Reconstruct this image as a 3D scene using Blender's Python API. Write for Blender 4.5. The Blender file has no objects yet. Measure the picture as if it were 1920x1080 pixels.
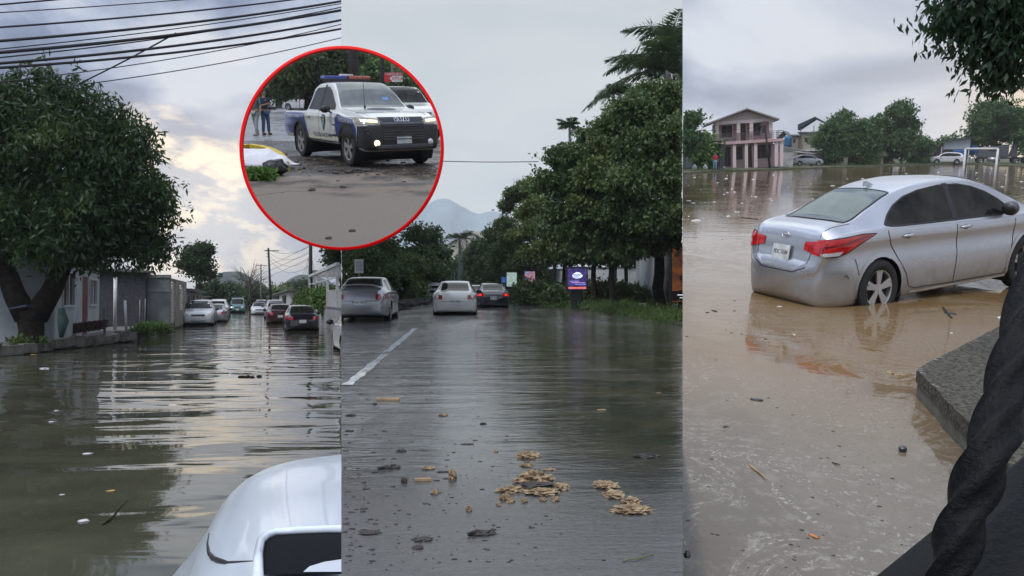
import bpy, bmesh, math, random
import numpy as np
from mathutils import Vector, Matrix, noise
from mathutils.bvhtree import BVHTree
PI = math.pi; F = 1400.0
def s2l(c):
    return tuple((v/255/12.92 if v/255 <= .04045 else ((v/255+.055)/1.055)**2.4) for v in c)
SC = bpy.context.scene; COL = SC.collection
# ---------------------------------------------------------------- camera, sky, sun, exposure
CAMZ = 1.02
cam_d = bpy.data.cameras.new('camera'); cam = bpy.data.objects.new('camera', cam_d); COL.objects.link(cam)
cam.location = (0, 0, CAMZ); cam.rotation_euler = (PI/2, 0, 0)
cam_d.sensor_width = 36; cam_d.lens = 36*F/1920; cam_d.clip_start = .05; cam_d.clip_end = 5000
SC.camera = cam
SC.view_settings.view_transform = 'Standard'; SC.view_settings.look = 'None'
SC.view_settings.exposure = 0.12; SC.view_settings.gamma = 1
SC.cycles.max_bounces = 6; SC.cycles.transparent_max_bounces = 6
SC.cycles.caustics_reflective = False; SC.cycles.caustics_refractive = False
SUN_EL, SUN_AZ = math.radians(52), math.radians(-140)      # azimuth from +Y toward +X
W = bpy.data.worlds.new('World'); SC.world = W; W.use_nodes = True
class NT:
    def __init__(s, nt): s.nt = nt
    def n(s, t, **k):
        x = s.nt.nodes.new(t)
        for a, b in k.items(): setattr(x, a, b)
        return x
    def put(s, sock, v):
        if v is None: return
        if isinstance(v, bpy.types.NodeSocket): s.nt.links.new(v, sock)
        else:
            if sock.type == 'RGBA' and len(v) == 3: v = (*v, 1)
            sock.default_value = v
    def m(s, op, a, b=None, c=None, clamp=False):
        x = s.n('ShaderNodeMath', operation=op, use_clamp=clamp)
        for i, v in enumerate((a, b, c)): s.put(x.inputs[i], v)
        return x.outputs[0]
    def mix(s, f, a, b, mode='MIX'):
        x = s.n('ShaderNodeMix', data_type='RGBA', blend_type=mode)
        s.put(x.inputs[0], f); s.put(x.inputs[6], a); s.put(x.inputs[7], b)
        return x.outputs[2]
    def noise(s, vec, scale, detail=4, rough=.5, dist=0.):
        x = s.n('ShaderNodeTexNoise'); s.put(x.inputs['Vector'], vec)
        x.inputs['Scale'].default_value = scale; x.inputs['Detail'].default_value = detail
        x.inputs['Roughness'].default_value = rough; x.inputs['Distortion'].default_value = dist
        return x.outputs['Fac']
    def ramp(s, f, pts):
        x = s.n('ShaderNodeValToRGB'); s.put(x.inputs[0], f); e = x.color_ramp.elements
        while len(e) < len(pts): e.new(.5)
        for i, (p, c) in enumerate(pts):
            e[i].position = p; e[i].color = (*c, 1) if len(c) == 3 else c
        return x.outputs[0]
    def step(s, f, a, b):
        x = s.n('ShaderNodeMapRange', interpolation_type='SMOOTHSTEP'); s.put(x.inputs[0], f)
        x.inputs[1].default_value = a; x.inputs[2].default_value = b
        return x.outputs[0]
    def vmul(s, v, k):
        x = s.n('ShaderNodeVectorMath', operation='MULTIPLY'); s.put(x.inputs[0], v); x.inputs[1].default_value = k
        return x.outputs[0]
    def rot(s, v, a):
        x = s.n('ShaderNodeVectorRotate', rotation_type='Z_AXIS'); s.put(x.inputs[0], v); x.inputs['Angle'].default_value = a
        return x.outputs[0]
def make_world():
    nt = W.node_tree; nt.nodes.clear(); t = NT(nt)
    out = t.n('ShaderNodeOutputWorld')
    d = t.n('ShaderNodeTexCoord').outputs['Generated']
    sp = t.n('ShaderNodeSeparateXYZ'); t.put(sp.inputs[0], d); x, y, z = sp.outputs
    ang = t.m('ARCTAN2', x, y)
    zz = t.m('MAXIMUM', t.m('ADD', z, .16), .06)
    cb = t.n('ShaderNodeCombineXYZ'); t.put(cb.inputs[0], t.m('DIVIDE', x, zz)); t.put(cb.inputs[1], t.m('DIVIDE', y, zz))
    pv = cb.outputs[0]
    n1 = t.noise(pv, 1.25, 8, .55, .5); n2 = t.noise(pv, .55, 5, .5, .3)
    dv = t.vmul(d, (1, 1, 1.9)); q1 = t.noise(dv, 4.2, 9, .56, .35); q2 = t.noise(dv, 1.8, 5, .5, .3); q3 = t.noise(dv, 7.5, 8, .6, .2); qq = t.m('ADD', t.m('MULTIPLY', q1, .62), t.m('MULTIPLY', q2, .38))
    nn = t.m('ADD', t.m('MULTIPLY', n1, .6), t.m('MULTIPLY', n2, .4))
    def lobe(px, py, k):
        v = Vector(((px-960)/F, 1, (540-py)/F)).normalized()
        q = t.n('ShaderNodeVectorMath', operation='DOT_PRODUCT'); t.put(q.inputs[0], d); q.inputs[1].default_value = v
        return t.m('POWER', t.m('MAXIMUM', q.outputs['Value'], 0.), k)
    # left street sky: blue-grey broken cloud with a pale yellow gap low over the houses
    cl = t.ramp(qq, [(.41, s2l((98, 112, 140))), (.465, s2l((132, 146, 175))), (.51, s2l((170, 181, 205))), (.57, s2l((215, 221, 231)))])
    cl = t.mix(t.m('MULTIPLY', lobe(375, 395, 150), t.m('ADD', .25, t.m('MULTIPLY', t.step(q3, .46, .56), .8)), None, True), cl, (2.1, 1.65, 1.0))
    cl = t.mix(t.m('MULTIPLY', lobe(420, 560, 60), .55), cl, s2l((200, 202, 208)))
    # centre sky: flat pale grey
    cc = t.ramp(nn, [(.35, s2l((190, 199, 206))), (.62, s2l((212, 217, 219)))])
    # right sky: grey with warm light low at the right
    n3 = t.noise(t.rot(pv, .5), 1.0, 7, .5, .6)
    cr = t.ramp(n3, [(.40, s2l((128, 138, 160))), (.49, s2l((172, 181, 200))), (.58, s2l((218, 223, 232)))])
    cr = t.mix(t.m('MULTIPLY', lobe(1700, 330, 40), .5), cr, s2l((226, 224, 224)))
    cr = t.mix(t.m('MULTIPLY', lobe(1985, 235, 330), 1.), cr, s2l((255, 226, 178)))
    c = t.mix(t.m('GREATER_THAN', ang, -math.atan(320/F)), cl, cc)
    c = t.mix(t.m('GREATER_THAN', ang, math.atan(320/F)), c, cr)
    c = t.mix(t.step(z, -.02, -.2), c, (.05, .05, .045))
    zb = t.n('ShaderNodeVectorMath', operation='SCALE'); t.put(zb.inputs[0], c); t.put(zb.inputs['Scale'], t.m('ADD', 1., t.m('ADD', t.m('MULTIPLY', t.step(z, .38, .85), 1.6), t.m('MULTIPLY', t.m('MULTIPLY', t.step(y, 0., -.4), t.step(z, -.02, .1)), .35)))); c = zb.outputs[0]
    b1 = t.n('ShaderNodeBackground'); t.put(b1.inputs[0], c); b1.inputs[1].default_value = 1.0
    sk = t.n('ShaderNodeTexSky', sky_type='NISHITA', sun_disc=False, sun_elevation=SUN_EL, sun_rotation=SUN_AZ)
    b2 = t.n('ShaderNodeBackground'); t.put(b2.inputs[0], sk.outputs[0]); b2.inputs[1].default_value = .08
    mx = t.n('ShaderNodeMixShader'); mx.inputs[0].default_value = .04
    nt.links.new(b1.outputs[0], mx.inputs[1]); nt.links.new(b2.outputs[0], mx.inputs[2]); nt.links.new(mx.outputs[0], out.inputs[0])
make_world()
sd = bpy.data.lights.new('sun', 'SUN'); sun = bpy.data.objects.new('sun', sd); COL.objects.link(sun)
sd.energy = 1.4; sd.angle = math.radians(14); sd.color = (1, .96, .9)
_d = Vector((math.sin(SUN_AZ)*math.cos(SUN_EL), math.cos(SUN_AZ)*math.cos(SUN_EL), math.sin(SUN_EL)))
sun.rotation_euler = _d.to_track_quat('Z', 'Y').to_euler(); sun.location = (0, 0, 60)
# ---------------------------------------------------------------- the four places seen side by side
# each place is a rigid frame: ground at local z = 0, its own eye height, horizon and heading
def frame(hy, h, vx):
    tilt = math.atan((540-hy)/F); yaw = -math.atan((vx-960)/F)
    return Matrix.Translation((0, 0, CAMZ)) @ Matrix.Rotation(tilt, 4, 'X') @ Matrix.Rotation(yaw, 4, 'Z') @ Matrix.Translation((0, 0, -h))
BAY = {'L': frame(562, 1.6, 480), 'C': frame(541, 1.02, 865), 'R': frame(285, 1.87, 1600), 'I': frame(178, 1.48, 960)}
INV = {k: m.inverted() for k, m in BAY.items()}
CUR = 'C'
def P(px, py, Y=None, z=None, bay=None):
    b = bay or CUR; m = INV[b]; o = m @ Vector((0, 0, CAMZ))
    d = m.to_3x3() @ Vector(((px-960)/F, 1, (540-py)/F))
    t = Y/d.y if Y is not None else (z-o.z)/d.z
    return o+d*t
def G(px, py): return P(px, py, z=0)
def top_z(px, py, Y): return P(px, py, Y=Y).z
# ---------------------------------------------------------------- materials
MATS = {}
def mat(name, col, rough=.6, metal=0., var=.25, scale=6., bump=0., bscale=None, coat=0., col2=None, emit=0., spec=.5, detail=5, alpha=1.):
    if name in MATS: return MATS[name]
    m = bpy.data.materials.new(name); m.use_nodes = True; t = NT(m.node_tree); b = m.node_tree.nodes['Principled BSDF']
    co = t.n('ShaderNodeTexCoord').outputs['Object']
    f = t.noise(co, scale, detail, .6)
    lo = tuple(v*(1-var) for v in col); hi = tuple(min(1, v*(1+var)) for v in (col2 or col))
    c = t.ramp(f, [(.32, lo), (.68, hi)]); t.put(b.inputs['Base Color'], c)
    b.inputs['Roughness'].default_value = rough; b.inputs['Metallic'].default_value = metal
    b.inputs['Specular IOR Level'].default_value = spec
    if coat: b.inputs['Coat Weight'].default_value = coat; b.inputs['Coat Roughness'].default_value = .05
    if emit: t.put(b.inputs['Emission Color'], c); b.inputs['Emission Strength'].default_value = emit
    if bump:
        bp = t.n('ShaderNodeBump'); bp.inputs['Strength'].default_value = 1; bp.inputs['Distance'].default_value = bump
        t.put(bp.inputs['Height'], t.noise(co, bscale or scale*3, 5, .6)); t.put(b.inputs['Normal'], bp.outputs[0])
    MATS[name] = m; return m
def leafmat(name, c1, c2, c3, rough=.5):
    if name in MATS: return MATS[name]
    m = bpy.data.materials.new(name); m.use_nodes = True; t = NT(m.node_tree); b = m.node_tree.nodes['Principled BSDF']
    g = t.n('ShaderNodeNewGeometry'); co = t.n('ShaderNodeTexCoord').outputs['Object']
    f = t.noise(co, .55, 3, .5)
    a = t.mix(g.outputs['Random Per Island'], c1, c2)
    c = t.mix(t.m('MULTIPLY', t.step(f, .5, .72), .75), a, c3)
    t.put(b.inputs['Base Color'], c); b.inputs['Roughness'].default_value = rough; b.inputs['Specular IOR Level'].default_value = .35
    tr = t.n('ShaderNodeBsdfTranslucent'); t.put(tr.inputs[0], t.mix(.5, c, (.12, .2, .03)))
    mx = t.n('ShaderNodeMixShader'); mx.inputs[0].default_value = .25
    m.node_tree.links.new(b.outputs[0], mx.inputs[1]); m.node_tree.links.new(tr.outputs[0], mx.inputs[2])
    m.node_tree.links.new(mx.outputs[0], m.node_tree.nodes['Material Output'].inputs[0])
    MATS[name] = m; return m
# ---------------------------------------------------------------- mesh helpers
class MB:
    def __init__(s): s.v = []; s.f = []
    def add(s, vs, fs):
        o = len(s.v); s.v += [tuple(v) for v in vs]; s.f += [tuple(i+o for i in f) for f in fs]; return s
    def box(s, c, sz, rot=None, taper=1.):
        a, b, h = sz[0]/2, sz[1]/2, sz[2]/2; vs = []
        for z, k in ((-h, 1), (h, taper)):
            for x, y in ((-a, -b), (a, -b), (a, b), (-a, b)): vs.append(Vector((x*k, y*k, z)))
        if rot is not None:
            R = rot if isinstance(rot, Matrix) else Matrix.Rotation(rot, 3, 'Z'); vs = [R @ v for v in vs]
        c = Vector(c)
        return s.add([v+c for v in vs], [(3, 2, 1, 0), (4, 5, 6, 7), (0, 1, 5, 4), (1, 2, 6, 5), (2, 3, 7, 6), (3, 0, 4, 7)])
    def bb(s, x0, x1, y0, y1, z0, z1): return s.box(((x0+x1)/2, (y0+y1)/2, (z0+z1)/2), (abs(x1-x0), abs(y1-y0), abs(z1-z0)))
    def beam(s, a, b, w, h, up=(0, 0, 1)):
        a, b = Vector(a), Vector(b); d = (b-a); L = d.length; d.normalize(); u = Vector(up)
        r = d.cross(u)
        if r.length < 1e-4: r = d.cross(Vector((1, 0, 0)))
        r.normalize(); u = r.cross(d); R = Matrix((r, d, u)).transposed()
        return s.box((a+b)/2, (w, L, h), R)
    def tube(s, pts, r, seg=8, caps=True, tw=None, shape=None):
        pts = [Vector(p) for p in pts]; n = len(pts)
        rs = r if hasattr(r, '__len__') else [r]*n
        vs = []; t0 = (pts[1]-pts[0]).normalized()
        u = t0.cross(Vector((0, 0, 1)))
        if u.length < .1: u = t0.cross(Vector((1, 0, 0)))
        u.normalize()
        for i in range(n):
            t = (pts[min(i+1, n-1)]-pts[max(i-1, 0)]).normalized()
            u = (u-t*u.dot(t)).normalized(); w = t.cross(u)
            for k in range(seg):
                a = 2*PI*k/seg; q = shape[k] if shape else 1; a += tw[i] if tw else 0
                vs.append(pts[i]+(u*math.cos(a)+w*math.sin(a))*rs[i]*q)
        fs = [(i*seg+k, i*seg+(k+1) % seg, (i+1)*seg+(k+1) % seg, (i+1)*seg+k) for i in range(n-1) for k in range(seg)]
        if caps: fs += [tuple(range(seg))[::-1], tuple(range((n-1)*seg, n*seg))]
        return s.add(vs, fs)
    def cyl(s, c, r, h, seg=16, axis='z', r2=None):
        c = Vector(c); a = {'x': Vector((1, 0, 0)), 'y': Vector((0, 1, 0)), 'z': Vector((0, 0, 1))}[axis]
        return s.tube([c-a*h/2, c+a*h/2], [r, r if r2 is None else r2], seg)
    def lathe(s, prof, c=(0, 0, 0), seg=24, axis='z'):   # prof: (r, h)
        n = len(prof); vs = []
        for r, h in prof:
            for k in range(seg):
                a = 2*PI*k/seg; x, y = r*math.cos(a), r*math.sin(a)
                v = (x, y, h) if axis == 'z' else ((x, h, y) if axis == 'y' else (h, x, y))
                vs.append(Vector(v)+Vector(c))
        fs = [(i*seg+k, i*seg+(k+1) % seg, (i+1)*seg+(k+1) % seg, (i+1)*seg+k) for i in range(n-1) for k in range(seg)]
        return s.add(vs, fs)
    def prism(s, poly, a0, a1, axis='z'):
        n = len(poly)
        def v(p, h): return {'z': (p[0], p[1], h), 'y': (p[0], h, p[1]), 'x': (h, p[0], p[1])}[axis]
        vs = [v(p, a0) for p in poly]+[v(p, a1) for p in poly]
        return s.add(vs, [tuple(range(n))[::-1], tuple(range(n, 2*n))]+[(i, (i+1) % n, n+(i+1) % n, n+i) for i in range(n)])
    def lump(s, c, r, seed=0, sub=2, amp=.3, fr=1.6):
        bm = bmesh.new(); bmesh.ops.create_icosphere(bm, subdivisions=sub, radius=1)
        r = Vector(r) if hasattr(r, '__len__') else Vector((r, r, r)); c = Vector(c)
        vs = []
        for v in bm.verts:
            k = 1+amp*noise.noise(v.co*fr+Vector((seed*7.3, seed*3.1, seed)))*2
            vs.append(c+Vector((v.co.x*r.x, v.co.y*r.y, v.co.z*r.z))*k)
        fs = [[v.index for v in f.verts] for f in bm.faces]; bm.free()
        return s.add(vs, fs)
def mesh_from(name, v, f, smooth=False):
    me = bpy.data.meshes.new(name); me.from_pydata([tuple(a) for a in v], [], [tuple(a) for a in f]); me.update()
    if smooth: me.polygons.foreach_set('use_smooth', [True]*len(me.polygons))
    return me
def tag(o, label=None, cat=None, group=None, kind=None):
    if label: o['label'] = label
    if cat: o['category'] = cat
    if group: o['group'] = group
    if kind: o['kind'] = kind
    o['bay'] = CUR
    return o
def link(name, data, m=None, parent=None):
    o = bpy.data.objects.new(name, data); COL.objects.link(o)
    if m is not None: data.materials.append(m)
    if parent is not None: o.parent = parent
    return o
def fixn(me):
    bm = bmesh.new(); bm.from_mesh(me); bmesh.ops.recalc_face_normals(bm, faces=bm.faces); bm.to_mesh(me); bm.free()
def ob(name, mb, m, parent=None, smooth=False, bevel=0., sub=None, origin=None, auto=None):
    """one mesh object; vertices are given in the thing's own space (bay space when origin is given)"""
    v = mb.v
    if origin is not None: v = [tuple(Vector(a)-Vector(origin)) for a in v]
    me = mesh_from(name, v, mb.f, smooth)
    if bevel:
        bm = bmesh.new(); bm.from_mesh(me); bmesh.ops.bevel(bm, geom=bm.edges[:], offset=bevel, segments=2, affect='EDGES', profile=.7); bm.to_mesh(me); bm.free()
    fixn(me)
    o = link(name, me, m, parent)
    if parent is None and origin is not None: o.location = origin
    return o
def thing(name, label, cat, loc=(0, 0, 0), rz=0., group=None, rot=None):
    o = link(name, None); o.location = loc; o.rotation_euler = rot or (0, 0, rz); o.empty_display_size = .2
    return tag(o, label, cat, group)
def struct(name, mb, m, smooth=False):
    o = ob(name, mb, m, None, smooth); return tag(o, kind='structure')
def copy_tree(o, parent=None):
    c = o.copy(); COL.objects.link(c); c.parent = parent
    for ch in [k for k in bpy.data.objects if k.parent == o]: copy_tree(ch, c)
    return c
# ---------------------------------------------------------------- foliage
def leaves(name, lobes, n, size, m, parent=None, seed=1, per=7, droop=.4, width=.3, shell=.4, spread=None, origin=(0, 0, 0)):
    rg = np.random.default_rng(seed); L = np.array(lobes, float)
    w = (L[:, 3]*L[:, 4]*L[:, 5])**(.62); w /= w.sum(); k = rg.choice(len(L), n, p=w)
    d = rg.normal(size=(n, 3)); d /= np.linalg.norm(d, axis=1)[:, None]
    rad = rg.random(n)**shell
    # uneven outline: squeeze some directions
    rad *= 1-.28*np.abs(np.sin(d[:, 0]*5+k)*np.cos(d[:, 2]*6+k*2))
    c = L[k, :3]+d*rad[:, None]*L[k, 3:6]
    if n > 300:      # leaves gather on twigs, leaving gaps between
        nt = n//11; tw = c[:nt]; ti = rg.integers(0, nt, n); sel = rg.random(n) < .85; c = np.where(sel[:, None], tw[ti]+rg.normal(size=(n, 3))*size*np.array([1.5, 1.5, .9]), c)
    sp = spread or size*.9
    c = np.repeat(c, per, 0); dd = np.repeat(d, per, 0); N = n*per
    a = rg.normal(size=(N, 3))+dd*.7; a[:, 2] -= droop*1.5; a /= np.linalg.norm(a, axis=1)[:, None]
    c += rg.normal(size=(N, 3))*sp*.5
    ln = size*(.6+.8*rg.random(N)); q = rg.normal(size=(N, 3)); ww = np.cross(a, q); ww /= np.linalg.norm(ww, axis=1)[:, None]+1e-9
    A = a*ln[:, None]; B = ww*(ln*width)[:, None]
    V = np.stack([c, c+A*.45+B, c+A, c+A*.45-B], 1).reshape(-1, 3)-np.array(origin)
    me = bpy.data.meshes.new(name); me.vertices.add(4*N); me.vertices.foreach_set('co', V.ravel())
    me.loops.add(4*N); me.loops.foreach_set('vertex_index', np.arange(4*N, dtype=np.int32))
    me.polygons.add(N); me.polygons.foreach_set('loop_start', np.arange(0, 4*N, 4, dtype=np.int32)); me.polygons.foreach_set('loop_total', np.full(N, 4, dtype=np.int32))
    me.update(); me['leafy'] = 1
    return link(name, me, m, parent)
def wob(a, b, n, amp, seed):
    rg = random.Random(seed); a, b = Vector(a), Vector(b); pts = []
    for i in range(n+1):
        t = i/n; p = a.lerp(b, t); k = math.sin(PI*t)*amp
        pts.append(p+Vector((rg.uniform(-k, k), rg.uniform(-k, k), rg.uniform(-k, k)*.5)))
    return pts
def tree(label, base, lobes, r, nleaf, leaf, lm, bark, fork=.35, seed=1, cat='tree', group=None, name='tree', droop=.4, per=7, width=.3, lean=(0, 0), shell=.4, trunks=None):
    """base in bay space; lobes relative to the base"""
    t = thing(name, label, cat, base, group=group)
    H = max(l[2] for l in lobes); fz = H*fork; rg = random.Random(seed)
    mb = MB(); fk = Vector((lean[0], lean[1], fz))
    for (bx, by) in (trunks or [(0, 0)]):
        p = wob((bx, by, -.2), fk+Vector((bx*2.5, by, 0)), 5, r*.35, seed); mb.tube(p, [r*1.35, r*1.05, r*.95, r*.9, r*.82, r*.7], 10)
    ls = sorted(lobes, key=lambda l: -l[3]*l[5])[:12]
    for i, l in enumerate(ls):
        bt = rg.choice(trunks) if trunks else (0, 0)
        st = fk+Vector((bt[0]*2.5, bt[1], -rg.random()*fz*.25)); e = Vector(l[:3])+Vector((0, 0, l[5]*.2)); m2 = wob(st, e, 5, (e-st).length*.12, seed+i)
        mb.tube(m2, [r*.55, r*.42, r*.32, r*.24, r*.16, r*.07], 7)
    ob('trunk', mb, bark, t, smooth=True)
    leaves('crown', lobes, nleaf, leaf, lm, t, seed, per, droop, width, shell)
    return t
def blob_lobes(w, h, z0, n, seed, depth=None, top=1.):
    """lobes filling a rounded crown of width w from z0 to z0+h"""
    rg = random.Random(seed); out = []; dp = depth or w
    for i in range(n):
        u = rg.random(); z = z0+h*(.12+.76*u); k = math.sin(PI*min(.95, .18+.72*u))**.7
        a = rg.random()*2*PI; q = rg.random()**.5*.62
        rr = w*rg.uniform(.16, .25)
        out.append((math.cos(a)*w*.5*k*q*1.25, math.sin(a)*dp*.5*k*q*1.2, z, rr, rr*dp/w, min(rr*.8, h*.3)))
    return out
def frond(mb, base, az, up, L, n=26, wl=.5, sag=1., seed=0):
    rg = random.Random(seed); base = Vector(base); d = Vector((math.cos(az), math.sin(az), 0)); pts = []
    for i in range(n+1):
        t = i/n; pts.append(base+d*L*t*math.cos(up*(1-t*.3))+Vector((0, 0, L*(math.sin(up)*t-sag*.55*t*t))))
    mb.tube(pts[::2], [.035*(1-i/(n/2+1))+.008 for i in range(len(pts[::2]))], 4)
    for i in range(2, n+1):
        t = i/n; tan = (pts[i]-pts[i-1]).normalized(); side = tan.cross(Vector((0, 0, 1))).normalized(); upv = side.cross(tan)
        l = wl*math.sin(PI*min(1, .15+t*.85))**.6*(.8+.4*rg.random())
        for s in (-1, 1):
            for q in range(3):
                dr = (side*s+tan*rg.uniform(.4, .8)+upv*rg.uniform(-.2, .45)-Vector((0, 0, rg.uniform(.1, .7)))).normalized()
                b = pts[i]-tan*(L/n*.33*q); w = tan*.024+upv*.01
                mb.add([b-w, b+dr*l*.5-w*1.3, b+dr*l, b+dr*l*.5+w*1.3], [(0, 1, 2, 3)])
# ---------------------------------------------------------------- people
def skin(name, js, es, m, parent, sub=2):
    """continuous surface grown over joints js {name:(pos,radius)} and edges es"""
    me = bpy.data.meshes.new(name); k = list(js); ix = {a: i for i, a in enumerate(k)}
    me.from_pydata([js[a][0] for a in k], [(ix[a], ix[b]) for a, b in es], []); o = bpy.data.objects.new(name, me); COL.objects.link(o)
    o.modifiers.new('s', 'SKIN'); sv = me.skin_vertices[0].data
    for a in k:
        r = js[a][1]; sv[ix[a]].radius = r if hasattr(r, '__len__') else (r, r); sv[ix[a]].use_root = False
    sv[0].use_root = True
    o.modifiers.new('d', 'SUBSURF').levels = sub
    dg = bpy.context.evaluated_depsgraph_get(); dg.update()
    nm = bpy.data.meshes.new_from_object(o.evaluated_get(dg)); bpy.data.objects.remove(o)
    nm.polygons.foreach_set('use_smooth', [True]*len(nm.polygons))
    for _ in range(len(nm.materials)): nm.materials.pop()
    return link(name, nm, m, parent)
def person(label, loc, rz, H=1.7, shirt=(.1, .1, .1), trousers=(.1, .1, .2), pose='stand', hair=(.01, .01, .01), skinc=(.32, .18, .11), shoes=(.03, .02, .02), stride=.05, key='p', arm='down', headturn=0.):
    t = thing('person', label, 'person', loc, rz); k = H/1.75
    ms = mat('skin_'+key, skinc, .5, var=.08); msh = mat('shirt_'+key, shirt, .8, var=.2, scale=9, bump=.004); mt = mat('trousers_'+key, trousers, .8, var=.25, scale=7, bump=.004); mh = mat('hair_'+key, hair, .5, var=.2)
    mo = mat('shoes_'+key, shoes, .5)
    J = {'pel': ((0, 0, .96), (.155, .11)), 'waist': ((0, .0, 1.08), (.135, .095)), 'chest': ((0, .01, 1.30), (.165, .11)), 'neckb': ((0, 0, 1.45), (.075, .07)), 'neck': ((0, -.01, 1.52), (.05, .05)),
         'jaw': ((0, -.03, 1.585), (.058, .07)), 'head': ((0, -.02, 1.66), (.072, .09)), 'crown': ((0, 0, 1.72), (.06, .075))}
    E = [('pel', 'waist'), ('waist', 'chest'), ('chest', 'neckb'), ('neckb', 'neck'), ('neck', 'jaw'), ('jaw', 'head'), ('head', 'crown')]
    for s, n in ((-1, 'r'), (1, 'l')):
        st = stride*s
        J.update({'hip'+n: ((.09*s, 0, .88), (.09, .095)), 'kn'+n: ((.10*s, -.02-st*.8, .49), .058), 'ank'+n: ((.11*s, .02-st*1.6, .09), .04), 'toe'+n: ((.125*s, -.14-st*1.6, .035), (.04, .03))})
        E += [('pel', 'hip'+n), ('hip'+n, 'kn'+n), ('kn'+n, 'ank'+n), ('ank'+n, 'toe'+n)]
        if arm == 'phone': el, wr, hd = (.23*s, -.02, 1.13), (.10*s, -.24, 1.2), (.045*s, -.30, 1.23)
        else: el, wr, hd = (.25*s, .04, 1.13), (.27*s, -.03, .90), (.27*s, -.06, .82)
        J.update({'sh'+n: ((.19*s, 0, 1.40), .062), 'el'+n: (el, .043), 'wr'+n: (wr, .028), 'hd'+n: (hd, (.026, .038))})
        E += [('chest', 'sh'+n), ('sh'+n, 'el'+n), ('el'+n, 'wr'+n), ('wr'+n, 'hd'+n)]
    def sc(js, g=0.): return {a: (tuple(c*k for c in p), tuple((x*k+g) for x in (r if hasattr(r, '__len__') else (r, r)))) for a, (p, r) in js.items()}
    body = skin('body', sc(J), E, ms, t)
    # fingers and face features grown onto the body mesh
    bm = bmesh.new(); bm.from_mesh(body.data); mb = MB()
    for s, n in ((-1, 'r'), (1, 'l')):
        w = Vector(J['wr'+n][0]); h = Vector(J['hd'+n][0]); d = (h-w).normalized(); sd = Vector((0, 1, 0)) if arm != 'phone' else Vector((0, 0, 1)); inn = Vector((-s, 0, 0))
        for i, L in enumerate((.07, .08, .075, .06)):
            b = h+sd*(i-1.5)*.019; mb.tube([b*k, (b+d*L*.55+inn*.004)*k, (b+d*L+inn*.022)*k], [.0095*k, .0085*k, .006*k], 6)
        b = h-d*.03-sd*.03; mb.tube([b*k, (b+d*.03-sd*.02+inn*.01)*k, (b+d*.055-sd*.022+inn*.02)*k], [.011*k, .01*k, .007*k], 6)
    mb.tube([Vector((0, -.108, 1.675))*k, Vector((0, -.135, 1.64))*k, Vector((0, -.11, 1.632))*k], [.008*k, .014*k, .008*k], 6)
    for s in (-1, 1): mb.lump(Vector((.078*s, 0, 1.655))*k, (.012*k, .02*k, .032*k), sub=1, amp=0)
    tm = mesh_from('t', mb.v, mb.f, True); bm.from_mesh(tm); bm.to_mesh(body.data); bm.free()
    fc = MB()
    for s in (-1, 1): fc.lump(Vector((.03*s, -.104, 1.672))*k, (.012*k, .006*k, .006*k), sub=1, amp=0)
    fc.lump(Vector((0, -.103, 1.605))*k, (.025*k, .006*k, .005*k), sub=1, amp=0)
    ob('eyes_and_mouth', fc, mat('dark_face', (.03, .012, .01), .5), t)
    up = {a: J[a] for a in ('pel', 'waist', 'chest', 'neckb', 'shr', 'shl', 'elr', 'ell')}
    up['neckb'] = ((0, 0, 1.46), (.07, .065))
    for n in 'rl':
        e = Vector(J['el'+n][0]); s_ = Vector(J['sh'+n][0]); up['el'+n] = (tuple(s_.lerp(e, .92)), .047)
    skin('shirt', sc(up, .016), [('pel', 'waist'), ('waist', 'chest'), ('chest', 'neckb'), ('chest', 'shr'), ('chest', 'shl'), ('shr', 'elr'), ('shl', 'ell')], msh, t)
    lo = {a: J[a] for a in ('pel', 'hipr', 'hipl', 'knr', 'knl', 'ankr', 'ankl')}
    for n in 'rl': lo['ank'+n] = (J['ank'+n][0], .047)
    skin('trousers', sc(lo, .014), [('pel', 'hipr'), ('pel', 'hipl'), ('hipr', 'knr'), ('knr', 'ankr'), ('hipl', 'knl'), ('knl', 'ankl')], mt, t)
    sh = MB()
    for s, n in ((-1, 'r'), (1, 'l')):
        a = Vector(J['ank'+n][0]); c = Vector((a.x, a.y-.06, .045))*k; sh.lump(c, (.05*k, .15*k, .055*k), sub=2, amp=0)
    ob('shoes', sh, mo, t, smooth=True)
    hr = MB(); hr.lump(Vector((0, .015, 1.70))*k, (.09*k, .105*k, .085*k), seed=3, sub=2, amp=.05); ob('hair', hr, mh, t, smooth=True)
    return t
# ---------------------------------------------------------------- vehicles
def mono(xs, ys):
    xs = np.array(xs, float); ys = np.array(ys, float); h = np.diff(xs); dl = np.diff(ys)/h; n = len(xs); d = np.zeros(n)
    for i in range(1, n-1):
        if dl[i-1]*dl[i] > 0: w1 = 2*h[i]+h[i-1]; w2 = h[i]+2*h[i-1]; d[i] = (w1+w2)/(w1/dl[i-1]+w2/dl[i])
    d[0] = dl[0]; d[-1] = dl[-1]
    def f(x):
        x = np.clip(np.asarray(x, float), xs[0], xs[-1]); i = np.clip(np.searchsorted(xs, x)-1, 0, n-2); t = (x-xs[i])/h[i]
        return (1+2*t)*(1-t)**2*ys[i]+t*(1-t)**2*h[i]*d[i]+t*t*(3-2*t)*ys[i+1]+t*t*(t-1)*h[i]*d[i+1]
    return f
def chaikin(p, n=3):
    for _ in range(n):
        q = [p[0]]
        for a, b in zip(p[:-1], p[1:]): q += [a*.75+b*.25, a*.25+b*.75]
        q.append(p[-1]); p = np.array(q)
    return p
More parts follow.
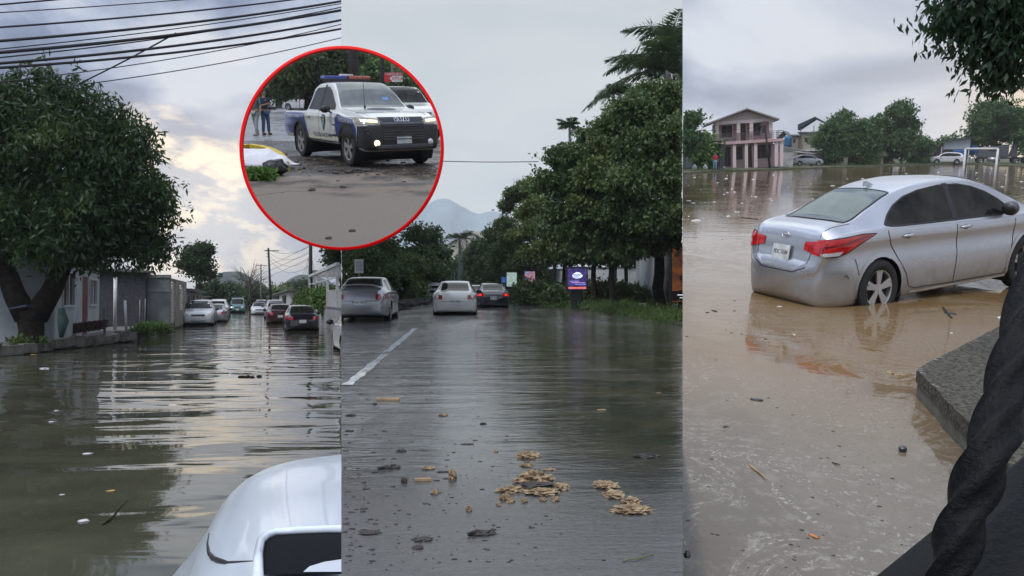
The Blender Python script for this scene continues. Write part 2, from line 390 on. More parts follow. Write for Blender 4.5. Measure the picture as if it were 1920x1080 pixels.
class Body:
    def __init__(s, sp, res=.05):
        X = sp['x']; s.sp = sp; s.L = X[-1]
        zt, zs, zb, ws, wr = (mono(X, sp[k]) for k in ('zt', 'zs', 'zb', 'ws', 'wr')); s.zt, s.zs, s.ws, s.zb = zt, zs, ws, zb
        n = int(s.L/res); xs = sorted(set([round(i*s.L/n, 4) for i in range(n+1)]+[round(x, 4) for x in X]))
        xs = [x for i, x in enumerate(xs) if i == 0 or x-xs[i-1] > res*.15 or x in X]
        V = []; K = sp.get('crease', .02)
        for x in xs:
            a, b, c, w, r = zt(x), zs(x), zb(x), ws(x), wr(x); hgt = b-c; e = b+(a-b)*.9
            cp = np.array([(0, c), (.88*w, c), (.96*w, c+.03), (w*.985, c+.25*hgt), (w, c+.5*hgt), (w-K*.6, c+.70*hgt), (w-K*.35, c+.80*hgt), (w-.005, c+.86*hgt), (w*.975, b-.02), (w*.955, b), (w*.93, b+(a-b)*.06), (r+.015, e-(a-b)*.06), (r+.0, e), (r-.06, a-.018), (r*.5, a-.004), (0, a)])
            pr = chaikin(cp, 2); s.m = len(pr)
            V += [(x, y, z) for y, z in pr]
        V = np.array(V).reshape(len(xs), s.m, 3); s.xs = xs
        M = V[:, ::-1].copy(); M[:, :, 1] *= -1; V = np.concatenate([V, M[:, 1:-1]], 1); nn = V.shape[1]
        for (wx, wz, R) in sp['arch']:
            q = V.reshape(-1, 3); d = np.hypot(q[:, 0]-wx, q[:, 2]-wz); ph = (np.abs(q[:, 1]) > .35)
            sel = ph & (np.abs(d-R) < res*.6) & (q[:, 2] < wz+R*1.3)
            k = R/np.maximum(d[sel], 1e-4); q[sel, 0] = wx+(q[sel, 0]-wx)*k; q[sel, 2] = wz+(q[sel, 2]-wz)*k
        vs = [tuple(v) for v in V.reshape(-1, 3)]; fs = []; allf = []
        for i in range(len(xs)-1):
            for k in range(nn):
                f = (i*nn+k, i*nn+(k+1) % nn, (i+1)*nn+(k+1) % nn, (i+1)*nn+k); allf.append(f)
                c = np.mean([V.reshape(-1, 3)[j] for j in f], 0)
                if any(math.hypot(c[0]-wx, c[2]-wz) < R-.002 and abs(c[1]) > .35 for wx, wz, R in sp['arch']): continue
                fs.append(f)
        caps = [tuple(range(nn))[::-1], tuple(range((len(xs)-1)*nn, len(xs)*nn))]
        s.v, s.f = vs, fs+caps; s.bvh = BVHTree.FromPolygons([Vector(v) for v in vs], allf+caps)
    def hit(s, p, view):
        x, y, z = p
        o, d = {'l': ((x, 3, z), (0, -1, 0)), 'r': ((x, -3, z), (0, 1, 0)), 't': ((x, y, 4), (0, 0, -1)), 'b': ((-3, y, z), (1, 0, 0)), 'f': ((s.L+3, y, z), (-1, 0, 0))}[view]
        loc, nr, _, _ = s.bvh.ray_cast(Vector(o), Vector(d))
        if loc is None:
            loc, nr, _, _ = s.bvh.find_nearest(Vector((x, y if view in 'tbf' else (.8 if view == 'l' else -.8), z)))
        if nr.dot(Vector(d)) > 0: nr = -nr
        return loc, nr
    def patch(s, poly, view, eps=.004, step=.06):
        """poly in (x,z) for views l/r, (x,y) for t, (y,z) for b/f -> MB lying on the body"""
        mb = MB(); mb.patch = 1; bm = bmesh.new()
        vs = [bm.verts.new((a, b, 0)) for a, b in poly]; bm.faces.new(vs)
        for ax in (0, 1):
            lo = min(p[ax] for p in poly); hi = max(p[ax] for p in poly); n = int((hi-lo)/step)
            for i in range(1, n+1):
                co = [0, 0, 0]; co[ax] = lo+(hi-lo)*i/(n+1); no = [0, 0, 0]; no[ax] = 1
                bmesh.ops.bisect_plane(bm, geom=bm.verts[:]+bm.edges[:]+bm.faces[:], plane_co=co, plane_no=no, dist=1e-5)
        bmesh.ops.triangulate(bm, faces=[f for f in bm.faces if len(f.verts) > 4])
        out = []
        for v in bm.verts:
            a, b = v.co.x, v.co.y
            p = (a, 0, b) if view in 'lr' else ((a, b, 0) if view == 't' else (0, a, b))
            loc, nr = s.hit(p, view); out.append(loc+nr*eps)
        bm.verts.index_update(); mb.add(out, [[v.index for v in f.verts] for f in bm.faces]); bm.free(); return mb
    def strip(s, pts, view, w=.010, eps=.003, mb=None):
        """thin dark seam along pts"""
        mb = mb or MB(); P2 = []
        for a, b in zip(pts[:-1], pts[1:]):
            n = max(1, int(math.hypot(b[0]-a[0], b[1]-a[1])/.05)); P2 += [(a[0]+(b[0]-a[0])*i/n, a[1]+(b[1]-a[1])*i/n) for i in range(n)]
        P2.append(pts[-1]); V = []
        for p in P2:
            q = (p[0], 0, p[1]) if view in 'lr' else ((p[0], p[1], 0) if view == 't' else (0, p[0], p[1]))
            loc, nr = s.hit(q, view); V.append((loc+nr*eps, nr))
        vs = []
        for i, (l, nr) in enumerate(V):
            t = (V[min(i+1, len(V)-1)][0]-V[max(i-1, 0)][0])
            t = t.normalized() if t.length > 1e-6 else Vector((0, 0, 1)); sd = nr.cross(t).normalized()*w/2; vs += [l-sd, l+sd]
        return mb.add(vs, [(2*i, 2*i+1, 2*i+3, 2*i+2) for i in range(len(V)-1)])
def mir(poly): return [(p[0], -p[1]) for p in poly]
def pob(name, mb, m, parent, smooth=True):
    me = mesh_from(name, mb.v, mb.f, smooth); fixn(me); return link(name, me, m, parent)
def text_mesh(s, size, depth=0., space=1.):
    c = bpy.data.curves.new('text', 'FONT'); c.body = s; c.size = size; c.align_x = 'CENTER'; c.align_y = 'CENTER'; c.extrude = depth; c.space_character = space
    o = bpy.data.objects.new('text', c); COL.objects.link(o); dg = bpy.context.evaluated_depsgraph_get(); dg.update()
    me = bpy.data.meshes.new_from_object(o.evaluated_get(dg)); bpy.data.objects.remove(o); return me
def text_ob(name, s, size, m, parent, M, depth=.004, body=None, view=None, bold=0., eps=.006, space=1.):
    me = text_mesh(s, size, 0 if body else depth, space)
    if bold:
        for v in me.vertices: pass
    me.transform(M)
    if body:
        for v in me.vertices:
            l, n = body.hit(tuple(v.co), view); v.co = l+n*eps
    for _ in range(len(me.materials)): me.materials.pop()
    return link(name, me, m, parent)
def wheel(parent, c, side, R=.32, W=.20, spokes=5, fine=False, rimm=None, steer=0.):
    s = side; w = W/2
    tm = mat('tyre_rubber', (.02, .02, .02), .75, var=.2, scale=20)
    rm = rimm or mat('alloy_rim', (.55, .56, .58), .35, .8, var=.08)
    seg = 40 if fine else 20; ri = R*.66
    t = MB().lathe([(ri*.98, -w), (R*.93, -w), (R, -w*.7), (R, w*.7), (R*.975, w*.88), (R*.93, w), (R*.8, w*1.04), (ri+.012, w*.98), (ri, w*.8), (ri, 0), (0.01, -w*.2)], seg=seg, axis='y')
    r = MB().lathe([(ri*.99, w*.95), (ri*.93, w*.86), (ri*.9, w*.3)], seg=seg, axis='y')
    r.lathe([(R*.2, w*.55), (R*.19, w*.8), (R*.09, w*.84), (0.002, w*.84)], seg=14, axis='y')
    for k in range(spokes):
        a = 2*PI*k/spokes+.3
        for q in ((-.14, .14) if fine else (0,)):
            A = Vector((math.cos(a+q*.5)*R*.12, w*.72, math.sin(a+q*.5)*R*.12)); B = Vector((math.cos(a+q)*ri*.97, w*.8, math.sin(a+q)*ri*.97))
            r.beam(A, B, .045 if fine else .06, .025, (0, 1, 0))
    hub = MB().lathe([(ri*.88, w*.28), (ri*.5, w*.25), (0.002, w*.25)], seg=14, axis='y')
    def pl(mb): mb.v = [(v[0], v[1]*s, v[2]) for v in mb.v]; return mb
    o = ob('wheel', pl(t), tm, parent, smooth=True); o.location = c; o.rotation_euler = (0, 0, steer)
    ob('rim', pl(r), rm, o, smooth=False, bevel=.004 if fine else 0)
    ob('brake_disc', pl(hub), mat('brake_iron', (.05, .045, .045), .6, .6), o, smooth=True)
    return o
SEDAN = dict(x=[0, .05, .18, .5, .75, 1.25, 1.6, 2.1, 2.6, 3.0, 3.45, 3.9, 4.25, 4.42, 4.5],
             zt=[.70, .90, 1.00, 1.04, 1.10, 1.34, 1.41, 1.44, 1.42, 1.30, 1.02, .93, .82, .68, .52],
             zs=[.66, .84, .91, .94, .95, .95, .945, .94, .93, .925, .92, .85, .74, .62, .48],
             zb=[.30, .24, .21, .19, .18, .18, .18, .18, .18, .18, .18, .18, .20, .22, .26],
             ws=[.62, .72, .80, .86, .875, .88, .88, .88, .88, .88, .875, .86, .80, .70, .60],
             wr=[.46, .56, .62, .64, .62, .57, .58, .59, .59, .60, .68, .72, .66, .56, .46], arch=[(.98, .31, .37), (3.62, .31, .37)],
             dlo=[(.98, 1.0), (1.25, 1.2), (1.55, 1.32), (2.1, 1.355), (2.6, 1.325), (2.95, 1.2), (3.22, .99), (3.2, .955), (2.1, .965), (1.2, .975)],
             rg=(.58, 1.28, .56, .50), ws_=(2.62, 3.40, .52, .68), pil=2.08, doors=[1.15, 2.12, 3.2], wheels=(.98, 3.62), R=.32, seat=1)
SUV = dict(x=[0, .06, .2, .5, .9, 1.5, 2.1, 2.6, 3.0, 3.5, 3.9, 4.3, 4.5, 4.58],
           zt=[.9, 1.12, 1.45, 1.64, 1.70, 1.73, 1.73, 1.68, 1.52, 1.16, 1.08, .98, .82, .6],
           zs=[.8, .98, 1.06, 1.08, 1.08, 1.07, 1.06, 1.05, 1.05, 1.04, .99, .88, .74, .54], zb=[.4, .34, .3, .26, .25, .25, .25, .25, .25, .25, .25, .27, .3, .34],
           ws=[.7, .80, .86, .90, .91, .91, .91, .91, .91, .91, .90, .85, .76, .66], wr=[.56, .64, .62, .62, .62, .62, .62, .62, .64, .74, .78, .72, .62, .5],
           arch=[(.95, .35, .41), (3.62, .35, .41)], dlo=[(.45, 1.14), (.55, 1.45), (.9, 1.56), (2.0, 1.62), (2.6, 1.58), (3.0, 1.42), (3.3, 1.12), (3.25, 1.08), (1.6, 1.10)],
           rg=None, ws_=(2.68, 3.45, .56, .74), pil=1.95, doors=[1.1, 2.05, 3.2], wheels=(.95, 3.62), R=.36)
PICKUP = dict(x=[0, .03, .1, .8, 1.55, 1.68, 1.74, 1.86, 2.4, 3.0, 3.35, 3.85, 4.3, 4.9, 5.12, 5.24, 5.28],
              zt=[1.02, 1.09, 1.10, 1.10, 1.11, 1.13, 1.35, 1.68, 1.78, 1.76, 1.60, 1.22, 1.17, 1.10, 1.02, .86, .6],
              zs=[.96, 1.04, 1.06, 1.07, 1.08, 1.09, 1.10, 1.11, 1.11, 1.11, 1.11, 1.10, 1.05, 1.0, .93, .8, .54], zb=[.50, .48, .46, .44, .42, .42, .42, .42, .42, .42, .42, .42, .40, .36, .34, .36, .40],
              ws=[.86, .91, .92, .93, .93, .93, .93, .93, .93, .93, .93, .93, .93, .92, .88, .80, .72], wr=[.80, .84, .84, .84, .84, .80, .70, .65, .65, .66, .70, .80, .82, .80, .74, .64, .54],
              arch=[(1.26, .39, .47), (4.385, .39, .47)], dlo=[(1.90, 1.16), (1.98, 1.56), (2.15, 1.64), (2.9, 1.66), (3.12, 1.58), (3.55, 1.28), (3.62, 1.17), (2.7, 1.15)],
              rg=None, ws_=(3.02, 3.80, .58, .78), pil=2.68, doors=[1.80, 2.70, 3.72], wheels=(1.26, 4.385), R=.38)
VAN = dict(x=[0, .05, .2, .6, 1.5, 2.8, 3.3, 3.7, 4.05, 4.35, 4.5, 4.58],
           zt=[1.3, 1.7, 1.88, 1.94, 1.97, 1.95, 1.84, 1.55, 1.2, 1.0, .8, .6], zs=[1.0, 1.08, 1.1, 1.1, 1.1, 1.1, 1.1, 1.08, 1.05, .9, .7, .5],
           zb=[.4, .35, .3, .3, .3, .3, .3, .3, .3, .3, .32, .36], ws=[.78, .83, .85, .86, .86, .86, .86, .86, .85, .82, .76, .7], wr=[.66, .7, .7, .7, .7, .7, .7, .68, .7, .68, .62, .55],
           arch=[(.9, .33, .39), (3.7, .33, .39)], dlo=[(.4, 1.2), (.5, 1.7), (2.9, 1.75), (3.3, 1.62), (3.75, 1.2), (3.6, 1.15)],
           rg=None, ws_=(3.25, 4.02, .62, .74), pil=2.3, doors=[1.0, 2.3, 3.5], wheels=(.9, 3.7), R=.33)
def shapes_of(spec, **k): d = dict(spec); d.update(k); return d
def car(label, cat, loc, rz, paint, spec=SEDAN, res=.06, view='both', lamps='led', fine=False, group=None, name='parked_car', tailcol=(.45, .01, .012), lit=False, plate='', rearglass=None, spoiler=False, rims=None, sink=.12, pillar_dark=True, scale=None, rot=None):
    t = thing(name, label, cat, (loc[0], loc[1], (loc[2] if len(loc) > 2 else 0)-sink), rz, group, rot=rot)
    if scale: t.scale = scale
    B = Body(spec, res); L = B.L; st = .05 if fine else .15
    body = link('body', mesh_from('body', B.v, B.f, True), paint, t); fixn(body.data); body['car_body'] = 1
    gl = mat('tinted_glass', (.003, .004, .004), .04, var=.5, spec=.16, scale=3, col2=(.020, .020, .017)); blk = mat('black_trim', (.012, .012, .013), .5, var=.2)
    red = mat('tail_red_%d' % int(tailcol[0]*100), tailcol, .12, var=.2, scale=14, coat=1.); wht = mat('lamp_clear', (.6, .62, .64), .1, var=.1, coat=1.)
    sm = MB()
    for v, sg in (('l', 1), ('r', -1)):
        pob('side_window', B.patch(spec['dlo'], v, .005, st), gl, t)
        if fine or res < .1:
            p = spec['pil']; zs = float(B.zs(p)); pl = B.strip([(p, zs+.02), (p+.01, float(B.zt(p))-.07)], v, .09, .008); pob('window_pillar', pl, blk, t)
        for i, dx in enumerate(spec['doors']):
            zb = float(B.zb(dx))+.08; zs = float(B.zs(dx)); B.strip([(dx, zb+.02), (dx, zs)], v, .012, .003, sm)
        if spec['doors']: B.strip([(spec['doors'][0]+.35, float(B.zb(2))+.06), (spec['doors'][-1], float(B.zb(2))+.06)], v, .012, .003, sm)
        for dx in spec['doors'][:2]:
            l, n = B.hit((dx+.22, 0, float(B.zs(dx))-.10), v); h = MB().box(l+n*.02, (.19, .028, .028)); ob('door_handle', h, paint, t, bevel=.008)
        a, b = spec['ws_'][1], float(B.zs(spec['ws_'][1]))
        l, n = B.hit((a-.32, 0, b-.02), v); mm = MB().lump(l+Vector((0, .13*sg, .10)), (.09, .12, .085), sub=2, amp=.03); mm.beam(l+Vector((0, -.01*sg, .02)), l+Vector((0, .1*sg, .07)), .05, .03)
        ob('door_mirror', mm, paint if not pillar_dark else blk, t, smooth=True)
    if fine or view != 'front':
        zb, zt = float(B.zb(.2)), float(B.zt(.2))
        B.strip([(-.6, .62*zt), (.6, .62*zt)], 'b', .012, .004, sm)
    pob('door_seam', sm, blk, t)
    w0, w1, y0, y1 = spec['ws_']
    pob('windscreen', B.patch([(w0, y0), (w0+.03, 0), (w0, -y0), (w1, -y1), (w1+.05, 0), (w1, y1)], 't', .005, st), gl, t)
    if spec['rg']:
        a, b, ya, yb = spec['rg']
        pob('rear_window', B.patch([(b, yb), (b+.02, 0), (b, -yb), (a+.02, -ya), (a, -ya*.8), (a-.03, 0), (a, ya*.8), (a+.02, ya)], 't', .005, st), rearglass or gl, t)
    elif spec is PICKUP or spec.get('bed'):
        pob('rear_window', B.patch([(-.55, 1.22), (.55, 1.22), (.5, 1.6), (-.5, 1.6)], 'b', .006, st), gl, t)
    else:
        zs, zt = float(B.zs(.2)), max(spec['zt'][2:5]); pob('rear_window', B.patch([(-.6, zs+.08), (.6, zs+.08), (.52, zt-.16), (-.52, zt-.16)], 'b', .006, st), rearglass or gl, t)
    zs0 = float(B.zs(.15)); em = mat('tail_lit', (.9, .02, .01), .2, var=.1, emit=1.2)
    # tail lamps
    if spec['rg']:
        for sg in (1, -1):
            pob('taillight', B.patch([(sg*.48, .70), (sg*.48, .86), (sg*.84, .90), (sg*.84, .68)], 'b', .008, st), red, t)
            pob('taillight', B.patch([(.02, .70), (.02, .88), (.34, .90), (.30, .78)], 'l' if sg > 0 else 'r', .007, st), red, t)
            if lit: pob('brake_lamp', B.patch([(sg*.62, .74), (sg*.62, .83), (sg*.80, .85), (sg*.80, .72)], 'b', .014, st), em, t)
    else:
        zl = 1.05 if (spec is PICKUP or spec.get('bed')) else zs0
        for sg in (1, -1): pob('taillight', B.patch([(sg*.72, zl-.3), (sg*.72, zl), (sg*.9, zl), (sg*.9, zl-.3)], 'b', .01, st), red, t)
    # head lamps, grille, bumper opening
    zf = float(B.zs(L-.25)); wf = float(B.ws(L-.2))
    for sg in (1, -1):
        pob('headlight', B.patch([(sg*wf*.52, zf-.16), (sg*wf*.52, zf-.03), (sg*wf*1.0, zf+.03), (sg*wf*1.0, zf-.12)], 'f', .012, st), mat('lamp_lit', (1, .9, .7), .2, var=.05, emit=3) if lit == 'front' else wht, t)
    pob('grille', B.patch([(-wf*.45, zf-.17), (wf*.45, zf-.17), (wf*.5, zf-.05), (-wf*.5, zf-.05)], 'f', .01, st), blk, t)
    zl = float(B.zb(L-.2)); pob('air_intake', B.patch([(-wf*.6, zl+.05), (wf*.6, zl+.05), (wf*.5, zl+.16), (-wf*.5, zl+.16)], 'f', .01, st), blk, t)
    pm = mat('plate_white', (.6, .62, .62), .5, var=.1)
    for v in 'bf':
        zc = (.62 if spec['rg'] else .75) if v == 'b' else zl+.24
        l, n = B.hit((0, 0, zc), v); p = ob('number_plate', MB().box(l+n*.012, (.015, .34, .16)), pm, t)
        if v == 'b' and plate:
            M = Matrix.Translation(l+n*.022) @ Matrix(((0, 0, -1, 0), (-1, 0, 0, 0), (0, 1, 0, 0), (0, 0, 0, 1))); text_ob('plate_text', plate, .1, blk, p, M, .001)
    if spoiler:
        s_ = MB().box((.12, 0, 1.17), (.18, 1.3, .03)); s_.box((.14, .5, 1.08), (.08, .04, .18)); s_.box((.14, -.5, 1.08), (.08, .04, .18)); ob('spoiler', s_, paint, t, bevel=.01)
    ws_ = spec['wheels']; R = spec['R']
    for wx in ws_:
        for sg in (1, -1): wheel(t, (wx, sg*(float(B.ws(wx))-.125), R), sg, R, .21, fine=fine, rimm=rims)
    for wx in ws_:
        un = MB().cyl((wx, 0, R+.02), R*1.12, float(B.ws(wx))*2-.5, 20, 'y'); un.v = [(x, y, z if z > .12 else .12) for x, y, z in un.v]; ob('wheel_arch_liner', un, blk, t)
        if fine:
            for sg in (1, -1):
                R2 = spec['arch'][0][2]; l = MB().lathe([(R2+.004, -.28*sg), (R2+.004, 0)], (wx, sg*(float(B.ws(wx))-.02), spec['arch'][0][1]), 30, 'y'); l.v = [(x, y, z if z > .12 else .12) for x, y, z in l.v]; ob('wheel_arch_liner', l, blk, t)
    return t, B
# ================================================================ water and road surfaces
def watermat(name, kind):
    m = bpy.data.materials.new(name); m.use_nodes = True; t = NT(m.node_tree); b = m.node_tree.nodes['Principled BSDF']
    co = t.n('ShaderNodeTexCoord').outputs['Object']
    sp = t.n('ShaderNodeSeparateXYZ'); t.put(sp.inputs[0], co); X, Y = sp.outputs[0], sp.outputs[1]
    dist = t.m('SQRT', t.m('ADD', t.m('MULTIPLY', X, X), t.m('MULTIPLY', Y, Y)))
    bp = t.n('ShaderNodeBump'); bp.inputs['Strength'].default_value = 1
    if kind == 'L':
        c = t.ramp(t.noise(co, .5, 6, .6), [(.35, (.052, .052, .034)), (.65, (.085, .083, .055))])
        sc = t.noise(t.vmul(co, (1, 1, 1)), 9, 4, .6)
        c = t.mix(t.m('MULTIPLY', t.step(sc, .70, .76), .25), c, (.3, .3, .27))
        t.put(b.inputs['Base Color'], c); b.inputs['Roughness'].default_value = .03; b.inputs['IOR'].default_value = 1.75
        v = t.rot(co, .33)
        w1 = t.noise(t.vmul(v, (.22, .62, 1)), 1.0, 2, .4, 1.0)      # long swells lying across the view
        w2 = t.noise(t.vmul(v, (.7, 2.2, 1)), 1.0, 2, .45, .9)
        w3 = t.noise(t.vmul(v, (3, 9, 1)), 1.0, 3, .6, .2)
        calm = t.step(t.noise(co, .16, 2, .5), .40, .62)
        h = t.m('ADD', t.m('MULTIPLY', w1, .075), t.m('MULTIPLY', t.m('MULTIPLY', w2, .011), t.m('ADD', calm, .25)))
        h = t.m('ADD', h, t.m('MULTIPLY', t.m('MULTIPLY', w3, .0009), calm))
        # ring ripples near the black car
        q = G(600, 682); dx = t.m('SUBTRACT', X, q.x); dy = t.m('SUBTRACT', Y, q.y); r = t.m('SQRT', t.m('ADD', t.m('MULTIPLY', dx, dx), t.m('MULTIPLY', dy, dy)))
        h = t.m('ADD', h, t.m('MULTIPLY', t.m('MULTIPLY', t.m('SINE', t.m('MULTIPLY', r, 11.)), t.step(r, 6., 1.5)), .004))
        bp.inputs['Distance'].default_value = 1.0; t.put(bp.inputs['Height'], h)
    elif kind == 'C':
        wet = t.noise(t.vmul(co, (.35, .12, 1)), 1.0, 4, .5, .6)
        deep = t.step(t.m('ADD', X, t.m('MULTIPLY', wet, 1.6)), .9, 2.0)           # deeper pool along the right kerb
        deep = t.m('MULTIPLY', deep, t.step(Y, 3.4, 5.2))
        dn = t.noise(co, 34, 6, .7)
        asp = t.ramp(dn, [(.35, (.030, .030, .029)), (.65, (.065, .063, .060))])
        asp = t.mix(t.step(t.noise(co, 1.4, 6, .65), .5, .72), asp, (.045, .05, .052))
        mud = t.ramp(t.noise(co, 1.2, 5, .6), [(.4, (.038, .040, .028)), (.6, (.075, .068, .045))])
        c = t.mix(deep, asp, mud)
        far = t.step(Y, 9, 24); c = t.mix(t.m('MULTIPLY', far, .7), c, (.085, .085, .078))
        fl = t.step(t.noise(t.vmul(co, (3, 9, 1)), 3.0, 5, .7), .68, .74); c = t.mix(t.m('MULTIPLY', fl, .35), c, (.25, .25, .23))
        t.put(b.inputs['Base Color'], c)
        ro = t.m('ADD', t.m('MULTIPLY', t.step(Y, 4.2, 3.0), .18), t.m('ADD', .05, t.m('MULTIPLY', t.noise(co, 2, 4, .6), .12)))
        ro = t.m('ADD', ro, t.m('MULTIPLY', t.step(t.noise(t.vmul(co, (.8, .35, 1)), 1.0, 6, .65, .6), .48, .6), .13)); ro = t.m('SUBTRACT', ro, t.m('MULTIPLY', deep, .06))
        t.put(b.inputs['Roughness'], ro); b.inputs['IOR'].default_value = 2.0
        w1 = t.noise(t.vmul(co, (.7, 3.2, 1)), 1.0, 4, .6, .6); w2 = t.noise(t.vmul(co, (5, 16, 1)), 1.0, 4, .65, .3); w3 = t.noise(co, 45, 5, .7)
        k = t.step(dist, 2.5, 12)
        h = t.m('ADD', t.m('MULTIPLY', w1, t.m('ADD', .006, t.m('MULTIPLY', k, .03))), t.m('MULTIPLY', w2, .0032)); h = t.m('ADD', h, t.m('MULTIPLY', w3, t.m('MULTIPLY', t.step(Y, 5, 2.6), .0022)))
        bp.inputs['Distance'].default_value = 1.0; t.put(bp.inputs['Height'], h)
    else:
        n0 = t.noise(co, .35, 4, .55, .7)
        c = t.ramp(n0, [(.35, (.185, .112, .042)), (.65, (.215, .148, .080))])
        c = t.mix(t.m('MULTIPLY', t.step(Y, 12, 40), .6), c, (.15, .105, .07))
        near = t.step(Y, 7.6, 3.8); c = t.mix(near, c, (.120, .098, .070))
        # foam scum drawn out in curls
        wv = t.n('ShaderNodeTexNoise'); t.put(wv.inputs['Vector'], co); wv.inputs['Scale'].default_value = .55; wv.inputs['Detail'].default_value = 2
        dv = t.n('ShaderNodeVectorMath', operation='MULTIPLY_ADD'); t.put(dv.inputs[0], wv.outputs['Color']); dv.inputs[1].default_value = (3, 3, 0); t.put(dv.inputs[2], co)
        a = t.noise(dv.outputs[0], 1.5, 9, .72, 1.6)
        ln = t.m('SUBTRACT', 1., t.m('MULTIPLY', t.m('ABSOLUTE', t.m('SUBTRACT', a, .5)), 26.), None, True)
        br = t.step(t.noise(co, 24, 6, .8), .45, .58)
        ms = t.step(t.noise(co, .42, 3, .5), .40, .58)
        f = t.m('MULTIPLY', t.m('MULTIPLY', ln, br), t.m('ADD', t.m('MULTIPLY', ms, .5), t.m('MULTIPLY', near, .5)))
        c = t.mix(t.m('MULTIPLY', f, .62), c, (.55, .53, .47))
        sc = t.noise(co, 7, 6, .75); c = t.mix(t.m('MULTIPLY', t.m('MULTIPLY', t.step(sc, .50, .66), near), .26), c, (.34, .31, .26))
        dk = t.step(t.noise(co, 30, 3, .6), .70, .74); c = t.mix(t.m('MULTIPLY', dk, .6), c, (.05, .04, .03))
        t.put(b.inputs['Base Color'], c)
        t.put(b.inputs['Roughness'], t.m('ADD', .03, t.m('MULTIPLY', f, .4))); b.inputs['IOR'].default_value = 1.45
        w1 = t.noise(t.vmul(co, (1.2, 3, 1)), 1.0, 3, .5, .4); w2 = t.noise(co, 9, 3, .6)
        h = t.m('ADD', t.m('MULTIPLY', w1, .004), t.m('MULTIPLY', w2, .0006)); h = t.m('ADD', h, t.m('MULTIPLY', f, .001))
        bp.inputs['Distance'].default_value = 1.0; t.put(bp.inputs['Height'], h)
    t.put(b.inputs['Normal'], bp.outputs[0]); return m
def sheet(name, m, far=1000, near=-3, w=700, z=0., n=24):
    mb = MB(); ys = [near+(far-near)*(i/n)**2.2 for i in range(n+1)]; xs = [-w, -60, -12, 0, 12, 60, w]
    for y in ys:
        for x in xs: mb.v.append((x, y, z))
    k = len(xs); mb.f = [(j*k+i, j*k+i+1, (j+1)*k+i+1, (j+1)*k+i) for j in range(n) for i in range(k-1)]
    return struct(name, mb, m)
BARK = mat('dark_bark', (.020, .016, .013), .95, var=.6, scale=7, bump=.06, bscale=16, spec=.2)
BARK2 = mat('grey_bark', (.09, .08, .065), .9, var=.3, scale=5, bump=.02, bscale=9)
LEAF_M = leafmat('mango_leaf', (.017, .040, .013), (.030, .062, .019), (.085, .125, .03))
LEAF_C = leafmat('street_tree_leaf', (.050, .088, .032), (.085, .130, .044), (.155, .19, .06))
LEAF_Y = leafmat('pale_leaf', (.085, .13, .035), (.13, .17, .05), (.16, .19, .06))
LEAF_R = leafmat('field_tree_leaf', (.045, .10, .035), (.07, .14, .045), (.12, .19, .06))
LEAF_G = leafmat('bright_leaf', (.08, .17, .035), (.12, .22, .05), (.16, .26, .06))
GRASS = leafmat('grass_blade', (.06, .12, .03), (.10, .16, .04), (.14, .17, .06))
WHITE = mat('white_paint', (.62, .64, .66), .28, var=.05, coat=.8, scale=3)
SILVER = mat('silver_paint', (.42, .43, .45), .32, .65, var=.05, coat=.8, scale=3)
BLACKP = mat('black_paint', (.012, .014, .022), .2, var=.2, coat=1., scale=3)
STEEL = mat('white_steel', (.6, .6, .6), .5, var=.15, scale=8)
CONC = mat('grey_concrete', (.20, .20, .20), .85, var=.35, scale=1.6, bump=.01, bscale=20)
def wall_holes(mb, x0, x1, z0, z1, y, holes, th=.15):
    """wall in the xz plane with rectangular openings (x0,x1,z0,z1)"""
    xs = sorted({x0, x1, *[h[0] for h in holes], *[h[1] for h in holes]}); zs = sorted({z0, z1, *[h[2] for h in holes], *[h[3] for h in holes]})
    for a, b in zip(xs[:-1], xs[1:]):
        run = None
        for c, d in zip(zs[:-1], zs[1:]):
            mx, mz = (a+b)/2, (c+d)/2
            if any(h[0] < mx < h[1] and h[2] < mz < h[3] for h in holes):
                if run: mb.bb(a, b, y, y+th, *run); run = None
            else: run = (run[0], d) if run else (c, d)
        if run: mb.bb(a, b, y, y+th, *run)
    return mb
# ================================================================ LEFT: flooded street
CUR = 'L'
sheet('flood_water', watermat('murky_street_water', 'L'))
def px_thing_box(): pass
# --- raised bank with broken kerb
edge = [(-60, 676), (0, 668), (60, 663), (112, 655), (150, 651), (186, 647), (216, 643), (240, 640), (262, 632), (290, 626), (318, 619), (322, 614)]
gp = [G(*e) for e in edge]; rg = random.Random(4)
pts = []
for a, b in zip(gp[:-1], gp[1:]):
    n = max(1, int((b-a).length/.5))
    for i in range(n):
        p = a.lerp(b, i/n); pts.append((p.x+rg.uniform(-.09, .09), p.y+rg.uniform(-.09, .09)))
pts.append((gp[-1].x, gp[-1].y))
poly = pts+[(gp[-1].x-.2, 90), (-45, 90), (-45, gp[0].y)]
struct('sidewalk', MB().prism(poly, -.3, .27), mat('dirty_pavement', (.13, .125, .11), .9, var=.45, scale=1.3, bump=.02, bscale=12))
kb = MB()
for i in range(len(pts)-1):
    a, b = Vector((*pts[i], .2)), Vector((*pts[i+1], .2))
    if rg.random() < .85 and (b-a).length > .05: kb.beam(a+Vector((.04, -.05, rg.uniform(-.05, .05))), b+Vector((.04, -.05, rg.uniform(-.05, .05))), .22, rg.uniform(.26, .38))
struct('kerb', kb, mat('mossy_kerb', (.15, .15, .125), .9, var=.6, scale=2.2, bump=.02, bscale=14))
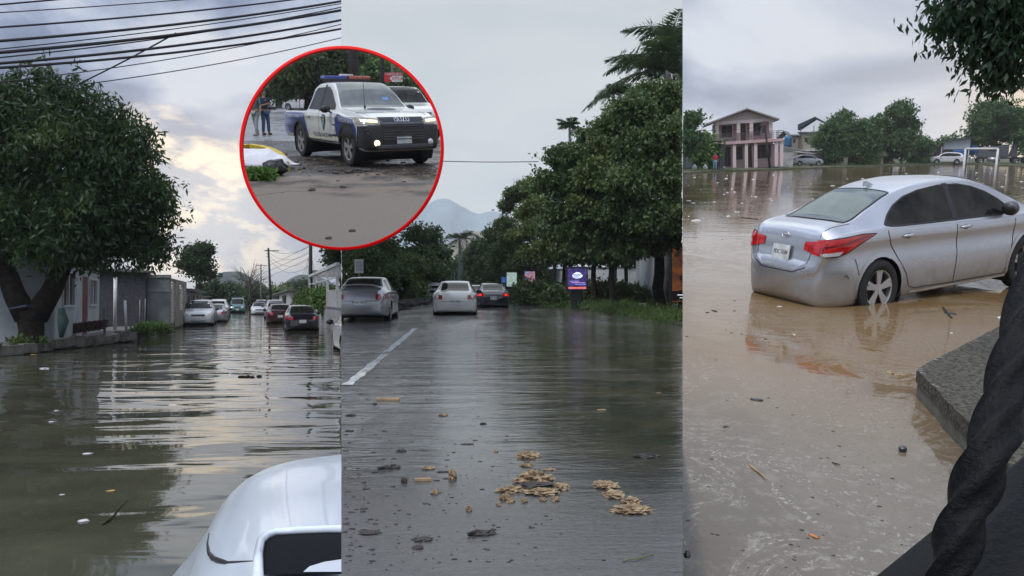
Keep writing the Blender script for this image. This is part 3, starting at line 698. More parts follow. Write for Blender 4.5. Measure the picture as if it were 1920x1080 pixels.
# --- houses of the left side
def xz(px, Y): return P(px, 562, Y=Y).x
YH = P(100, 640, z=.27).y
xw = xz(100, YH)
hs = thing('white_house', 'long white plastered house behind the mango tree with red door', 'house', (xw, YH, .27))
ply = mat('white_plaster', (.50, .52, .53), .85, var=.16, scale=1.2, bump=.004); gry = mat('grey_plaster', (.30, .32, .34), .85, var=.22, scale=.9, bump=.004)
d_end = P(192, 606, z=.27, bay='L').y-YH; d_end = max(6, min(d_end, 14)); Hh = 3.0
ob('front_wall', MB().bb(-14, -.02, -.02, .18, 0, Hh), gry, hs)
# street side wall lies in the yz plane: build as xz then rotate
sw = MB(); w = MB(); hl = []
def yy(px): # depth along the street wall for a pixel column
    lo, hi = YH, YH+60
    for _ in range(40):
        mid = (lo+hi)/2; q = BAY['L'] @ Vector((xw, mid, 1.)); p = 960+F*q.x/q.y
        if p < px: lo = mid
        else: hi = mid
    return mid-YH
for a, b, z0, z1 in ((117, 138, 1.15, 2.25), (167, 180, 1.15, 2.1)): hl.append((yy(a), yy(b), z0, z1))
dr = (yy(154), yy(165), 0, 2.2)
wall_holes(w, .18, yy(186), 0, Hh, 0, hl+[dr], .15); w.v = [(-y, x, z) for x, y, z in w.v]; ob('side_wall', w, ply, hs)
for a, b, z0, z1 in hl:
    fr = ob('window', MB().bb(-.10, -.06, a, b, z0, z1), mat('dark_pane', (.02, .022, .025), .15), hs)
    f2 = MB().bb(-.07, .03, (a+b)/2-.04, (a+b)/2+.04, z0, z1); f2.bb(-.05, .05, a-.05, b+.05, z0-.08, z0-.003); f2.bb(-.05, .04, a-.05, b+.05, z1+.003, z1+.07); f2.bb(-.05, .04, a-.06, a-.003, z0, z1); f2.bb(-.05, .04, b+.003, b+.06, z0, z1); ob('frame', f2, STEEL, fr)
dd = ob('door', MB().bb(-.12, -.05, dr[0], dr[1], 0, 2.2), mat('red_door', (.22, .015, .02), .5, var=.3), hs)
pn = MB()
for i in range(3): pn.bb(-.05, -.03, dr[0]+.1, dr[1]-.1, .2+i*.65, .7+i*.65)
ob('door_panel', pn, mat('red_door_dark', (.16, .012, .016), .5), dd)
rf = MB().prism([(-14, Hh), (.45, Hh), (-7, Hh+1.3)], -.4, yy(186)+.3, 'y'); rf.v = [(x, y, z+.003) for x, y, z in rf.v]; ob('roof', rf, mat('zinc_roof', (.16, .15, .15), .6, .3, var=.3), hs)
# --- grey block building and beige street gate
YB = P(318, 613, z=.2).y; xb = xz(318, YB)
gb = thing('block_building', 'unpainted grey block building with a flat roof line past the white house', 'building', (xb, YB, .1))
bm_ = mat('grey_blocks', (.16, .165, .17), .9, var=.35, scale=1.1, bump=.02, bscale=4)
tz = top_z(318, 521, YB)-.1
ob('wall', MB().bb(-13, 0, 0, .2, 0, tz), bm_, gb); ob('parapet', MB().bb(-13, .05, -.05, .25, tz+.003, tz+.16), CONC, gb); ob('lintel_band', MB().bb(-13, 0, -.03, -.003, tz*.72, tz*.79), CONC, gb)
ob('dark_gate', MB().bb(-5.2, -3.0, -.06, -.01, 0, 1.55), mat('black_sheet', (.02, .022, .028), .5), gb)
# street front of that building: beige wall with louvred gates
bw = thing('beige_house', 'beige house with white louvred metal gates on the left kerb', 'house', (xb, YB, .1))
def yb(px):
    lo, hi = YB, YB+80
    for _ in range(40):
        mid = (lo+hi)/2; q = BAY['L'] @ Vector((xb, mid, 1.)); p = 960+F*q.x/q.y
        if p < px: lo = mid
        else: hi = mid
    return mid-YB
w = MB(); g1 = (yb(320), yb(328), 0, 2.55); g2 = (yb(336), yb(344), .9, 2.4)
wall_holes(w, .2, yb(349), 0, tz, 0, [g1, g2], .18); w.v = [(-y+.02, x, z) for x, y, z in w.v]; ob('wall', w, mat('beige_plaster', (.42, .37, .32), .85, var=.15), bw)
for g in (g1, g2):
    lv = MB(); n = int((g[3]-g[2])/.14)
    for i in range(n): lv.box((-.06, (g[0]+g[1])/2, g[2]+.1+i*.14), (.05, g[1]-g[0]-.02, .08))
    ob('louvre_gate', lv, STEEL, bw)
# --- farther houses along the left side
def row_house(label, pxa, pxb, pytop, pybase_a, col, key):
    Y0 = P(pxa, pybase_a, z=.1).y; X = xz(pxa, Y0)
    lo, hi = Y0, Y0+150
    for _ in range(40):
        mid = (lo+hi)/2; q = BAY['L'] @ Vector((X, mid, 1.)); p = 960+F*q.x/q.y
        if (p < pxb) == (pxb > pxa): lo = mid
        else: hi = mid
    D = mid-Y0; s = -1 if pxb > pxa else 1; H = top_z(pxa, pytop, Y0)-.1
    t = thing('row_house', label, 'house', (X, Y0, .1)); m_ = mat(key, col, .85, var=.2)
    wn = [(D*.15, D*.35, .9, min(2.1, H-.3)), (D*.5, D*.62, 0, min(2.1, H-.3)), (D*.72, D*.9, .9, min(2.1, H-.3))]
    w = MB(); wall_holes(w, 0, D, 0, H, 0, wn, .15); w.v = [(s*y, x, z) for x, y, z in w.v]; w.bb(s*.16, s*9, 0, .15, 0, H); ob('wall', w, m_, t)
    for a, b, z0, z1 in wn: ob('window' if z0 > 0 else 'door', MB().bb(s*.06, s*.10, a, b, z0, z1), mat('dark_pane', (.02, .022, .025), .15), t)
    ob('roof', MB().bb(s*-.35, s*9, -.3, D+.2, H+.003, H+.14), mat('zinc_roof', (.16, .15, .15), .6, .3, var=.3), t)
    return t
row_house('grey house with dark openings behind the white suv', 350, 366, 545, 606, (.25, .25, .26), 'row_grey')
row_house('brownish low house behind the small tree on the left', 367, 378, 548, 597, (.30, .26, .22), 'row_brown')
row_house('pale far house at the left end of the street', 380, 396, 557, 588, (.5, .5, .5), 'row_pale')
row_house('long low white house beyond the bushes on the right side', 545, 513, 546, 592, (.5, .5, .5), 'row_white')
row_house('far grey house at the right end of the street', 512, 492, 556, 582, (.3, .3, .32), 'row_far')
# --- chain-link posts in front of the white house
for i, (px, y0, y1, r, lb) in enumerate([(94, 566, 638, .045, 'thin grey fence pole before the white house corner'), (196, 566, 630, .04, 'grey fence pole left of the tall white pole'), (215.5, 520, 618, .075, 'tall white pole in front of the dark shed'), (237, 563, 622, .05, 'leaning whitish fence pole beside the tall white pole'), (262, 562, 614, .03, 'thin grey fence pole before the block wall'), (272, 560, 612, .025, 'thinnest dark fence pole before the block wall'), (292, 560, 608, .035, 'pale fence pole nearest the beige house')]):
    b = P(px, y1, z=.27); o = ob('fence_pole', MB().cyl((0, 0, (top_z(px, y0, b.y)-.27)/2), r, top_z(px, y0, b.y)-.27, 10), STEEL if i in (2, 3, 6) else CONC, None, True, origin=(0, 0, 0)); o.location = b
    cp_ = None; tag(o, lb, 'pole', 'poles of the yard fence')
    if i == 3: o.rotation_euler = (0, -.05, 0)
a, b = P(196, 600, z=.27), P(318, 607, z=.27); fm = MB()
for k in range(5): fm.tube([P(94, 630, z=.27)+Vector((0, 0, .4+k*.35)), a+Vector((0, 0, .4+k*.35)), b+Vector((0, 0, .4+k*.35))], .008, 4)
o = ob('fence_wires', fm, CONC, None, origin=tuple(a)); tag(o, 'thin wires strung between the yard fence poles', 'fence wire')
# dark shed
b = P(208, 614, z=.27); t = thing('dark_shed', 'dark lean-to shed behind the tall white pole', 'shed', (b.x, b.y+1.5, .27))
ob('wall', MB().bb(-1.4, 1.3, 0, 1.6, 0, 2.7), mat('shed_dark', (.05, .052, .06), .9, var=.4), t); ob('roof', MB().prism([(-1.6, 2.75), (1.5, 2.7), (1.5, 2.8), (-1.6, 2.95)], -.3, 1.8, 'y'), mat('zinc_roof', (.16, .15, .15), .6, .3), t)
# leaning tile stack
b = P(143, 632, z=.27); t = MB()
for i in range(13): t.box((-1.0+i*.155, .02*i, .18+.022*i), (.11, .5, .36), Matrix.Rotation(.28, 3, 'Y'))
t.beam((-1.2, -.1, .05), (1.1, -.1, .4), .09, .06); o = ob('tile_stack', t, mat('dark_red_tile', (.065, .035, .030), .85, var=.3, scale=9), None, origin=(0, 0, 0)); o.location = b; tag(o, 'row of dark red roof tiles leaning by the white house', 'tiles')
b = P(110, 634, z=.27); o = ob('white_bucket', MB().lathe([(.0, 0), (.11, 0), (.14, .34), (.13, .34), (.10, .03), (0, .03)], seg=16), STEEL, None, True); o.location = b; tag(o, 'small white bucket beside the leaning roof tiles', 'bucket')
for i, (px, py, r) in enumerate([(116, 632, .26), (127, 631, .2), (160, 636, .12)]):
    b = P(px, py, z=.27); o = ob('stone', MB().lump((0, 0, r*.6), (r, r*.8, r*.7), seed=i, amp=.2), CONC, None); o.location = b; tag(o, ['largest grey stone left of the roof tiles', 'mid sized grey stone touching the roof tiles', 'small grey stone at the kerb below the red door'][i], 'stone', 'stones on the left bank')
b = P(176, 612, z=.27); t = thing('wheelbarrow', 'tipped black wheelbarrow standing by the white house wall', 'wheelbarrow', b, .6)
ob('tray', MB().lathe([(0, 0), (.3, .02), (.42, .16), (.45, .17), (.44, .14), (.3, -.02)], (0, 0, 0), 20, 'y'), mat('black_trim', (.012, .012, .013), .5), t, True); bpy.data.objects[t.name].children[0].location = (0, 0, .85)
hb = MB().tube([(-.25, 0, .6), (.1, -.25, .3), (.4, -.45, 0)], .025, 6); hb.tube([(.25, 0, .6), (.4, -.2, .3), (.7, -.4, 0)], .025, 6); ob('handles', hb, STEEL, t); ob('wheel', MB().lathe([(.1, -.04), (.19, -.05), (.2, 0), (.19, .05), (.1, .04)], (0, .1, .2), 18, 'x'), mat('tyre_rubber', (.02, .02, .02), .75), t, True)
# weeds at the kerb
for i, (px, py, w, n) in enumerate([(285, 618, .8, 300), (266, 625, .5, 150), (303, 621, .45, 150), (35, 650, .3, 50), (72, 648, .2, 40)]):
    b = P(px, py, z=.2); t = leaves('weed_clump', [(0, 0, .08, w, .4, .16)], n, .15, GRASS if i else LEAF_G, None, 30+i, 5, -.6, .18); t.location = b
    tag(t, ['largest green weed clump spilling over the kerb end', 'low weed clump left of the largest kerb weeds', 'weed clump under the beige house corner', 'small weeds at the foot of the mango tree', 'tiny weed tuft just right of the mango trunk'][i], 'weeds', 'weeds on the left bank')
# --- the mango tree
b = P(58, 643.5, z=.27)
def lb(px, py, r, dy=0, rz=None):
    p = P(px, py, Y=b.y+dy, bay='L')-b; r *= .84; return (p.x-.22, p.y, p.z+(.25 if py > 400 else (-.15 if py < 240 else 0)), r, r*1.05, rz or r*.9)
ml = [lb(60, 195, 1.25), (lb(130, 190, 1.15)), lb(10, 200, 1.3), lb(190, 245, 1.15), lb(110, 270, 1.5, -1), lb(30, 290, 1.5, .5), lb(225, 300, 1.0, .4), lb(265, 285, .75), lb(180, 340, 1.4, -.8), lb(265, 355, 1.0), lb(300, 345, .5), lb(100, 370, 1.5, .6), lb(20, 390, 1.3, -.5), lb(230, 410, 1.2), lb(290, 450, .8, .3), lb(305, 400, .5), lb(150, 425, 1.3, -1), lb(60, 430, 1.15, -.8), lb(215, 460, 1.0, .2), lb(285, 488, .6), lb(180, 500, .5, -.4), lb(115, 480, .6, -1.4), lb(10, 455, .8, -.4), lb(-60, 300, 1.7), lb(-70, 410, 1.4), lb(235, 505, .45), lb(75, 485, .45, -1.3), lb(145, 230, 1.2, .8), lb(312, 470, .35), lb(322, 345, .3), lb(318, 375, .25), lb(285, 255, .35), lb(238, 222, .4), lb(205, 180, .35), lb(165, 150, .4), lb(100, 140, .5), (lb(30, 150, .5)), lb(322, 425, .3), lb(322, 480, .25)]
t = thing('mango_tree', 'huge dark mango tree with forked trunk on the left bank', 'tree', b)
mb = MB(); mb.tube(wob((0, 0, -.2), (0.0, 0, 1.0), 4, .03, 1), [.42, .36, .35, .37, .42], 12)
mb.tube([(-.1, 0, .8), (-.45, 0, 1.5), (-.75, .1, 2.4), (-1.0, .2, 3.6), (-1.3, .3, 5.0)], [.36, .30, .26, .20, .1], 10)
mb.tube([(.1, 0, .8), (.55, -.05, 1.6), (.95, -.1, 2.6), (1.5, 0, 3.9), (2.0, .2, 5.5)], [.36, .29, .24, .18, .08], 10)
for i, l in enumerate(ml[:20]):
    st = Vector(((-.9, .1, 2.8) if l[0] < .3 else (1.0, -.05, 2.8))); mb.tube(wob(st, l[:3], 5, .35, i), [.16, .13, .10, .08, .05, .02], 6)
ob('trunk', mb, BARK, t, smooth=True)
leaves('crown', ml, 10000, .21, LEAF_M, t, 3, 8, .75, .15, .5)
mb = MB().tube([(.35, 0, 1.05), (0, -.55, 1.15), (-.5, -.3, 1.05)], .04, 6); ob('cloth_band', mb, mat('blue_cloth', (.03, .04, .07), .9), t)
t = MB().tube([(0, 0, 0), (.05, 0, -.4), (.0, .02, -.9)], [.09, .16, .06], 8); o = ob('hanging_cloth', t, mat('green_cloth', (.05, .09, .08), .9, var=.3), None, True); o.location = P(115, 578, Y=b.y-.3); tag(o, 'dark green cloth hanging from the mango branch', 'cloth')
# --- small trees, hills
def far_tree(label, px, pyb, pyt, wpx, seed, m, nl=1500, leaf=.35, z0=.35, bark=BARK2, zb=0., fork=.4, group=None, cat='tree', name='tree', Y=None, n=12, droop=.3, r=None, shell=.4):
    b = P(px, pyb, z=zb) if Y is None else P(px, pyb, Y=Y); k = b.y/F; H = (pyb-pyt)*k; w = wpx*k
    lob = blob_lobes(w, H*(1-z0), H*z0, n, seed)
    return tree(label, tuple(b), lob, r or max(.12, H*.022), nl, leaf, m, bark, fork*.8, seed, cat, group, name, droop, shell=shell)
far_tree('slim two stemmed tree rising over the low houses on the left', 374, 582, 468, 60, 11, LEAF_M, 1500, .26, .42, n=14, Y=78)
far_tree('dense round green tree before the hill', 400, 582, 530, 36, 12, LEAF_M, 700, .35, .1, Y=100)
for i, (px, w, top) in enumerate([(425, 46, 540), (455, 50, 545), (485, 50, 540), (440, 44, 530), (525, 60, 535), (560, 60, 530)]):
    far_tree(['wide dark tree mass behind the teal van, left part', 'dark low tree directly behind the teal van', 'dark low tree behind the white oncoming car', 'taller dark tree under the hill crest', 'green tree behind the maroon car', 'green tree behind the pergola bushes'][i], px, 577-(i % 2)*2, top, w, 40+i, LEAF_M if i != 4 else LEAF_Y, 500, .6, .05)
def hill(label, pts, Y, m, depth=120, cat=None, n=40):
    """pts: skyline pixels -> ridge with real depth in front and behind"""
    vs = []; fn = mono([p[0] for p in pts], [p[1] for p in pts]); x0, x1 = pts[0][0], pts[-1][0]; rows = 9; mb = MB()
    for i in range(n+1):
        px = x0+(x1-x0)*i/n; top = P(px, float(fn(px)), Y=Y); 
        for j in range(rows):
            u = j/(rows-1)*2-1; k = math.cos(u*PI/2)**.8 if abs(u) < 1 else 0
            q = noise.noise(Vector((px*.06, u*3, 1)))*.10*k*max(0, abs(u))*2
            mb.v.append((top.x*(1+u*depth/Y*.0), Y+u*depth, -3+(top.z+3)*(k+q)))
    mb.f = [(i*rows+j, i*rows+j+1, (i+1)*rows+j+1, (i+1)*rows+j) for i in range(n) for j in range(rows-1)]
    o = ob('hill', mb, m, None, True); tag(o, kind='structure'); return o
HILL = mat('wooded_hill', (.045, .055, .05), .95, var=.4, scale=.12, detail=8)
hill('', [(372, 562), (392, 530), (410, 514), (432, 509), (448, 509), (462, 515), (480, 526), (500, 540), (520, 562)], 480, HILL)
hill('', [(500, 562), (525, 538), (545, 522), (565, 515), (590, 517), (630, 540), (660, 562)], 520, HILL)
t = thing('bare_tree', 'leafless pale tree on the right flank of the hill', 'tree', P(468, 560, Y=110)); mb = MB()
rb = random.Random(5); H = 5.6
mb.tube([(0, 0, 0), (0, 0, 2)], [.14, .1], 6)
for i in range(26):
    a = rb.uniform(-1.3, 1.3); L = rb.uniform(1.6, 3.6); s = Vector((0, 0, rb.uniform(1.2, 2.4))); e = s+Vector((math.sin(a)*L, rb.uniform(-.8, .8), abs(math.cos(a))*L)); mb.tube(wob(s, e, 4, .2, i), [.06, .045, .035, .025, .012], 4)
    for j in range(3):
        e2 = s.lerp(e, .6)+Vector((rb.uniform(-.9, .9), 0, rb.uniform(.1, 1.1))); mb.tube([s.lerp(e, .5), e2], [.025, .01], 4)
ob('trunk', mb, BARK2, t)
# --- right side: white pergola, low wall, bushes
def gx(px, py, z=.0): return P(px, py, z=z)
q1 = gx(630, 622); X = q1.x
t = thing('garden_wall', 'low pale wall under the white pergola on the right', 'wall', (X, q1.y-6, 0))
D = 40; ob('wall', MB().bb(0, .15, 0, D, 0, 1.15), mat('pale_wall', (.34, .34, .34), .85, var=.3, scale=1.5), t); ob('coping', MB().bb(-.04, .19, 0, D, 1.153, 1.22), CONC, t)
t = thing('white_pergola', 'white steel carport frame over the right wall', 'carport', (X+.1, 0, 0)); 
ys = []
for px, pyt in ((632, 500), (614, 506), (593, 511), (580, 515)):
    lo, hi = 15, 120
    for _ in range(40):
        mid = (lo+hi)/2; qq = BAY['L'] @ Vector((X+.1, mid, 1.)); p = 960+F*qq.x/qq.y
        if p > px: lo = mid
        else: hi = mid
    ys.append(mid)
hp = top_z(614, 506, ys[1]); mb = MB()
for y_ in ys: ob('post', MB().bb(-.07, .07, y_-.07, y_+.07, 1.2, hp), STEEL, t)
mb.bb(-.08, .08, ys[0]-.3, ys[-1]+.3, hp+.003, hp+.17); mb.bb(-.03, .03, ys[0]-.3, ys[-1]+.3, hp-.6, hp-.52); ob('beam', mb, STEEL, t)
rr = MB()
for i in range(9): y_ = ys[0]+(ys[-1]-ys[0])*i/8; rr.bb(.09, 3.2, y_-.04, y_+.04, hp+.02, hp+.1)
ob('rafter', rr, STEEL, t)
pk = MB(); y_ = ys[0]-4
while y_ < ys[0]+10: pk.bb(.05, .08, y_-.015, y_+.015, 1.225, 2.1); y_ += .14
pk.bb(.04, .09, ys[0]-4, ys[0]+10, 2.103, 2.14); ob('picket', pk, STEEL, t)
for i, (px, pyb, w, rz_, m_) in enumerate([(622, 575, 1.3, 1.0, LEAF_G), (604, 572, 1.3, .85, LEAF_Y), (590, 566, 1.2, .8, LEAF_G), (574, 562, 1.3, .8, LEAF_Y), (556, 562, 1.4, .8, LEAF_Y)]):
    lo, hi = 15, 150
    for _ in range(40):
        mid = (lo+hi)/2; qq = BAY['L'] @ Vector((X+.5, mid, 1.)); p = 960+F*qq.x/qq.y
        if p > px: lo = mid
        else: hi = mid
    t = thing('garden_bush', ['bright green bush nearest the pergola end', 'yellowish bush second along the low wall', 'green bush third along the low wall', 'yellow green bush fourth along the low wall', 'farthest yellow green bush by the low wall'][i], 'bush', (X+.6, mid, 0), group='bushes over the low wall')
    leaves('foliage', [(0, 0, 1.5, w, w, rz_), (-.3, .6, 1.9, w*.6, w*.6, rz_*.6), (.2, -.7, 1.3, w*.7, w*.6, rz_*.6)], 700, .2, m_, t, 60+i, 6, .3, .3)
    ob('stem', MB().tube([(0, 0, 0), (.1, 0, .7), (-.1, .1, 1.6)], [.07, .05, .02], 6), BARK2, t)
far_tree('dark tree hanging above the pergola under the red inset border', 640, 600, 450, 75, 19, LEAF_M, 1300, .25, .62, zb=0, Y=None, n=9, fork=.6)
# --- poles and lines
DARKP = mat('pole_wood', (.035, .032, .03), .9, var=.3)
def pole(label, px, pyb, pyt, r, m_=DARKP, arm=None, extra=None, lean=0.):
    b = gx(px, pyb); H = top_z(px, pyt, b.y); t = thing('utility_pole', label, 'utility pole', b, group=None)
    ob('shaft', MB().tube([(0, 0, -.2), (lean, 0, H)], [r*1.25, r*.8], 10), m_, t, True)
    if arm:
        for z_ in arm: ob('crossarm', MB().box((lean*z_/H, 0, H-z_), (1.5, .1, .1)), m_, t)
    if extra: ob('transformer', MB().cyl((lean+.35, 0, H-extra), .22, .6, 12), CONC, t, True)
    ins = MB()
    for z_ in (.25, .6, .95): ins.cyl((lean-.12, 0, H-z_), .05, .12, 8)
    ob('insulator', ins, CONC, t); return b, H
pA = pole('thick dark utility pole under the red inset border', 582, 598, 455, .17, extra=2.6)
pB = pole('slim dark utility pole left of the thick one', 509, 590, 465, .12, arm=[.3], lean=-.35)
pC = pole('short grey lamp pole before the hill', 489, 583, 495, .1, CONC, arm=[.2])
def wires(label, pts3, m_, r=.012, cat='power lines', name='power_lines', n=14, sag=.5):
    mb = MB()
    for a, b, s in pts3:
        a, b = Vector(a), Vector(b); mb.tube([a.lerp(b, i/n)-Vector((0, 0, 4*s*(i/n)*(1-i/n))) for i in range(n+1)], r, 5)
    o = ob(name, mb, m_, None, True, origin=tuple(pts3[0][0])); return tag(o, label, cat)
WIRE = mat('black_cable', (.012, .012, .014), .6)
A = Vector((pA[0].x, pA[0].y, pA[1])); Bp = Vector((pB[0].x-.3, pB[0].y, pB[1])); Cp = Vector((pC[0].x, pC[0].y, pC[1]))
wires('lines running from the slim pole to the thick pole', [(A-Vector((0, 0, .3+.5*i)), Bp-Vector((0, 0, .2+.3*i)), .5+.2*i) for i in range(4)], WIRE, .014)
wires('long lines running down to the left from the thick pole', [(A-Vector((0, 0, .2+.5*i)), P(395+i*12, 522+i*4, Y=120), .8) for i in range(3)], WIRE, .016)
wires('fanned service lines dropping from the thick pole to the pergola', [(A-Vector((0, 0, .6)), P(px, 520, Y=48), .1) for px in (566, 571, 576, 592)], WIRE, .01)
# overhead bundle: each line crosses the top of the frame
def span(px0, py0, px1, py1, Y0, Y1, s): return (P(px0, py0, Y=Y0), P(px1, py1, Y=Y1), s)
for i, (y0, y1, r, s) in enumerate([(8, -60, .016, .15), (22, -25, .010, .15), (50, -13, .018, .2), (76, -2, .026, .25), (92, 2, .010, .2), (98, 14, .030, .25), (108, 3, .012, .3), (118, 30, .026, .3), (126, 48, .024, .3)]):
    wires(['topmost cable crossing the upper left corner', 'thin cable second from the top left', 'cable third from the top left', 'thick cable fourth from the top left', 'thin cable between two thick ones', 'thickest cable in the middle of the bundle', 'thin twisted cable in the bundle', 'thick cable second from the bottom of the bundle', 'thick lowest cable of the overhead bundle'][i], [span(-40, y0+4, 780, y1-22, 12.5, 15.5, s*.5)], WIRE, r*.85, 'cable', 'overhead_cable', 20)
wires('thin lone line below the cable bundle, the upper of two', [span(-40, 158, 700, 30, 14, 16, .15)], WIRE, .009, 'cable', 'overhead_cable', 20)
wires('thin lone line passing just over the mango tree', [span(100, 165, 720, 50, 14, 16, .12)], WIRE, .009, 'cable', 'overhead_cable', 20)
wires('service drop slanting from the bundle into the mango tree', [span(146, 158, 330, 62, 16, 14, .02)], WIRE, .014, 'cable', 'overhead_cable', 8)
# --- cars
PV = mat('plate_white', (.6, .62, .62), .5)
c = gx(568, 621); car('black sedan with red tail lamps parked in the flooded street on the right', 'car', (c.x, c.y), PI/2, BLACKP, SEDAN, .06, plate='', group='cars standing in the flooded street')
c = gx(371, 611); car('white suv facing the camera by the left kerb', 'car', (c.x, c.y+4.58), -PI/2, WHITE, SUV, .08, group='cars standing in the flooded street')
c = gx(401, 604); car('pale silver sedan seen from behind, beside the white suv', 'car', (c.x, c.y), PI/2, SILVER, SEDAN, .1, group='cars standing in the flooded street')
c = gx(407, 597); car('white pickup truck seen from behind on the left', 'pickup truck', (c.x, c.y), PI/2, WHITE, PICKUP, .1, name='pickup_truck')
c = gx(445, 587); car('teal van coming up the middle of the flooded street', 'van', (c.x, c.y+4.5), -PI/2, mat('teal_paint', (.03, .13, .13), .3, var=.1, coat=.8), VAN, .1, name='van')
c = gx(426, 583); car('dark far car left of the teal van', 'car', (c.x, c.y), PI/2, BLACKP, SEDAN, .12)
c = gx(486, 590); car('white sedan facing the camera in mid street', 'car', (c.x, c.y+4.5), -PI/2, WHITE, SEDAN, .1, group='cars standing in the flooded street')
c = gx(526, 607); car('maroon sedan half hidden behind the black sedan', 'car', (c.x, c.y), PI/2, mat('maroon_paint', (.05, .012, .012), .3, var=.1, coat=.8), SEDAN, .1)
c = gx(516, 597); car('silver car ahead of the maroon sedan', 'car', (c.x, c.y), PI/2, SILVER, SUV, .12)
c = gx(502, 585); car('dark far suv behind the white oncoming car', 'car', (c.x-.8, c.y), PI/2, BLACKP, SUV, .12)
c = gx(630, 668); car('white car cut by the right edge of the flooded street view', 'car', (c.x+1.1, c.y), PI/2, WHITE, SEDAN, .08)
pr = person('man in white shirt standing by the left gate', gx(340, 606), 1.5, 1.68, (.5, .5, .5), (.15, .15, .18), key='w')
person('shirtless man wading at the right side of the street', gx(503, 594), -1.2, 1.7, (.30, .17, .11), (.05, .05, .08), key='m')
# --- foreground bonnet of the pickup the picture is taken from
ol = [(318, 1110, .88), (330, 1080, .95), (343, 1020, 1.08), (360, 968, 1.25), (382, 918, 1.5), (404, 884, 1.75), (430, 859, 2.0), (462, 845, 2.18), (500, 839, 2.3), (700, 833, 2.36), (1000, 850, 2.36)]
cr = ol[:]; t = thing('white_pickup_bonnet', 'white pickup bonnet with a scoop in the bottom right of the street view', 'pickup truck', P(500, 960, Y=1.5))
o0 = Vector(t.location); nC = 40; rows = []
yf = mono([0, .12, .3, .5, .68, .8, .9, 1.0], [.80, .95, 1.2, 1.5, 1.8, 2.05, 2.22, 2.34]); hf = mono([.8, 1.2, 1.7, 2.1, 2.26, 2.34, 2.37], [1.30, 1.255, 1.20, 1.165, 1.145, 1.125, 1.10])
plx = mono([o[2] for o in ol[:9]], [o[0] for o in ol[:9]])
ysx = [.78+(2.36-.78)*(i/34)**.9 for i in range(35)]
mb = MB(); nr = 30
for y_ in ysx:
    z0 = float(hf(y_)); pl_ = float(plx(min(y_, 2.3))); xl = P(pl_, 900, Y=y_).x
    fr = max(0, (y_-2.12)/.24); xl += .0
    for j in range(nr+1):
        u = j/nr; x = xl+u**1.6*2.2; e = x-xl
        z = z0-.045*math.exp(-e/.035)-.02*math.exp(-e/.12)+.012*math.exp(-((e-.42)/.05)**2)*0+.014*(1/(1+math.exp(-(e-.30)/.02)))
        mb.v.append((x-o0.x, y_-o0.y, z-o0.z))
k = nr+1; mb.f = [(i*k+j, i*k+j+1, (i+1)*k+j+1, (i+1)*k+j) for i in range(len(ysx)-1) for j in range(nr)]
hood = ob('bonnet', mb, mat('wet_white_paint', (.66, .72, .78), .28, var=.06, coat=.6, scale=2.2, bump=.0006, bscale=14), t, True)
# front face and side of the body
sk = MB(); base_row = (len(ysx)-1)*k; sv = []
for j in range(k): v = Vector(mb.v[base_row+j]); sv += [v, v+Vector((0, .03, -.03)), v+Vector((0, .045, -.12)), v+Vector((0, .05, -.9))]
sk.add(sv, [(j*4+a, j*4+a+1, (j+1)*4+a+1, (j+1)*4+a) for j in range(k-1) for a in range(3)]); ob('front_grille_panel', sk, WHITE, t, True)
sk = MB(); sv = []
for i in range(len(ysx)): v = Vector(mb.v[i*k]); fl = .05+.03*math.sin(min(1, i/20)*PI); sv += [v, v+Vector((-.014, 0, -.03)), v+Vector((-fl*.8, 0, -.07)), v+Vector((-fl-.02, 0, -.22)), v+Vector((-fl-.02, 0, -1.1))]
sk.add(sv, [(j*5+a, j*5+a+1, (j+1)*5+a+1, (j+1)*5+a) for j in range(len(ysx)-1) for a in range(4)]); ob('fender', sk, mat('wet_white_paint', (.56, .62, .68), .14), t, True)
hb = BVHTree.FromPolygons([Vector(v) for v in mb.v], mb.f)
def onhood(px, py, eps=.004):
    w_ = P(px, py, Y=1.); o_ = Vector((0, 0, 1.6)); d_ = (w_-o_).normalized(); l, n, _, _ = hb.ray_cast(o_-o0, d_)
    if l is None: l, n, _, _ = hb.find_nearest(o_-o0+d_*1.15)
    if n.z < 0: n = -n
    return l+n*eps
gapp = [(392, 1000), (389, 1020), (392, 1038), (400, 1048), (412, 1053), (425, 1056), (450, 1054), (482, 1052)]
mg = MB(); mg.tube([onhood(a, b_, .0) for a, b_ in gapp], [.001, .002, .003, .004, .0045, .003, .002, .001], 6); ob('panel_gap', mg, mat('black_trim', (.012, .012, .013), .5), t)
mg = MB(); rim = [(486, 1120), (486, 1060), (490, 1035), (500, 1024), (518, 1016), (560, 1013), (620, 1011), (760, 1010)]
inn = [onhood(a, b_, .010) for a, b_ in rim]
mg.tube([p+Vector((0, 0, .004)) for p in inn], .006, 8); ob('scoop_rim', mg, mat('wet_white_paint', (.56, .62, .68), .14), t, True)
mg = MB(); low = [onhood(a, 1094, .010) for a in (486, 500, 530, 560, 600, 640, 700, 780)]
mg.add(inn+low, [(i, i+1, len(inn)+i+1, len(inn)+i) for i in range(len(inn)-1)]); ob('scoop_mouth', mg, mat('scoop_black', (.004, .005, .007), .8, var=.2, spec=.1), t)
mg = MB(); mg.add([onhood(a, b_, .012) for a, b_ in ((582, 1082), (610, 1073), (700, 1060), (700, 1093), (570, 1093))], [(0, 1, 2, 3, 4)]); ob('scoop_lip', mg, mat('wet_white_paint', (.56, .62, .68), .14), t)
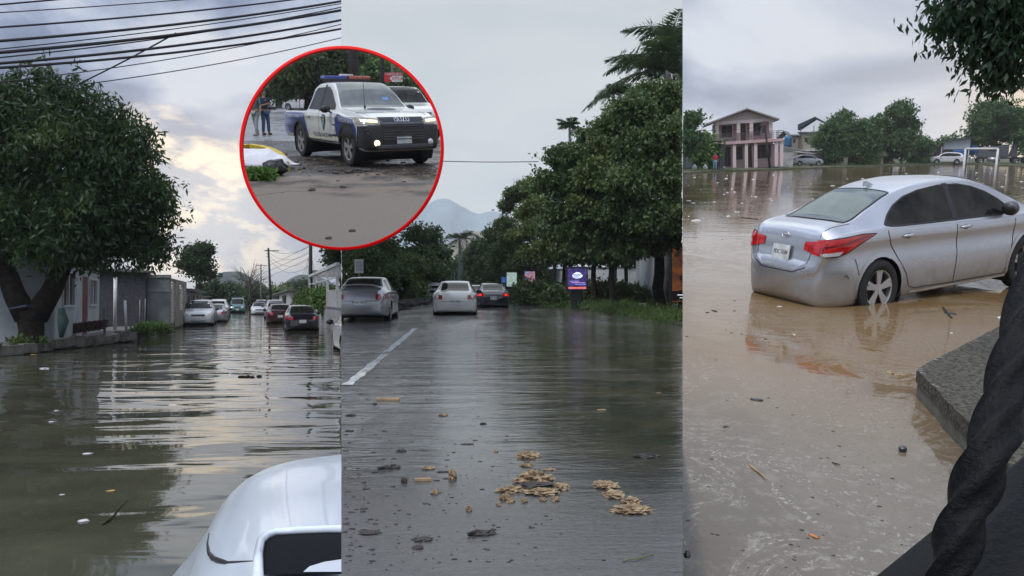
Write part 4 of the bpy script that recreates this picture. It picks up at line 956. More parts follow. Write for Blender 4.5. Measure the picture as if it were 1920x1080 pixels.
# --- things afloat
for i, (px, py, s, cl) in enumerate([(83, 691, .12, 'w'), (207, 921, .045, 'o'), (165, 851, .06, 'w'), (97, 791, .05, 'w'), (106, 770, .04, 'w'), (156, 977, .05, 'w'), (62, 665, .09, 'o'), (116, 928, .025, 'w')]):
    b = gx(px, py); o = ob('floating_litter', MB().lump((0, 0, .003), (s*.7, s*.5, s*.12), seed=i, sub=3, amp=.35, fr=2.4), mat('litter_'+cl, (.6, .6, .6) if cl == 'w' else (.45, .28, .06), .6), None); o.location = b
    tag(o, ['white scrap afloat near the left bank', 'round orange brown leaf afloat near the bonnet', 'pale scrap afloat amid the dark tree reflection', 'small white scrap afloat left in the tree reflection', 'tiny pale scrap above the small white one', 'whitish scrap afloat at the lower left', 'yellow wrapper at the foot of the left bank', 'tiniest white scrap in the dark reflection'][i], 'litter', 'litter afloat on the flooded street')
b = gx(212, 975); o = ob('floating_twig', MB().tube([(-.05, -.12, .0), (0, 0, .02), (.02, .1, .05), (.07, .16, .09)], [.006, .008, .006, .003], 6), BARK, None, True); o.location = b; tag(o, 'crooked dark twig poking out of the water', 'twig')
b = gx(463, 707); mb = MB()
for i in range(9): mb.lump((rg.uniform(-.25, .25), rg.uniform(-.1, .1), .01), (.06, .03, .02), seed=i, sub=1)
o = ob('leaf_raft', mb, BARK, None); o.location = b; tag(o, 'dark raft of wet leaves afloat in mid street', 'leaves')
# ================================================================ CENTRE: flooded boulevard
CUR = 'C'
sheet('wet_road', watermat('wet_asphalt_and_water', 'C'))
LM = mat('worn_lane_paint', (.55, .56, .55), .5, var=.55, scale=9)
# lane line, worn: from (650,725) to (780,615)
def lane(px0, py0, px1, py1, w, name='lane_marking'):
    a, b = G(px0, py0), G(px1, py1); d = (b-a); L = d.length; d.normalize(); s = Vector((-d.y, d.x, 0)); mb = MB(); r_ = random.Random(2); n = 26
    l = [a+d*L*i/n+s*(w/2+r_.uniform(-.015, .015)) for i in range(n+1)]; r = [a+d*L*i/n-s*(w/2+r_.uniform(-.015, .015)) for i in range(n+1)]
    for i in range(n):
        if r_.random() < .12 and i > 12: continue
        mb.add([l[i]+Vector((0, 0, .004)), r[i]+Vector((0, 0, .004)), r[i+1]+Vector((0, 0, .004)), l[i+1]+Vector((0, 0, .004))], [(0, 1, 2, 3)])
    return struct(name, mb, LM)
lane(652, 722, 722, 664, .11); lane(726, 660, 778, 616, .12)
# --- grass banks
def bank(name, pts, far, side, z, m, seed=1):
    g = [G(*p) for p in pts]; r_ = random.Random(seed); o = []
    for a, b in zip(g[:-1], g[1:]):
        n = max(1, int((b-a).length/1.2)); o += [(a.lerp(b, i/n).x+r_.uniform(-.2, .2), a.lerp(b, i/n).y) for i in range(n)]
    o.append((g[-1].x, g[-1].y)); poly = o+[(o[-1][0]+side*.5, far), (side*90, far), (side*90, o[0][1])]
    return struct(name, MB().prism(poly, -.3, z), m)
GR = mat('wet_grass_ground', (.055, .07, .03), .9, var=.55, scale=2.5, bump=.03, bscale=14)
bank('grass_verge', [(1330, 640), (1280, 613), (1235, 602), (1180, 592), (1110, 582), (1060, 575), (1000, 566), (975, 560)], 260, 1, .07, GR)
bank('grass_median', [(560, 590), (700, 578), (760, 568), (800, 560), (832, 552)], 260, -1, .10, GR, 2)
def grass(label, pts, n, h, m, seed, sp=1.2, z=.06):
    r_ = np.random.default_rng(seed); lob = [(G(*p).x, G(*p).y, z, sp, sp*1.6, .04) for p in pts]
    o = leaves('grass', lob, n, h, m, None, seed, 6, -1.1, .07, .6, .2); return tag(o, kind='stuff')
grass('', [(1275, 606), (1240, 598), (1200, 592), (1160, 587), (1262, 596), (1225, 588)], 2600, .13, GRASS, 3)
grass('', [(1130, 582), (1090, 578), (1050, 572), (1010, 566), (1170, 580)], 1800, .16, GRASS, 4, 2.0)
grass('', [(800, 556), (775, 560), (745, 566), (720, 568), (820, 552)], 1500, .2, GRASS, 5, 2.0)
# --- vehicles
c = G(674, 604); car('silver sedan with a boot spoiler driving on the left of the boulevard', 'car', (c.x, c.y), PI/2, SILVER, shapes_of(SEDAN, zt=[.74, .98, 1.06, 1.08, 1.12, 1.34, 1.40, 1.43, 1.41, 1.30, 1.04, .95, .82, .68, .52]), .05, plate='HAA 2417', spoiler=False, sink=.02, tailcol=(.28, .02, .02))
t = [o for o in SC.objects if o.get('label', '').startswith('silver sedan with a boot')][0]
sb = MB(); 
for i in range(13):
    y_ = -.66+i*.11; z_ = 1.16-.10*(abs(y_)/.66)**3; sb.v += [(.03, y_, z_), (.24, y_, z_+.025), (.24, y_, z_+.0), (.03, y_, z_-.02)]
sb.f = [(i*4+a, i*4+(a+1) % 4, (i+1)*4+(a+1) % 4, (i+1)*4+a) for i in range(12) for a in range(4)]+[(0, 1, 2, 3), (51, 50, 49, 48)]
for s in (-.5, .5): sb.box((.14, s, 1.10), (.1, .05, .09))
ob('spoiler', sb, SILVER, t, True)
wp = mat('cream_white_paint', (.66, .66, .62), .25, var=.05, coat=.9, scale=3)
c = G(853, 591); car('white sedan driving away through the water in mid boulevard', 'car', (c.x, c.y), PI/2, wp, SEDAN, .05, plate='HBJ 5082', sink=.10, tailcol=(.30, .03, .03))
c = G(925, 577); car('dark blue sedan with lit tail lamps right of the white sedan', 'car', (c.x, c.y), PI/2, BLACKP, SEDAN, .06, plate='HAK 3391', sink=.10, lit=True)
c = G(896, 566); car('far silver car ahead of the dark blue sedan', 'car', (c.x, c.y), PI/2, SILVER, SEDAN, .1)
c = G(816, 562); car('far car with a red lamp left of the white sedan', 'car', (c.x, c.y), PI/2, SILVER, SUV, .1, lit=True)
# --- rubble along the median
RB = mat('dark_rubble', (.045, .042, .038), .9, var=.5, scale=8); r_ = random.Random(7)
rl = ['dark rubble lump']
spots = [(733, 577, .22), (741, 574, .2), (752, 577, .3), (758, 571, .26), (765, 575, .35), (773, 568, .3), (779, 573, .3), (786, 569, .28), (794, 566, .3), (800, 571, .22), (746, 582, .16), (728, 581, .2), (806, 565, .2), (762, 566, .25), (783, 563, .25)]
for i, (px, py, s) in enumerate(spots):
    b = G(px, py); o = ob('rubble_lump', MB().lump((0, 0, s*.35), (s*1.3, s, s*.7), seed=i, amp=.28), RB, None); o.location = (b.x, b.y, .03)
    if i == 4: tag(o, 'biggest dark rubble lump on the median edge', 'rubble', 'dark rubble lumps along the median')
    else: tag(o, 'dark rubble lump lying on the flooded median edge', 'rubble', 'dark rubble lumps along the median')
b = G(745, 583); o = ob('broken_branch', MB().tube(wob((-.5, 0, .06), (.6, .2, .1), 5, .08, 3), [.07, .09, .08, .06, .05, .03], 7), RB, None, True); o.location = b; tag(o, 'dark broken branch in the water beside the silver sedan', 'branch')
# --- sign
b = P(673, 575, Y=46); t = thing('notice_board', 'small white board on two feet above the silver sedan', 'sign', (b.x, b.y, 0))
zc, z2 = top_z(673, 512, 46), top_z(673, 486, 46); ob('board', MB().bb(-.26, .26, 0, .05, zc, z2), STEEL, t)
ln = MB()
for i in range(4): ln.bb(-.18+i*.11, -.12+i*.11, -.012, -.002, zc+.12, z2-.12)
ob('print', ln, mat('grey_print', (.35, .37, .38), .6), bpy.data.objects[t.name].children[0]); ob('post', MB().bb(-.04, .04, .01, .05, 0, zc), CONC, t)
for i, px in enumerate((684, 778)):
    b = P(px, 545, Y=70); 
b = P(852, 500, Y=95); t = thing('traffic_signal', 'dark far traffic signal hanging over the end of the boulevard', 'traffic light', (b.x, b.y, 0)); ob('post', MB().cyl((0, 0, b.z/2), .09, b.z, 8), CONC, t); ob('signal_box', MB().box((0, -.1, b.z), (.5, .3, .9)), BLACKP, t)
# --- trees of the left side
CT = 'trees along the left side of the boulevard'
for i, (px, w, top, by, m_, Y_) in enumerate([(655, 110, 440, 571, LEAF_C, 58), (735, 115, 425, 566, LEAF_C, 62), (700, 90, 470, 566, LEAF_C, 52), (790, 90, 418, 562, LEAF_C, 72), (770, 60, 478, 562, LEAF_Y, 56), (815, 56, 455, 558, LEAF_C, 88), (832, 44, 482, 556, LEAF_C, 110), (745, 60, 500, 562, LEAF_C, 50), (690, 70, 418, 562, LEAF_C, 80)]):
    far_tree(['tall dark tree above the notice board', 'broad dark tree at the rim of the red inset border', 'low bushy tree right of the notice board', 'rounded tree under the left flank of the mountain', 'pale yellow green bush tree in the left tree wall', 'far tree left of the distant palm', 'farthest low tree on the left of the boulevard', 'low dark tree behind the rubble', 'dark tree hidden under the red inset border'][i], px, by, top, w, 100+i, m_, 2300 if w > 80 else 1200, .26*Y_/60, .02, BARK2, 0, .3, CT, Y=Y_, n=16, droop=.8 if i < 4 else .4)
# --- trees of the right side
RT = 'trees along the right side of the boulevard'
def big(label, trunk_px, trunk_py, lobes_px, Y_, n, leaf, m_, seed, r, group=RT, fork=.3, per=7, droop=.5, width=.3):
    b = G(trunk_px, trunk_py) if Y_ is None else P(trunk_px, trunk_py, Y=Y_); b.z = 0; k = b.y/F; lob = []
    for (px, py, rp, dy) in lobes_px:
        q = P(px, py, Y=b.y+dy)-b; rr = rp*k; lob.append((q.x, q.y, q.z, rr, rr*1.2, rr*.72))
    return tree(label, tuple(b), lob, r, n, leaf, m_, BARK, fork, seed, 'tree', group, 'tree', droop, per, width, shell=.45)
big('huge spreading dark tree at the right with trunk by the billboard', 1236, 592, [(1250, 190, 46, 0), (1190, 215, 44, -1), (1290, 200, 50, 0), (1150, 235, 30, 0), (1265, 260, 50, -2), (1200, 280, 50, -1.5), (1140, 275, 36, 0), (1110, 255, 22, 1), (1250, 330, 50, -2), (1180, 345, 48, -2), (1120, 330, 42, -.5), (1070, 300, 34, 1), (1045, 290, 16, 1), (1285, 400, 44, -2), (1220, 410, 44, -2), (1160, 400, 44, -1), (1100, 385, 40, 0), (1060, 350, 34, 1), (1030, 340, 22, 1), (1130, 440, 34, 0), (1190, 455, 30, -1), (1085, 430, 30, .5), (1250, 445, 30, -1), (1050, 400, 26, 1), (1168, 205, 18, 0), (1216, 178, 26, 0)], None, 22000, .145, LEAF_C, 5, .22, fork=.34)
big('yellowish green tree before the dark trees of the verge', 1058, 572, [(1010, 385, 24, 0), (1035, 410, 26, 0), (985, 400, 22, 1), (1000, 430, 26, 0), (1050, 440, 26, -1), (1020, 465, 24, -1), (1060, 470, 20, -1), (975, 440, 20, 1), (1000, 350, 20, 1), (1030, 480, 18, -1), (990, 470, 16, 0)], None, 6500, .15, LEAF_Y, 6, .16, fork=.5)
big('dark green tree with low crown left of the yellowish tree', 1040, 568, [(990, 355, 30, 2), (1020, 345, 26, 2), (965, 365, 22, 3), (950, 385, 16, 4), (945, 420, 20, 3), (960, 445, 22, 3), (985, 490, 24, 3), (945, 470, 20, 4), (960, 500, 18, 3)], None, 6500, .15, LEAF_C, 7, .15, fork=.5)
for i, (px, py, top, w, Y_) in enumerate([(928, 556, 420, 60, 75), (905, 552, 448, 50, 95), (960, 558, 440, 70, 62), (885, 550, 468, 44, 120), (1004, 562, 470, 60, 56), (940, 552, 480, 60, 70), (872, 549, 480, 24, 135)]):
    far_tree(['dark tree at the left end of the right row', 'smaller tree nearer the distant palm', 'dark tree above the first lit panel', 'low tree right of the distant palm', 'dark tree between the lit panels', 'low tree mass behind the dark blue sedan', 'last tree of the right row beside the palm'][i], px, py, top, w, 130+i, LEAF_C, 1800, .24*Y_/60, .02, BARK, 0, .3, RT, Y=Y_, n=15)
for i, (px, py, top, r) in enumerate([(1071, 575, 470, .13), (1113, 577, 430, .15), (1147, 578, 430, .16), (1174, 572, 430, .13), (1200, 570, 440, .09)]):
    b = G(px, py); q = [(px-30+j*22, 440+((j*37) % 40)-8, 24, 0) for j in range(4)]
    big(['slim verge tree just right of the purple billboard stand', 'verge tree with straight dark trunk, second past the purple billboard', 'thick dark trunked verge tree in the middle of the row', 'verge tree behind the thick dark trunk', 'thin verge tree before the white wall'][i], px, py, q+[(px, 480, 22, 0), (px+15, 400, 26, 1)], None, 1300, .2, LEAF_C, 20+i, r, fork=.55)
# hedge and low growth under the trees
for i, (px, py, w, h, m_) in enumerate([(1010, 556, 1.6, 1.5, LEAF_C), (1110, 562, 3.4, 1.2, LEAF_C), (1180, 562, 3.2, 1.0, LEAF_C), (1245, 565, 2.6, .8, LEAF_C), (1130, 552, 2.0, 1.5, LEAF_Y)]):
    b = P(px, py, Y=46 if i == 0 else 41); t = thing('hedge', ['round dark bush right of the red lit panel', 'long clipped dark hedge under the verge trees', 'dark hedge behind the thick trunk', 'low hedge beside the edge billboard', 'brownish yellow bush over the hedge'][i], 'hedge', (b.x, b.y, 0), group='hedges of the right verge')
    leaves('foliage', [(0, 0, h*.5, w, 1., h*.6), (w*.5, 0, h*.45, w*.6, .9, h*.5), (-w*.5, 0, h*.5, w*.6, .9, h*.55)], 1500, .16, m_, t, 200+i, 6, .1, .35); ob('stem', MB().tube([(0, 0, 0), (0, 0, h*.7)], [.08, .03], 6), BARK, t)
# white wall
a, b = P(1015, 560, Y=58), P(1300, 560, Y=44); t = thing('white_wall', 'long white wall showing between the tree trunks', 'wall', (a.x, a.y, 0)); d = b-a; w = MB(); w.beam((0, 0, 1.2), (d.x, d.y, 1.2), .2, 2.4); ob('wall', w, mat('white_wall_paint', (.52, .55, .57), .85, var=.2, scale=.8), t); w = MB().beam((0, 0, 2.46), (d.x, d.y, 2.46), .3, .1); ob('coping', w, CONC, t)
w = MB().beam((0, -.0, .35), (d.x, d.y, .35), .26, .5); ob('plinth', w, mat('plinth_dark', (.05, .05, .05), .9), t)
# tall white house behind, at the right
a = P(1262, 560, Y=40); t = thing('white_annex', 'white building behind the edge billboard', 'building', (a.x-1.1, a.y, 0)); ob('wall', MB().bb(0, 6, 0, 4, 0, 3.1), mat('white_wall_paint', (.52, .55, .57), .85), t); ob('roof', MB().bb(-.2, 6.2, -.2, 4.2, 3.103, 3.25), CONC, t)
rb_ = MB()
for i in range(14): rb_.bb(.1+i*.25, .14+i*.25, -.02, -.003, .1, 3.0)
ob('rib', rb_, CONC, t)
# --- lit billboards
def screenmat(name, cols, k=1.1, sc=3., seed=0.):
    m = bpy.data.materials.new(name); m.use_nodes = True; t_ = NT(m.node_tree); b = m.node_tree.nodes['Principled BSDF']; co = t_.n('ShaderNodeTexCoord').outputs['Object']
    mp = t_.n('ShaderNodeVectorMath', operation='ADD'); t_.put(mp.inputs[0], co); mp.inputs[1].default_value = (seed, seed, 0)
    f = t_.noise(mp.outputs[0], sc, 3, .6, 1.); c = t_.ramp(f, [(.3+.4*i/(len(cols)-1), s2l(x)) for i, x in enumerate(cols)])
    t_.put(b.inputs['Base Color'], (.02, .02, .02)); t_.put(b.inputs['Emission Color'], c); b.inputs['Emission Strength'].default_value = k; b.inputs['Roughness'].default_value = .2; return m
def billboard(label, px0, px1, py0, py1, base_py, Y_, cols, seed, extra=None):
    a = P((px0+px1)/2, base_py, Y=Y_); k = Y_/F*1.0; w = (px1-px0)*k; z1, z0 = top_z(px0, py0, Y_), top_z(px0, py1, Y_)
    t = thing('billboard', label, 'billboard', (a.x, a.y, 0)); fr = mat('billboard_frame', (.015, .016, .02), .4)
    c = ob('cabinet', MB().bb(-w/2-.06, w/2+.06, 0, .3, z0-.08, z1+.08), fr, t, bevel=.01); s = ob('screen', MB().bb(-w/2, w/2, -.02, -.003, z0, z1), screenmat('screen_%d' % seed, cols, .2 if seed == 12 else .6, 2.6/w, seed), t)
    ob('stand', MB().bb(-w*.3, w*.3, .05, .25, 0, z0-.083), fr, t)
    if extra: extra(t, s, w, z0, z1)
    return t
def ex_white(t, s, w, z0, z1):
    h = z1-z0
    ob('cloud_graphic', MB().lump((.0, -.03, z0+h*.66), (w*.28, .012, h*.14), seed=2, amp=.12), mat('glow_white', s2l((215, 225, 240)), .3, var=.1, emit=.9), s)
    l = MB(); 
    for i in range(3): l.bb(-w*.22+i*.02, w*.2-i*.05, -.05, -.045, z0+h*(.70-.06*i), z0+h*(.725-.06*i))
    ob('headline', l, mat('glow_blue', s2l((70, 80, 170)), .3, emit=.8), s); b_ = MB().bb(-w*.47, w*.47, -.03, -.022, z0+h*.04, z0+h*.12); ob('orange_band', b_, mat('glow_orange', s2l((215, 105, 70)), .3, var=.2, emit=.9), s)
    l = MB()
    for i, (x0, x1) in enumerate(((-.38, .1), (-.3, .42), (-.1, .45))): l.bb(w*x0, w*x1, -.032, -.024, z0+h*(.38-.07*i), z0+h*(.405-.07*i))
    ob('light_streaks', l, mat('glow_lilac', s2l((170, 150, 225)), .3, emit=.9), s)
billboard('pale green lit panel farthest along the right verge', 950, 969, 511, 537, 562, 52, [(120, 165, 165), (170, 205, 200), (205, 225, 222), (90, 130, 120)], 3)
billboard('small lit panel with red and white picture between the trees', 984, 1003, 509, 543, 562, 46, [(190, 60, 60), (230, 170, 165), (90, 110, 190), (245, 220, 215)], 5)
billboard('purple lit billboard with white cloud picture on the verge', 1064, 1100, 503, 543, 570, 36, [(38, 36, 78), (60, 52, 120), (95, 80, 165), (50, 42, 90)], 8, ex_white)
def ex_car(t, s, w, z0, z1):
    h = z1-z0
    ob('mountain_graphic', MB().prism([(-w*.2, z0+h*.62), (w*.1, z0+h*.8), (w*.5, z0+h*.62)], -.028, -.022, 'y'), mat('glow_sky', s2l((140, 180, 205)), .3, emit=.7), s)
    l = MB().lump((0.05*w, -.03, z0+h*.42), (w*.34, .012, h*.10), seed=4, amp=.2); ob('dark_silhouette', l, mat('billboard_frame', (.015, .016, .02), .4), s)
    l = MB().bb(-w*.5, w*.5, -.03, -.022, z0+h*.02, z0+h*.2); ob('caption_strip', l, mat('black_trim', (.012, .012, .013), .5), s)
    l = MB().bb(-w*.36, w*.1, -.036, -.031, z0+h*.12, z0+h*.135); l.bb(-w*.3, w*.0, -.036, -.031, z0+h*.07, z0+h*.082); ob('caption_line', l, mat('glow_white', (.7, .7, .7), .3, emit=.5), s)
billboard('tall billboard with an orange picture at the right edge of the boulevard', 1259, 1330, 464, 566, 583, 33, [(120, 60, 30), (205, 120, 60), (150, 90, 60), (70, 50, 45)], 12, ex_car)
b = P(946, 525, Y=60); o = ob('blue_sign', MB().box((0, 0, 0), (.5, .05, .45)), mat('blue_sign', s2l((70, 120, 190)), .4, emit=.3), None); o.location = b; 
t = thing('road_sign', 'small blue sign left of the pale green panel', 'sign', (b.x, b.y, 0)); o.parent = t; o.location = (0, -.06, b.z); ob('post', MB().cyl((0, 0, b.z/2), .04, b.z, 8), CONC, t)
# --- fallen things under the trees
for i, (px, py, s) in enumerate([(1080, 579, .2), (1100, 583, .14), (1128, 577, .22), (1205, 579, .22), (1225, 574, .3), (1262, 584, .16), (1277, 578, .22), (1190, 585, .12), (1216, 574, .18)]):
    b = G(px, py); o = ob('rubble_lump', MB().lump((0, 0, s*.4), (s*1.4, s, s*.6), seed=40+i, amp=.25), RB if i % 3 else CONC, None); o.location = (b.x, b.y, .07); tag(o, 'rubble lump lying on the grass under the verge trees', 'rubble', 'rubble under the verge trees')
# --- palms
PALM = leafmat('palm_leaf', (.04, .07, .045), (.06, .10, .055), (.09, .13, .06))
def palm(label, top, L, n, Y_, up, tr, seed, zbase=0, group='royal palms', nf=26, wl=.75, skip=None):
    q = P(*top, Y=Y_); t = thing('palm_tree', label, 'palm tree', (q.x, q.y, zbase), group=group); r2 = random.Random(seed)
    ob('trunk', MB().tube([(0, 0, zbase-.2), (.1, 0, q.z*.5), (0, 0, q.z)], [tr*1.2, tr, tr*.6], 10), CONC, t, True); mb = MB()
    for i in range(n):
        az = 2*PI*i/n+r2.uniform(-.2, .2); frond(mb, (0, 0, q.z-.1), az, r2.uniform(*up), L*r2.uniform(.85, 1.1), nf, wl, r2.uniform(.7, 1.5), seed+i)
    ob('fronds', mb, PALM, t); return t
palm('tall royal palm rising over the huge tree at the right edge', (1250, 130), 4.0, 18, 34, (-.05, 1.2), .22, 3, nf=34, wl=.95)
palm('second royal palm crown just right of the frame edge palm', (1288, 66), 3.5, 18, 37, (-.1, 1.2), .22, 9, nf=34, wl=.95)
palm('small palm tip behind the left side of the huge tree', (1068, 236), 1.1, 9, 42, (.3, 1.3), .12, 15, nf=12, wl=.4)
palm('palm with drooping leaves showing at the shoulder of the huge tree', (1150, 172), 1.8, 11, 42, (-.1, .8), .15, 17, nf=18, wl=.55)
palm('distant dark palm at the end of the boulevard', (862, 446), 3.0, 15, 100, (-.3, 1.2), .3, 21, nf=14, wl=1.1)
# --- hills, wire
hill('', [(700, 470), (760, 420), (800, 385), (820, 374), (836, 372), (850, 378), (870, 390), (888, 399), (900, 401), (918, 396), (935, 398), (960, 415), (1010, 450), (1080, 500)], 1450, mat('far_mountain', (.23, .28, .30), .95, var=.15, scale=.02, detail=6), 280)  # pale blue-grey base colour carries part of the distance haze
hill('', [(790, 540), (840, 460), (870, 437), (900, 434), (930, 440), (1000, 500)], 400, mat('bare_hillside', (.22, .20, .16), .95, var=.3, scale=.05, detail=6), 60)
wires('lone wire crossing the pale sky to the huge tree', [(P(700, 296, Y=40), P(1010, 303, Y=40), .1)], WIRE, .022, 'power line', 'power_line')
# --- debris in the near lane
FOAM = mat('tan_foam_chunk', (.17, .11, .06), .8, var=.3, scale=26, bump=.012, bscale=90, col2=(.36, .26, .15)); WOOD = mat('wet_dark_wood', (.030, .024, .020), .6, var=.4, scale=12); TANW = mat('pale_wood', (.32, .22, .12), .8, var=.3, scale=14)
fl = [(990, 857, .085, .03, .028), (988, 874, .05, .02, .012), (1000, 906, .13, .06, .05), (958, 921, .09, .03, .022), (920, 926, .05, .025, .02), (1015, 925, .10, .04, .02), (1050, 915, .06, .04, .02), (1070, 905, .07, .05, .01), (947, 935, .035, .02, .018), (957, 941, .025, .018, .014), (984, 941, .02, .014, .014), (1018, 938, .022, .014, .012), (1042, 938, .03, .016, .014), (935, 947, .017, .012, .01), (1135, 912, .085, .05, .02), (1150, 930, .07, .04, .018), (1185, 945, .06, .035, .025), (1185, 958, .12, .045, .02), (848, 896, .03, .03, .035), (816, 925, .024, .018, .013), (879, 957, .018, .015, .016), (1100, 947, .03, .018, .006), (1067, 884, .02, .012, .01), (831, 779, .05, .02, .012), (930, 847, .018, .012, .01), (804, 878, .05, .02, .01), (1029, 881, .05, .02, .006), (975, 931, .05, .03, .015), (1095, 921, .05, .03, .01), (1165, 936, .05, .03, .012)]
for i, (px, py, a, b_, c_) in enumerate(fl):
    if i in (4, 7, 21, 22, 27, 28, 29): continue
    q = G(px, py); o = ob('foam_chunk', MB().lump((0, 0, c_*.25), (a*.68, b_*1.15, c_*.9), seed=i*3, sub=4, amp=.34, fr=2.3+(i % 3)), FOAM, None); o.location = q
    if i == 2: tag(o, 'largest tan foam chunk with a dark underside on the road', 'foam chunk', 'tan foam chunks on the wet road')
    elif i == 17: tag(o, 'long flat tan foam slab at the lower right of the scatter', 'foam chunk', 'tan foam chunks on the wet road')
    elif i == 0: tag(o, 'oblong tan foam chunk lying alone above the scatter', 'foam chunk', 'tan foam chunks on the wet road')
    else: tag(o, 'small tan foam crumb scattered on the wet road', 'foam chunk', 'tan foam chunks on the wet road')
q = G(1003, 914); o = ob('dark_bark_piece', MB().lump((0, 0, .012), (.09, .04, .02), seed=8, sub=3, amp=.3, fr=3), WOOD, None); o.location = (q.x, q.y-.02, 0); tag(o, 'dark bark piece tucked under the largest foam chunk', 'bark')
pk = [(727, 750, .13, .03, .02, TANW, 'flat brown board in the left lane'), (793, 901, .055, .012, .014, TANW, 'pale chunky stick of wood left of the scatter'), (758, 902, .022, .02, .016, WOOD, 'small round dark bark bit beside the pale stick'), (1128, 769, .045, .01, .008, TANW, 'small pale plank floating at the right'), (729, 878, .075, .012, .012, WOOD, 'dark splinter bundle in the left lane'), (904, 1002, .07, .012, .014, WOOD, 'dark flat bark strip in the bottom middle'), (695, 999, .05, .02, .006, WOOD, 'torn dark leaf at the bottom left of the lane'), (792, 1012, .05, .018, .007, WOOD, 'crumpled dark leaf left of the bark strip'), (783, 1027, .025, .014, .006, WOOD, 'small dark leaf under the crumpled one'), (753, 846, .035, .012, .01, WOOD, 'dark leaf heap near the left stick'), (1210, 856, .09, .03, .012, WOOD, 'long dark branch mass in the right pool'), (703, 758, .02, .01, .01, WOOD, 'dark crumb beside the brown board'), (906, 795, .03, .01, .01, WOOD, 'dark leaf in the middle of the lane'), (876, 833, .05, .01, .005, WOOD, 'thin dark leaf above the scatter'), (655, 808, .04, .012, .006, WOOD, 'dark leaf by the left lane edge'), (658, 779, .05, .014, .01, WOOD, 'dark twig heap by the lane line'), (832, 885, .05, .008, .005, WOOD, 'thin dark splinter above the pale lump'), (1235, 737, .03, .008, .006, TANW, 'tiny pale splinter in the right pool')]
for i, (px, py, a, b_, c_, m_, lb_) in enumerate(pk):
    q = G(px, py); mb = MB(); a *= .8; b_ *= .7; c_ *= .8
    if m_ is TANW: mb.box((0, 0, c_*.5), (a*2, b_*2.5, c_), Matrix.Rotation(.1*(i % 3-1), 3, 'Z')); mb.box((a*.2, b_*1.2, c_*.9), (a*1.4, b_*1.2, c_*.5), .15)
    else:
        mb.lump((0, 0, c_*.35), (a, b_*2.2, c_), seed=70+i, sub=3, amp=.35, fr=3)
        if i in (4, 5, 10): mb.tube(wob((-a*1.1, -.02, c_), (a*1.1, .03, c_*.7), 5, .015, i), [.004, .007, .006, .007, .005, .002], 6)
    o = ob('wood_scrap' if m_ is TANW else 'leaf_scrap', mb, m_, None); o.location = q; tag(o, lb_, 'debris')
q = G(1195, 1050); o = ob('green_twig', MB().tube(wob((-.06, -.02, .004), (.07, .03, .008), 5, .006, 2), .0025, 6), mat('green_twig', (.14, .15, .06), .7), None, True); o.location = q; tag(o, 'thin greenish twig lying at the bottom right of the road', 'twig')
rl_ = np.random.default_rng(8); mb = MB()
for i in range(300):
    px = 645+rl_.random()*rl_.random()*640; py = 700+rl_.random()**.8*370; q = G(px, py); s = (.003+.009*rl_.random()**3)*(q.y/3.5)**.5
    if q.y < .1: continue
    mb.lump((q.x, q.y, .001), (s*1.6, s, s*.3), seed=i, sub=1, amp=.35)
o = ob('leaf_litter', mb, WOOD, None); tag(o, kind='stuff')
# ================================================================ RIGHT: flooded field with the stranded sedan
CUR = 'R'
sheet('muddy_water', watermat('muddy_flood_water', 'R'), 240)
YAWR = math.atan(640/F)
def U(x, y): c, s = math.cos(YAWR), math.sin(YAWR); return (x*c-y*s, x*s+y*c)
def lean(px):     # verticals in this view splay outwards; small roll kept per thing
    return 0.
def RG(px, py): return P(px, py, z=0)
GRR = mat('field_grass_ground', (.085, .085, .05), .9, var=.5, scale=.8, bump=.03, bscale=6)
# far shore
sh = [(1180, 330), (1280, 326), (1345, 322), (1450, 319), (1520, 316), (1600, 314), (1680, 311), (1740, 309), (1820, 308), (1870, 311), (1930, 312), (2060, 316)]
g = [RG(*p) for p in sh]; o_ = []; r_ = random.Random(3)
for a, b in zip(g[:-1], g[1:]):
    n = max(1, int((b-a).length/1.5)); o_ += [(a.lerp(b, i/n).x, a.lerp(b, i/n).y+r_.uniform(-.5, .5)) for i in range(n)]
struct('field_bank', MB().prism(o_+[(g[-1].x, g[-1].y), (160, 235), (-160, 235), (g[0].x-10, g[0].y)], -.4, .12), GRR)
grl = [(p.x, p.y+1.2, .12, 3.5, 1.4, .1) for p in [RG(*q) for q in [(1310, 324), (1360, 322), (1480, 318), (1560, 315), (1600, 314), (1650, 312), (1700, 310), (1750, 309), (1810, 308), (1850, 310), (1900, 311)]]]
o = leaves('grass', grl, 1800, .12, GRASS, None, 9, 6, -1.1, .1, .6, .3); tag(o, kind='stuff')
PINK = mat('pink_plaster', (.54, .38, .38), .8, var=.12, scale=1.2); PKD = mat('pale_pink_column', (.66, .56, .54), .8, var=.1); RFB = mat('roof_fascia', (.28, .26, .25), .8, var=.1)
DK = mat('dark_opening', (.03, .022, .02), .6, var=.3); BRW = mat('brown_door', (.13, .06, .035), .6, var=.3); IRON = mat('grille_iron', (.16, .12, .12), .6)
# --- pink two-storey house
b = RG(1404, 317); kx = b.y/F; s = kx
HY = b.y+.5
W_ = 118*s; hw = W_/2; H1 = 6.3*1.0; tt = thing('pink_house', 'pink two storey house with columns and balcony across the water', 'house', (b.x, HY, .1), YAWR*.55+.0)
def lx(px): return (px-1400)*s
Z = lambda py: (317.5-py)*s
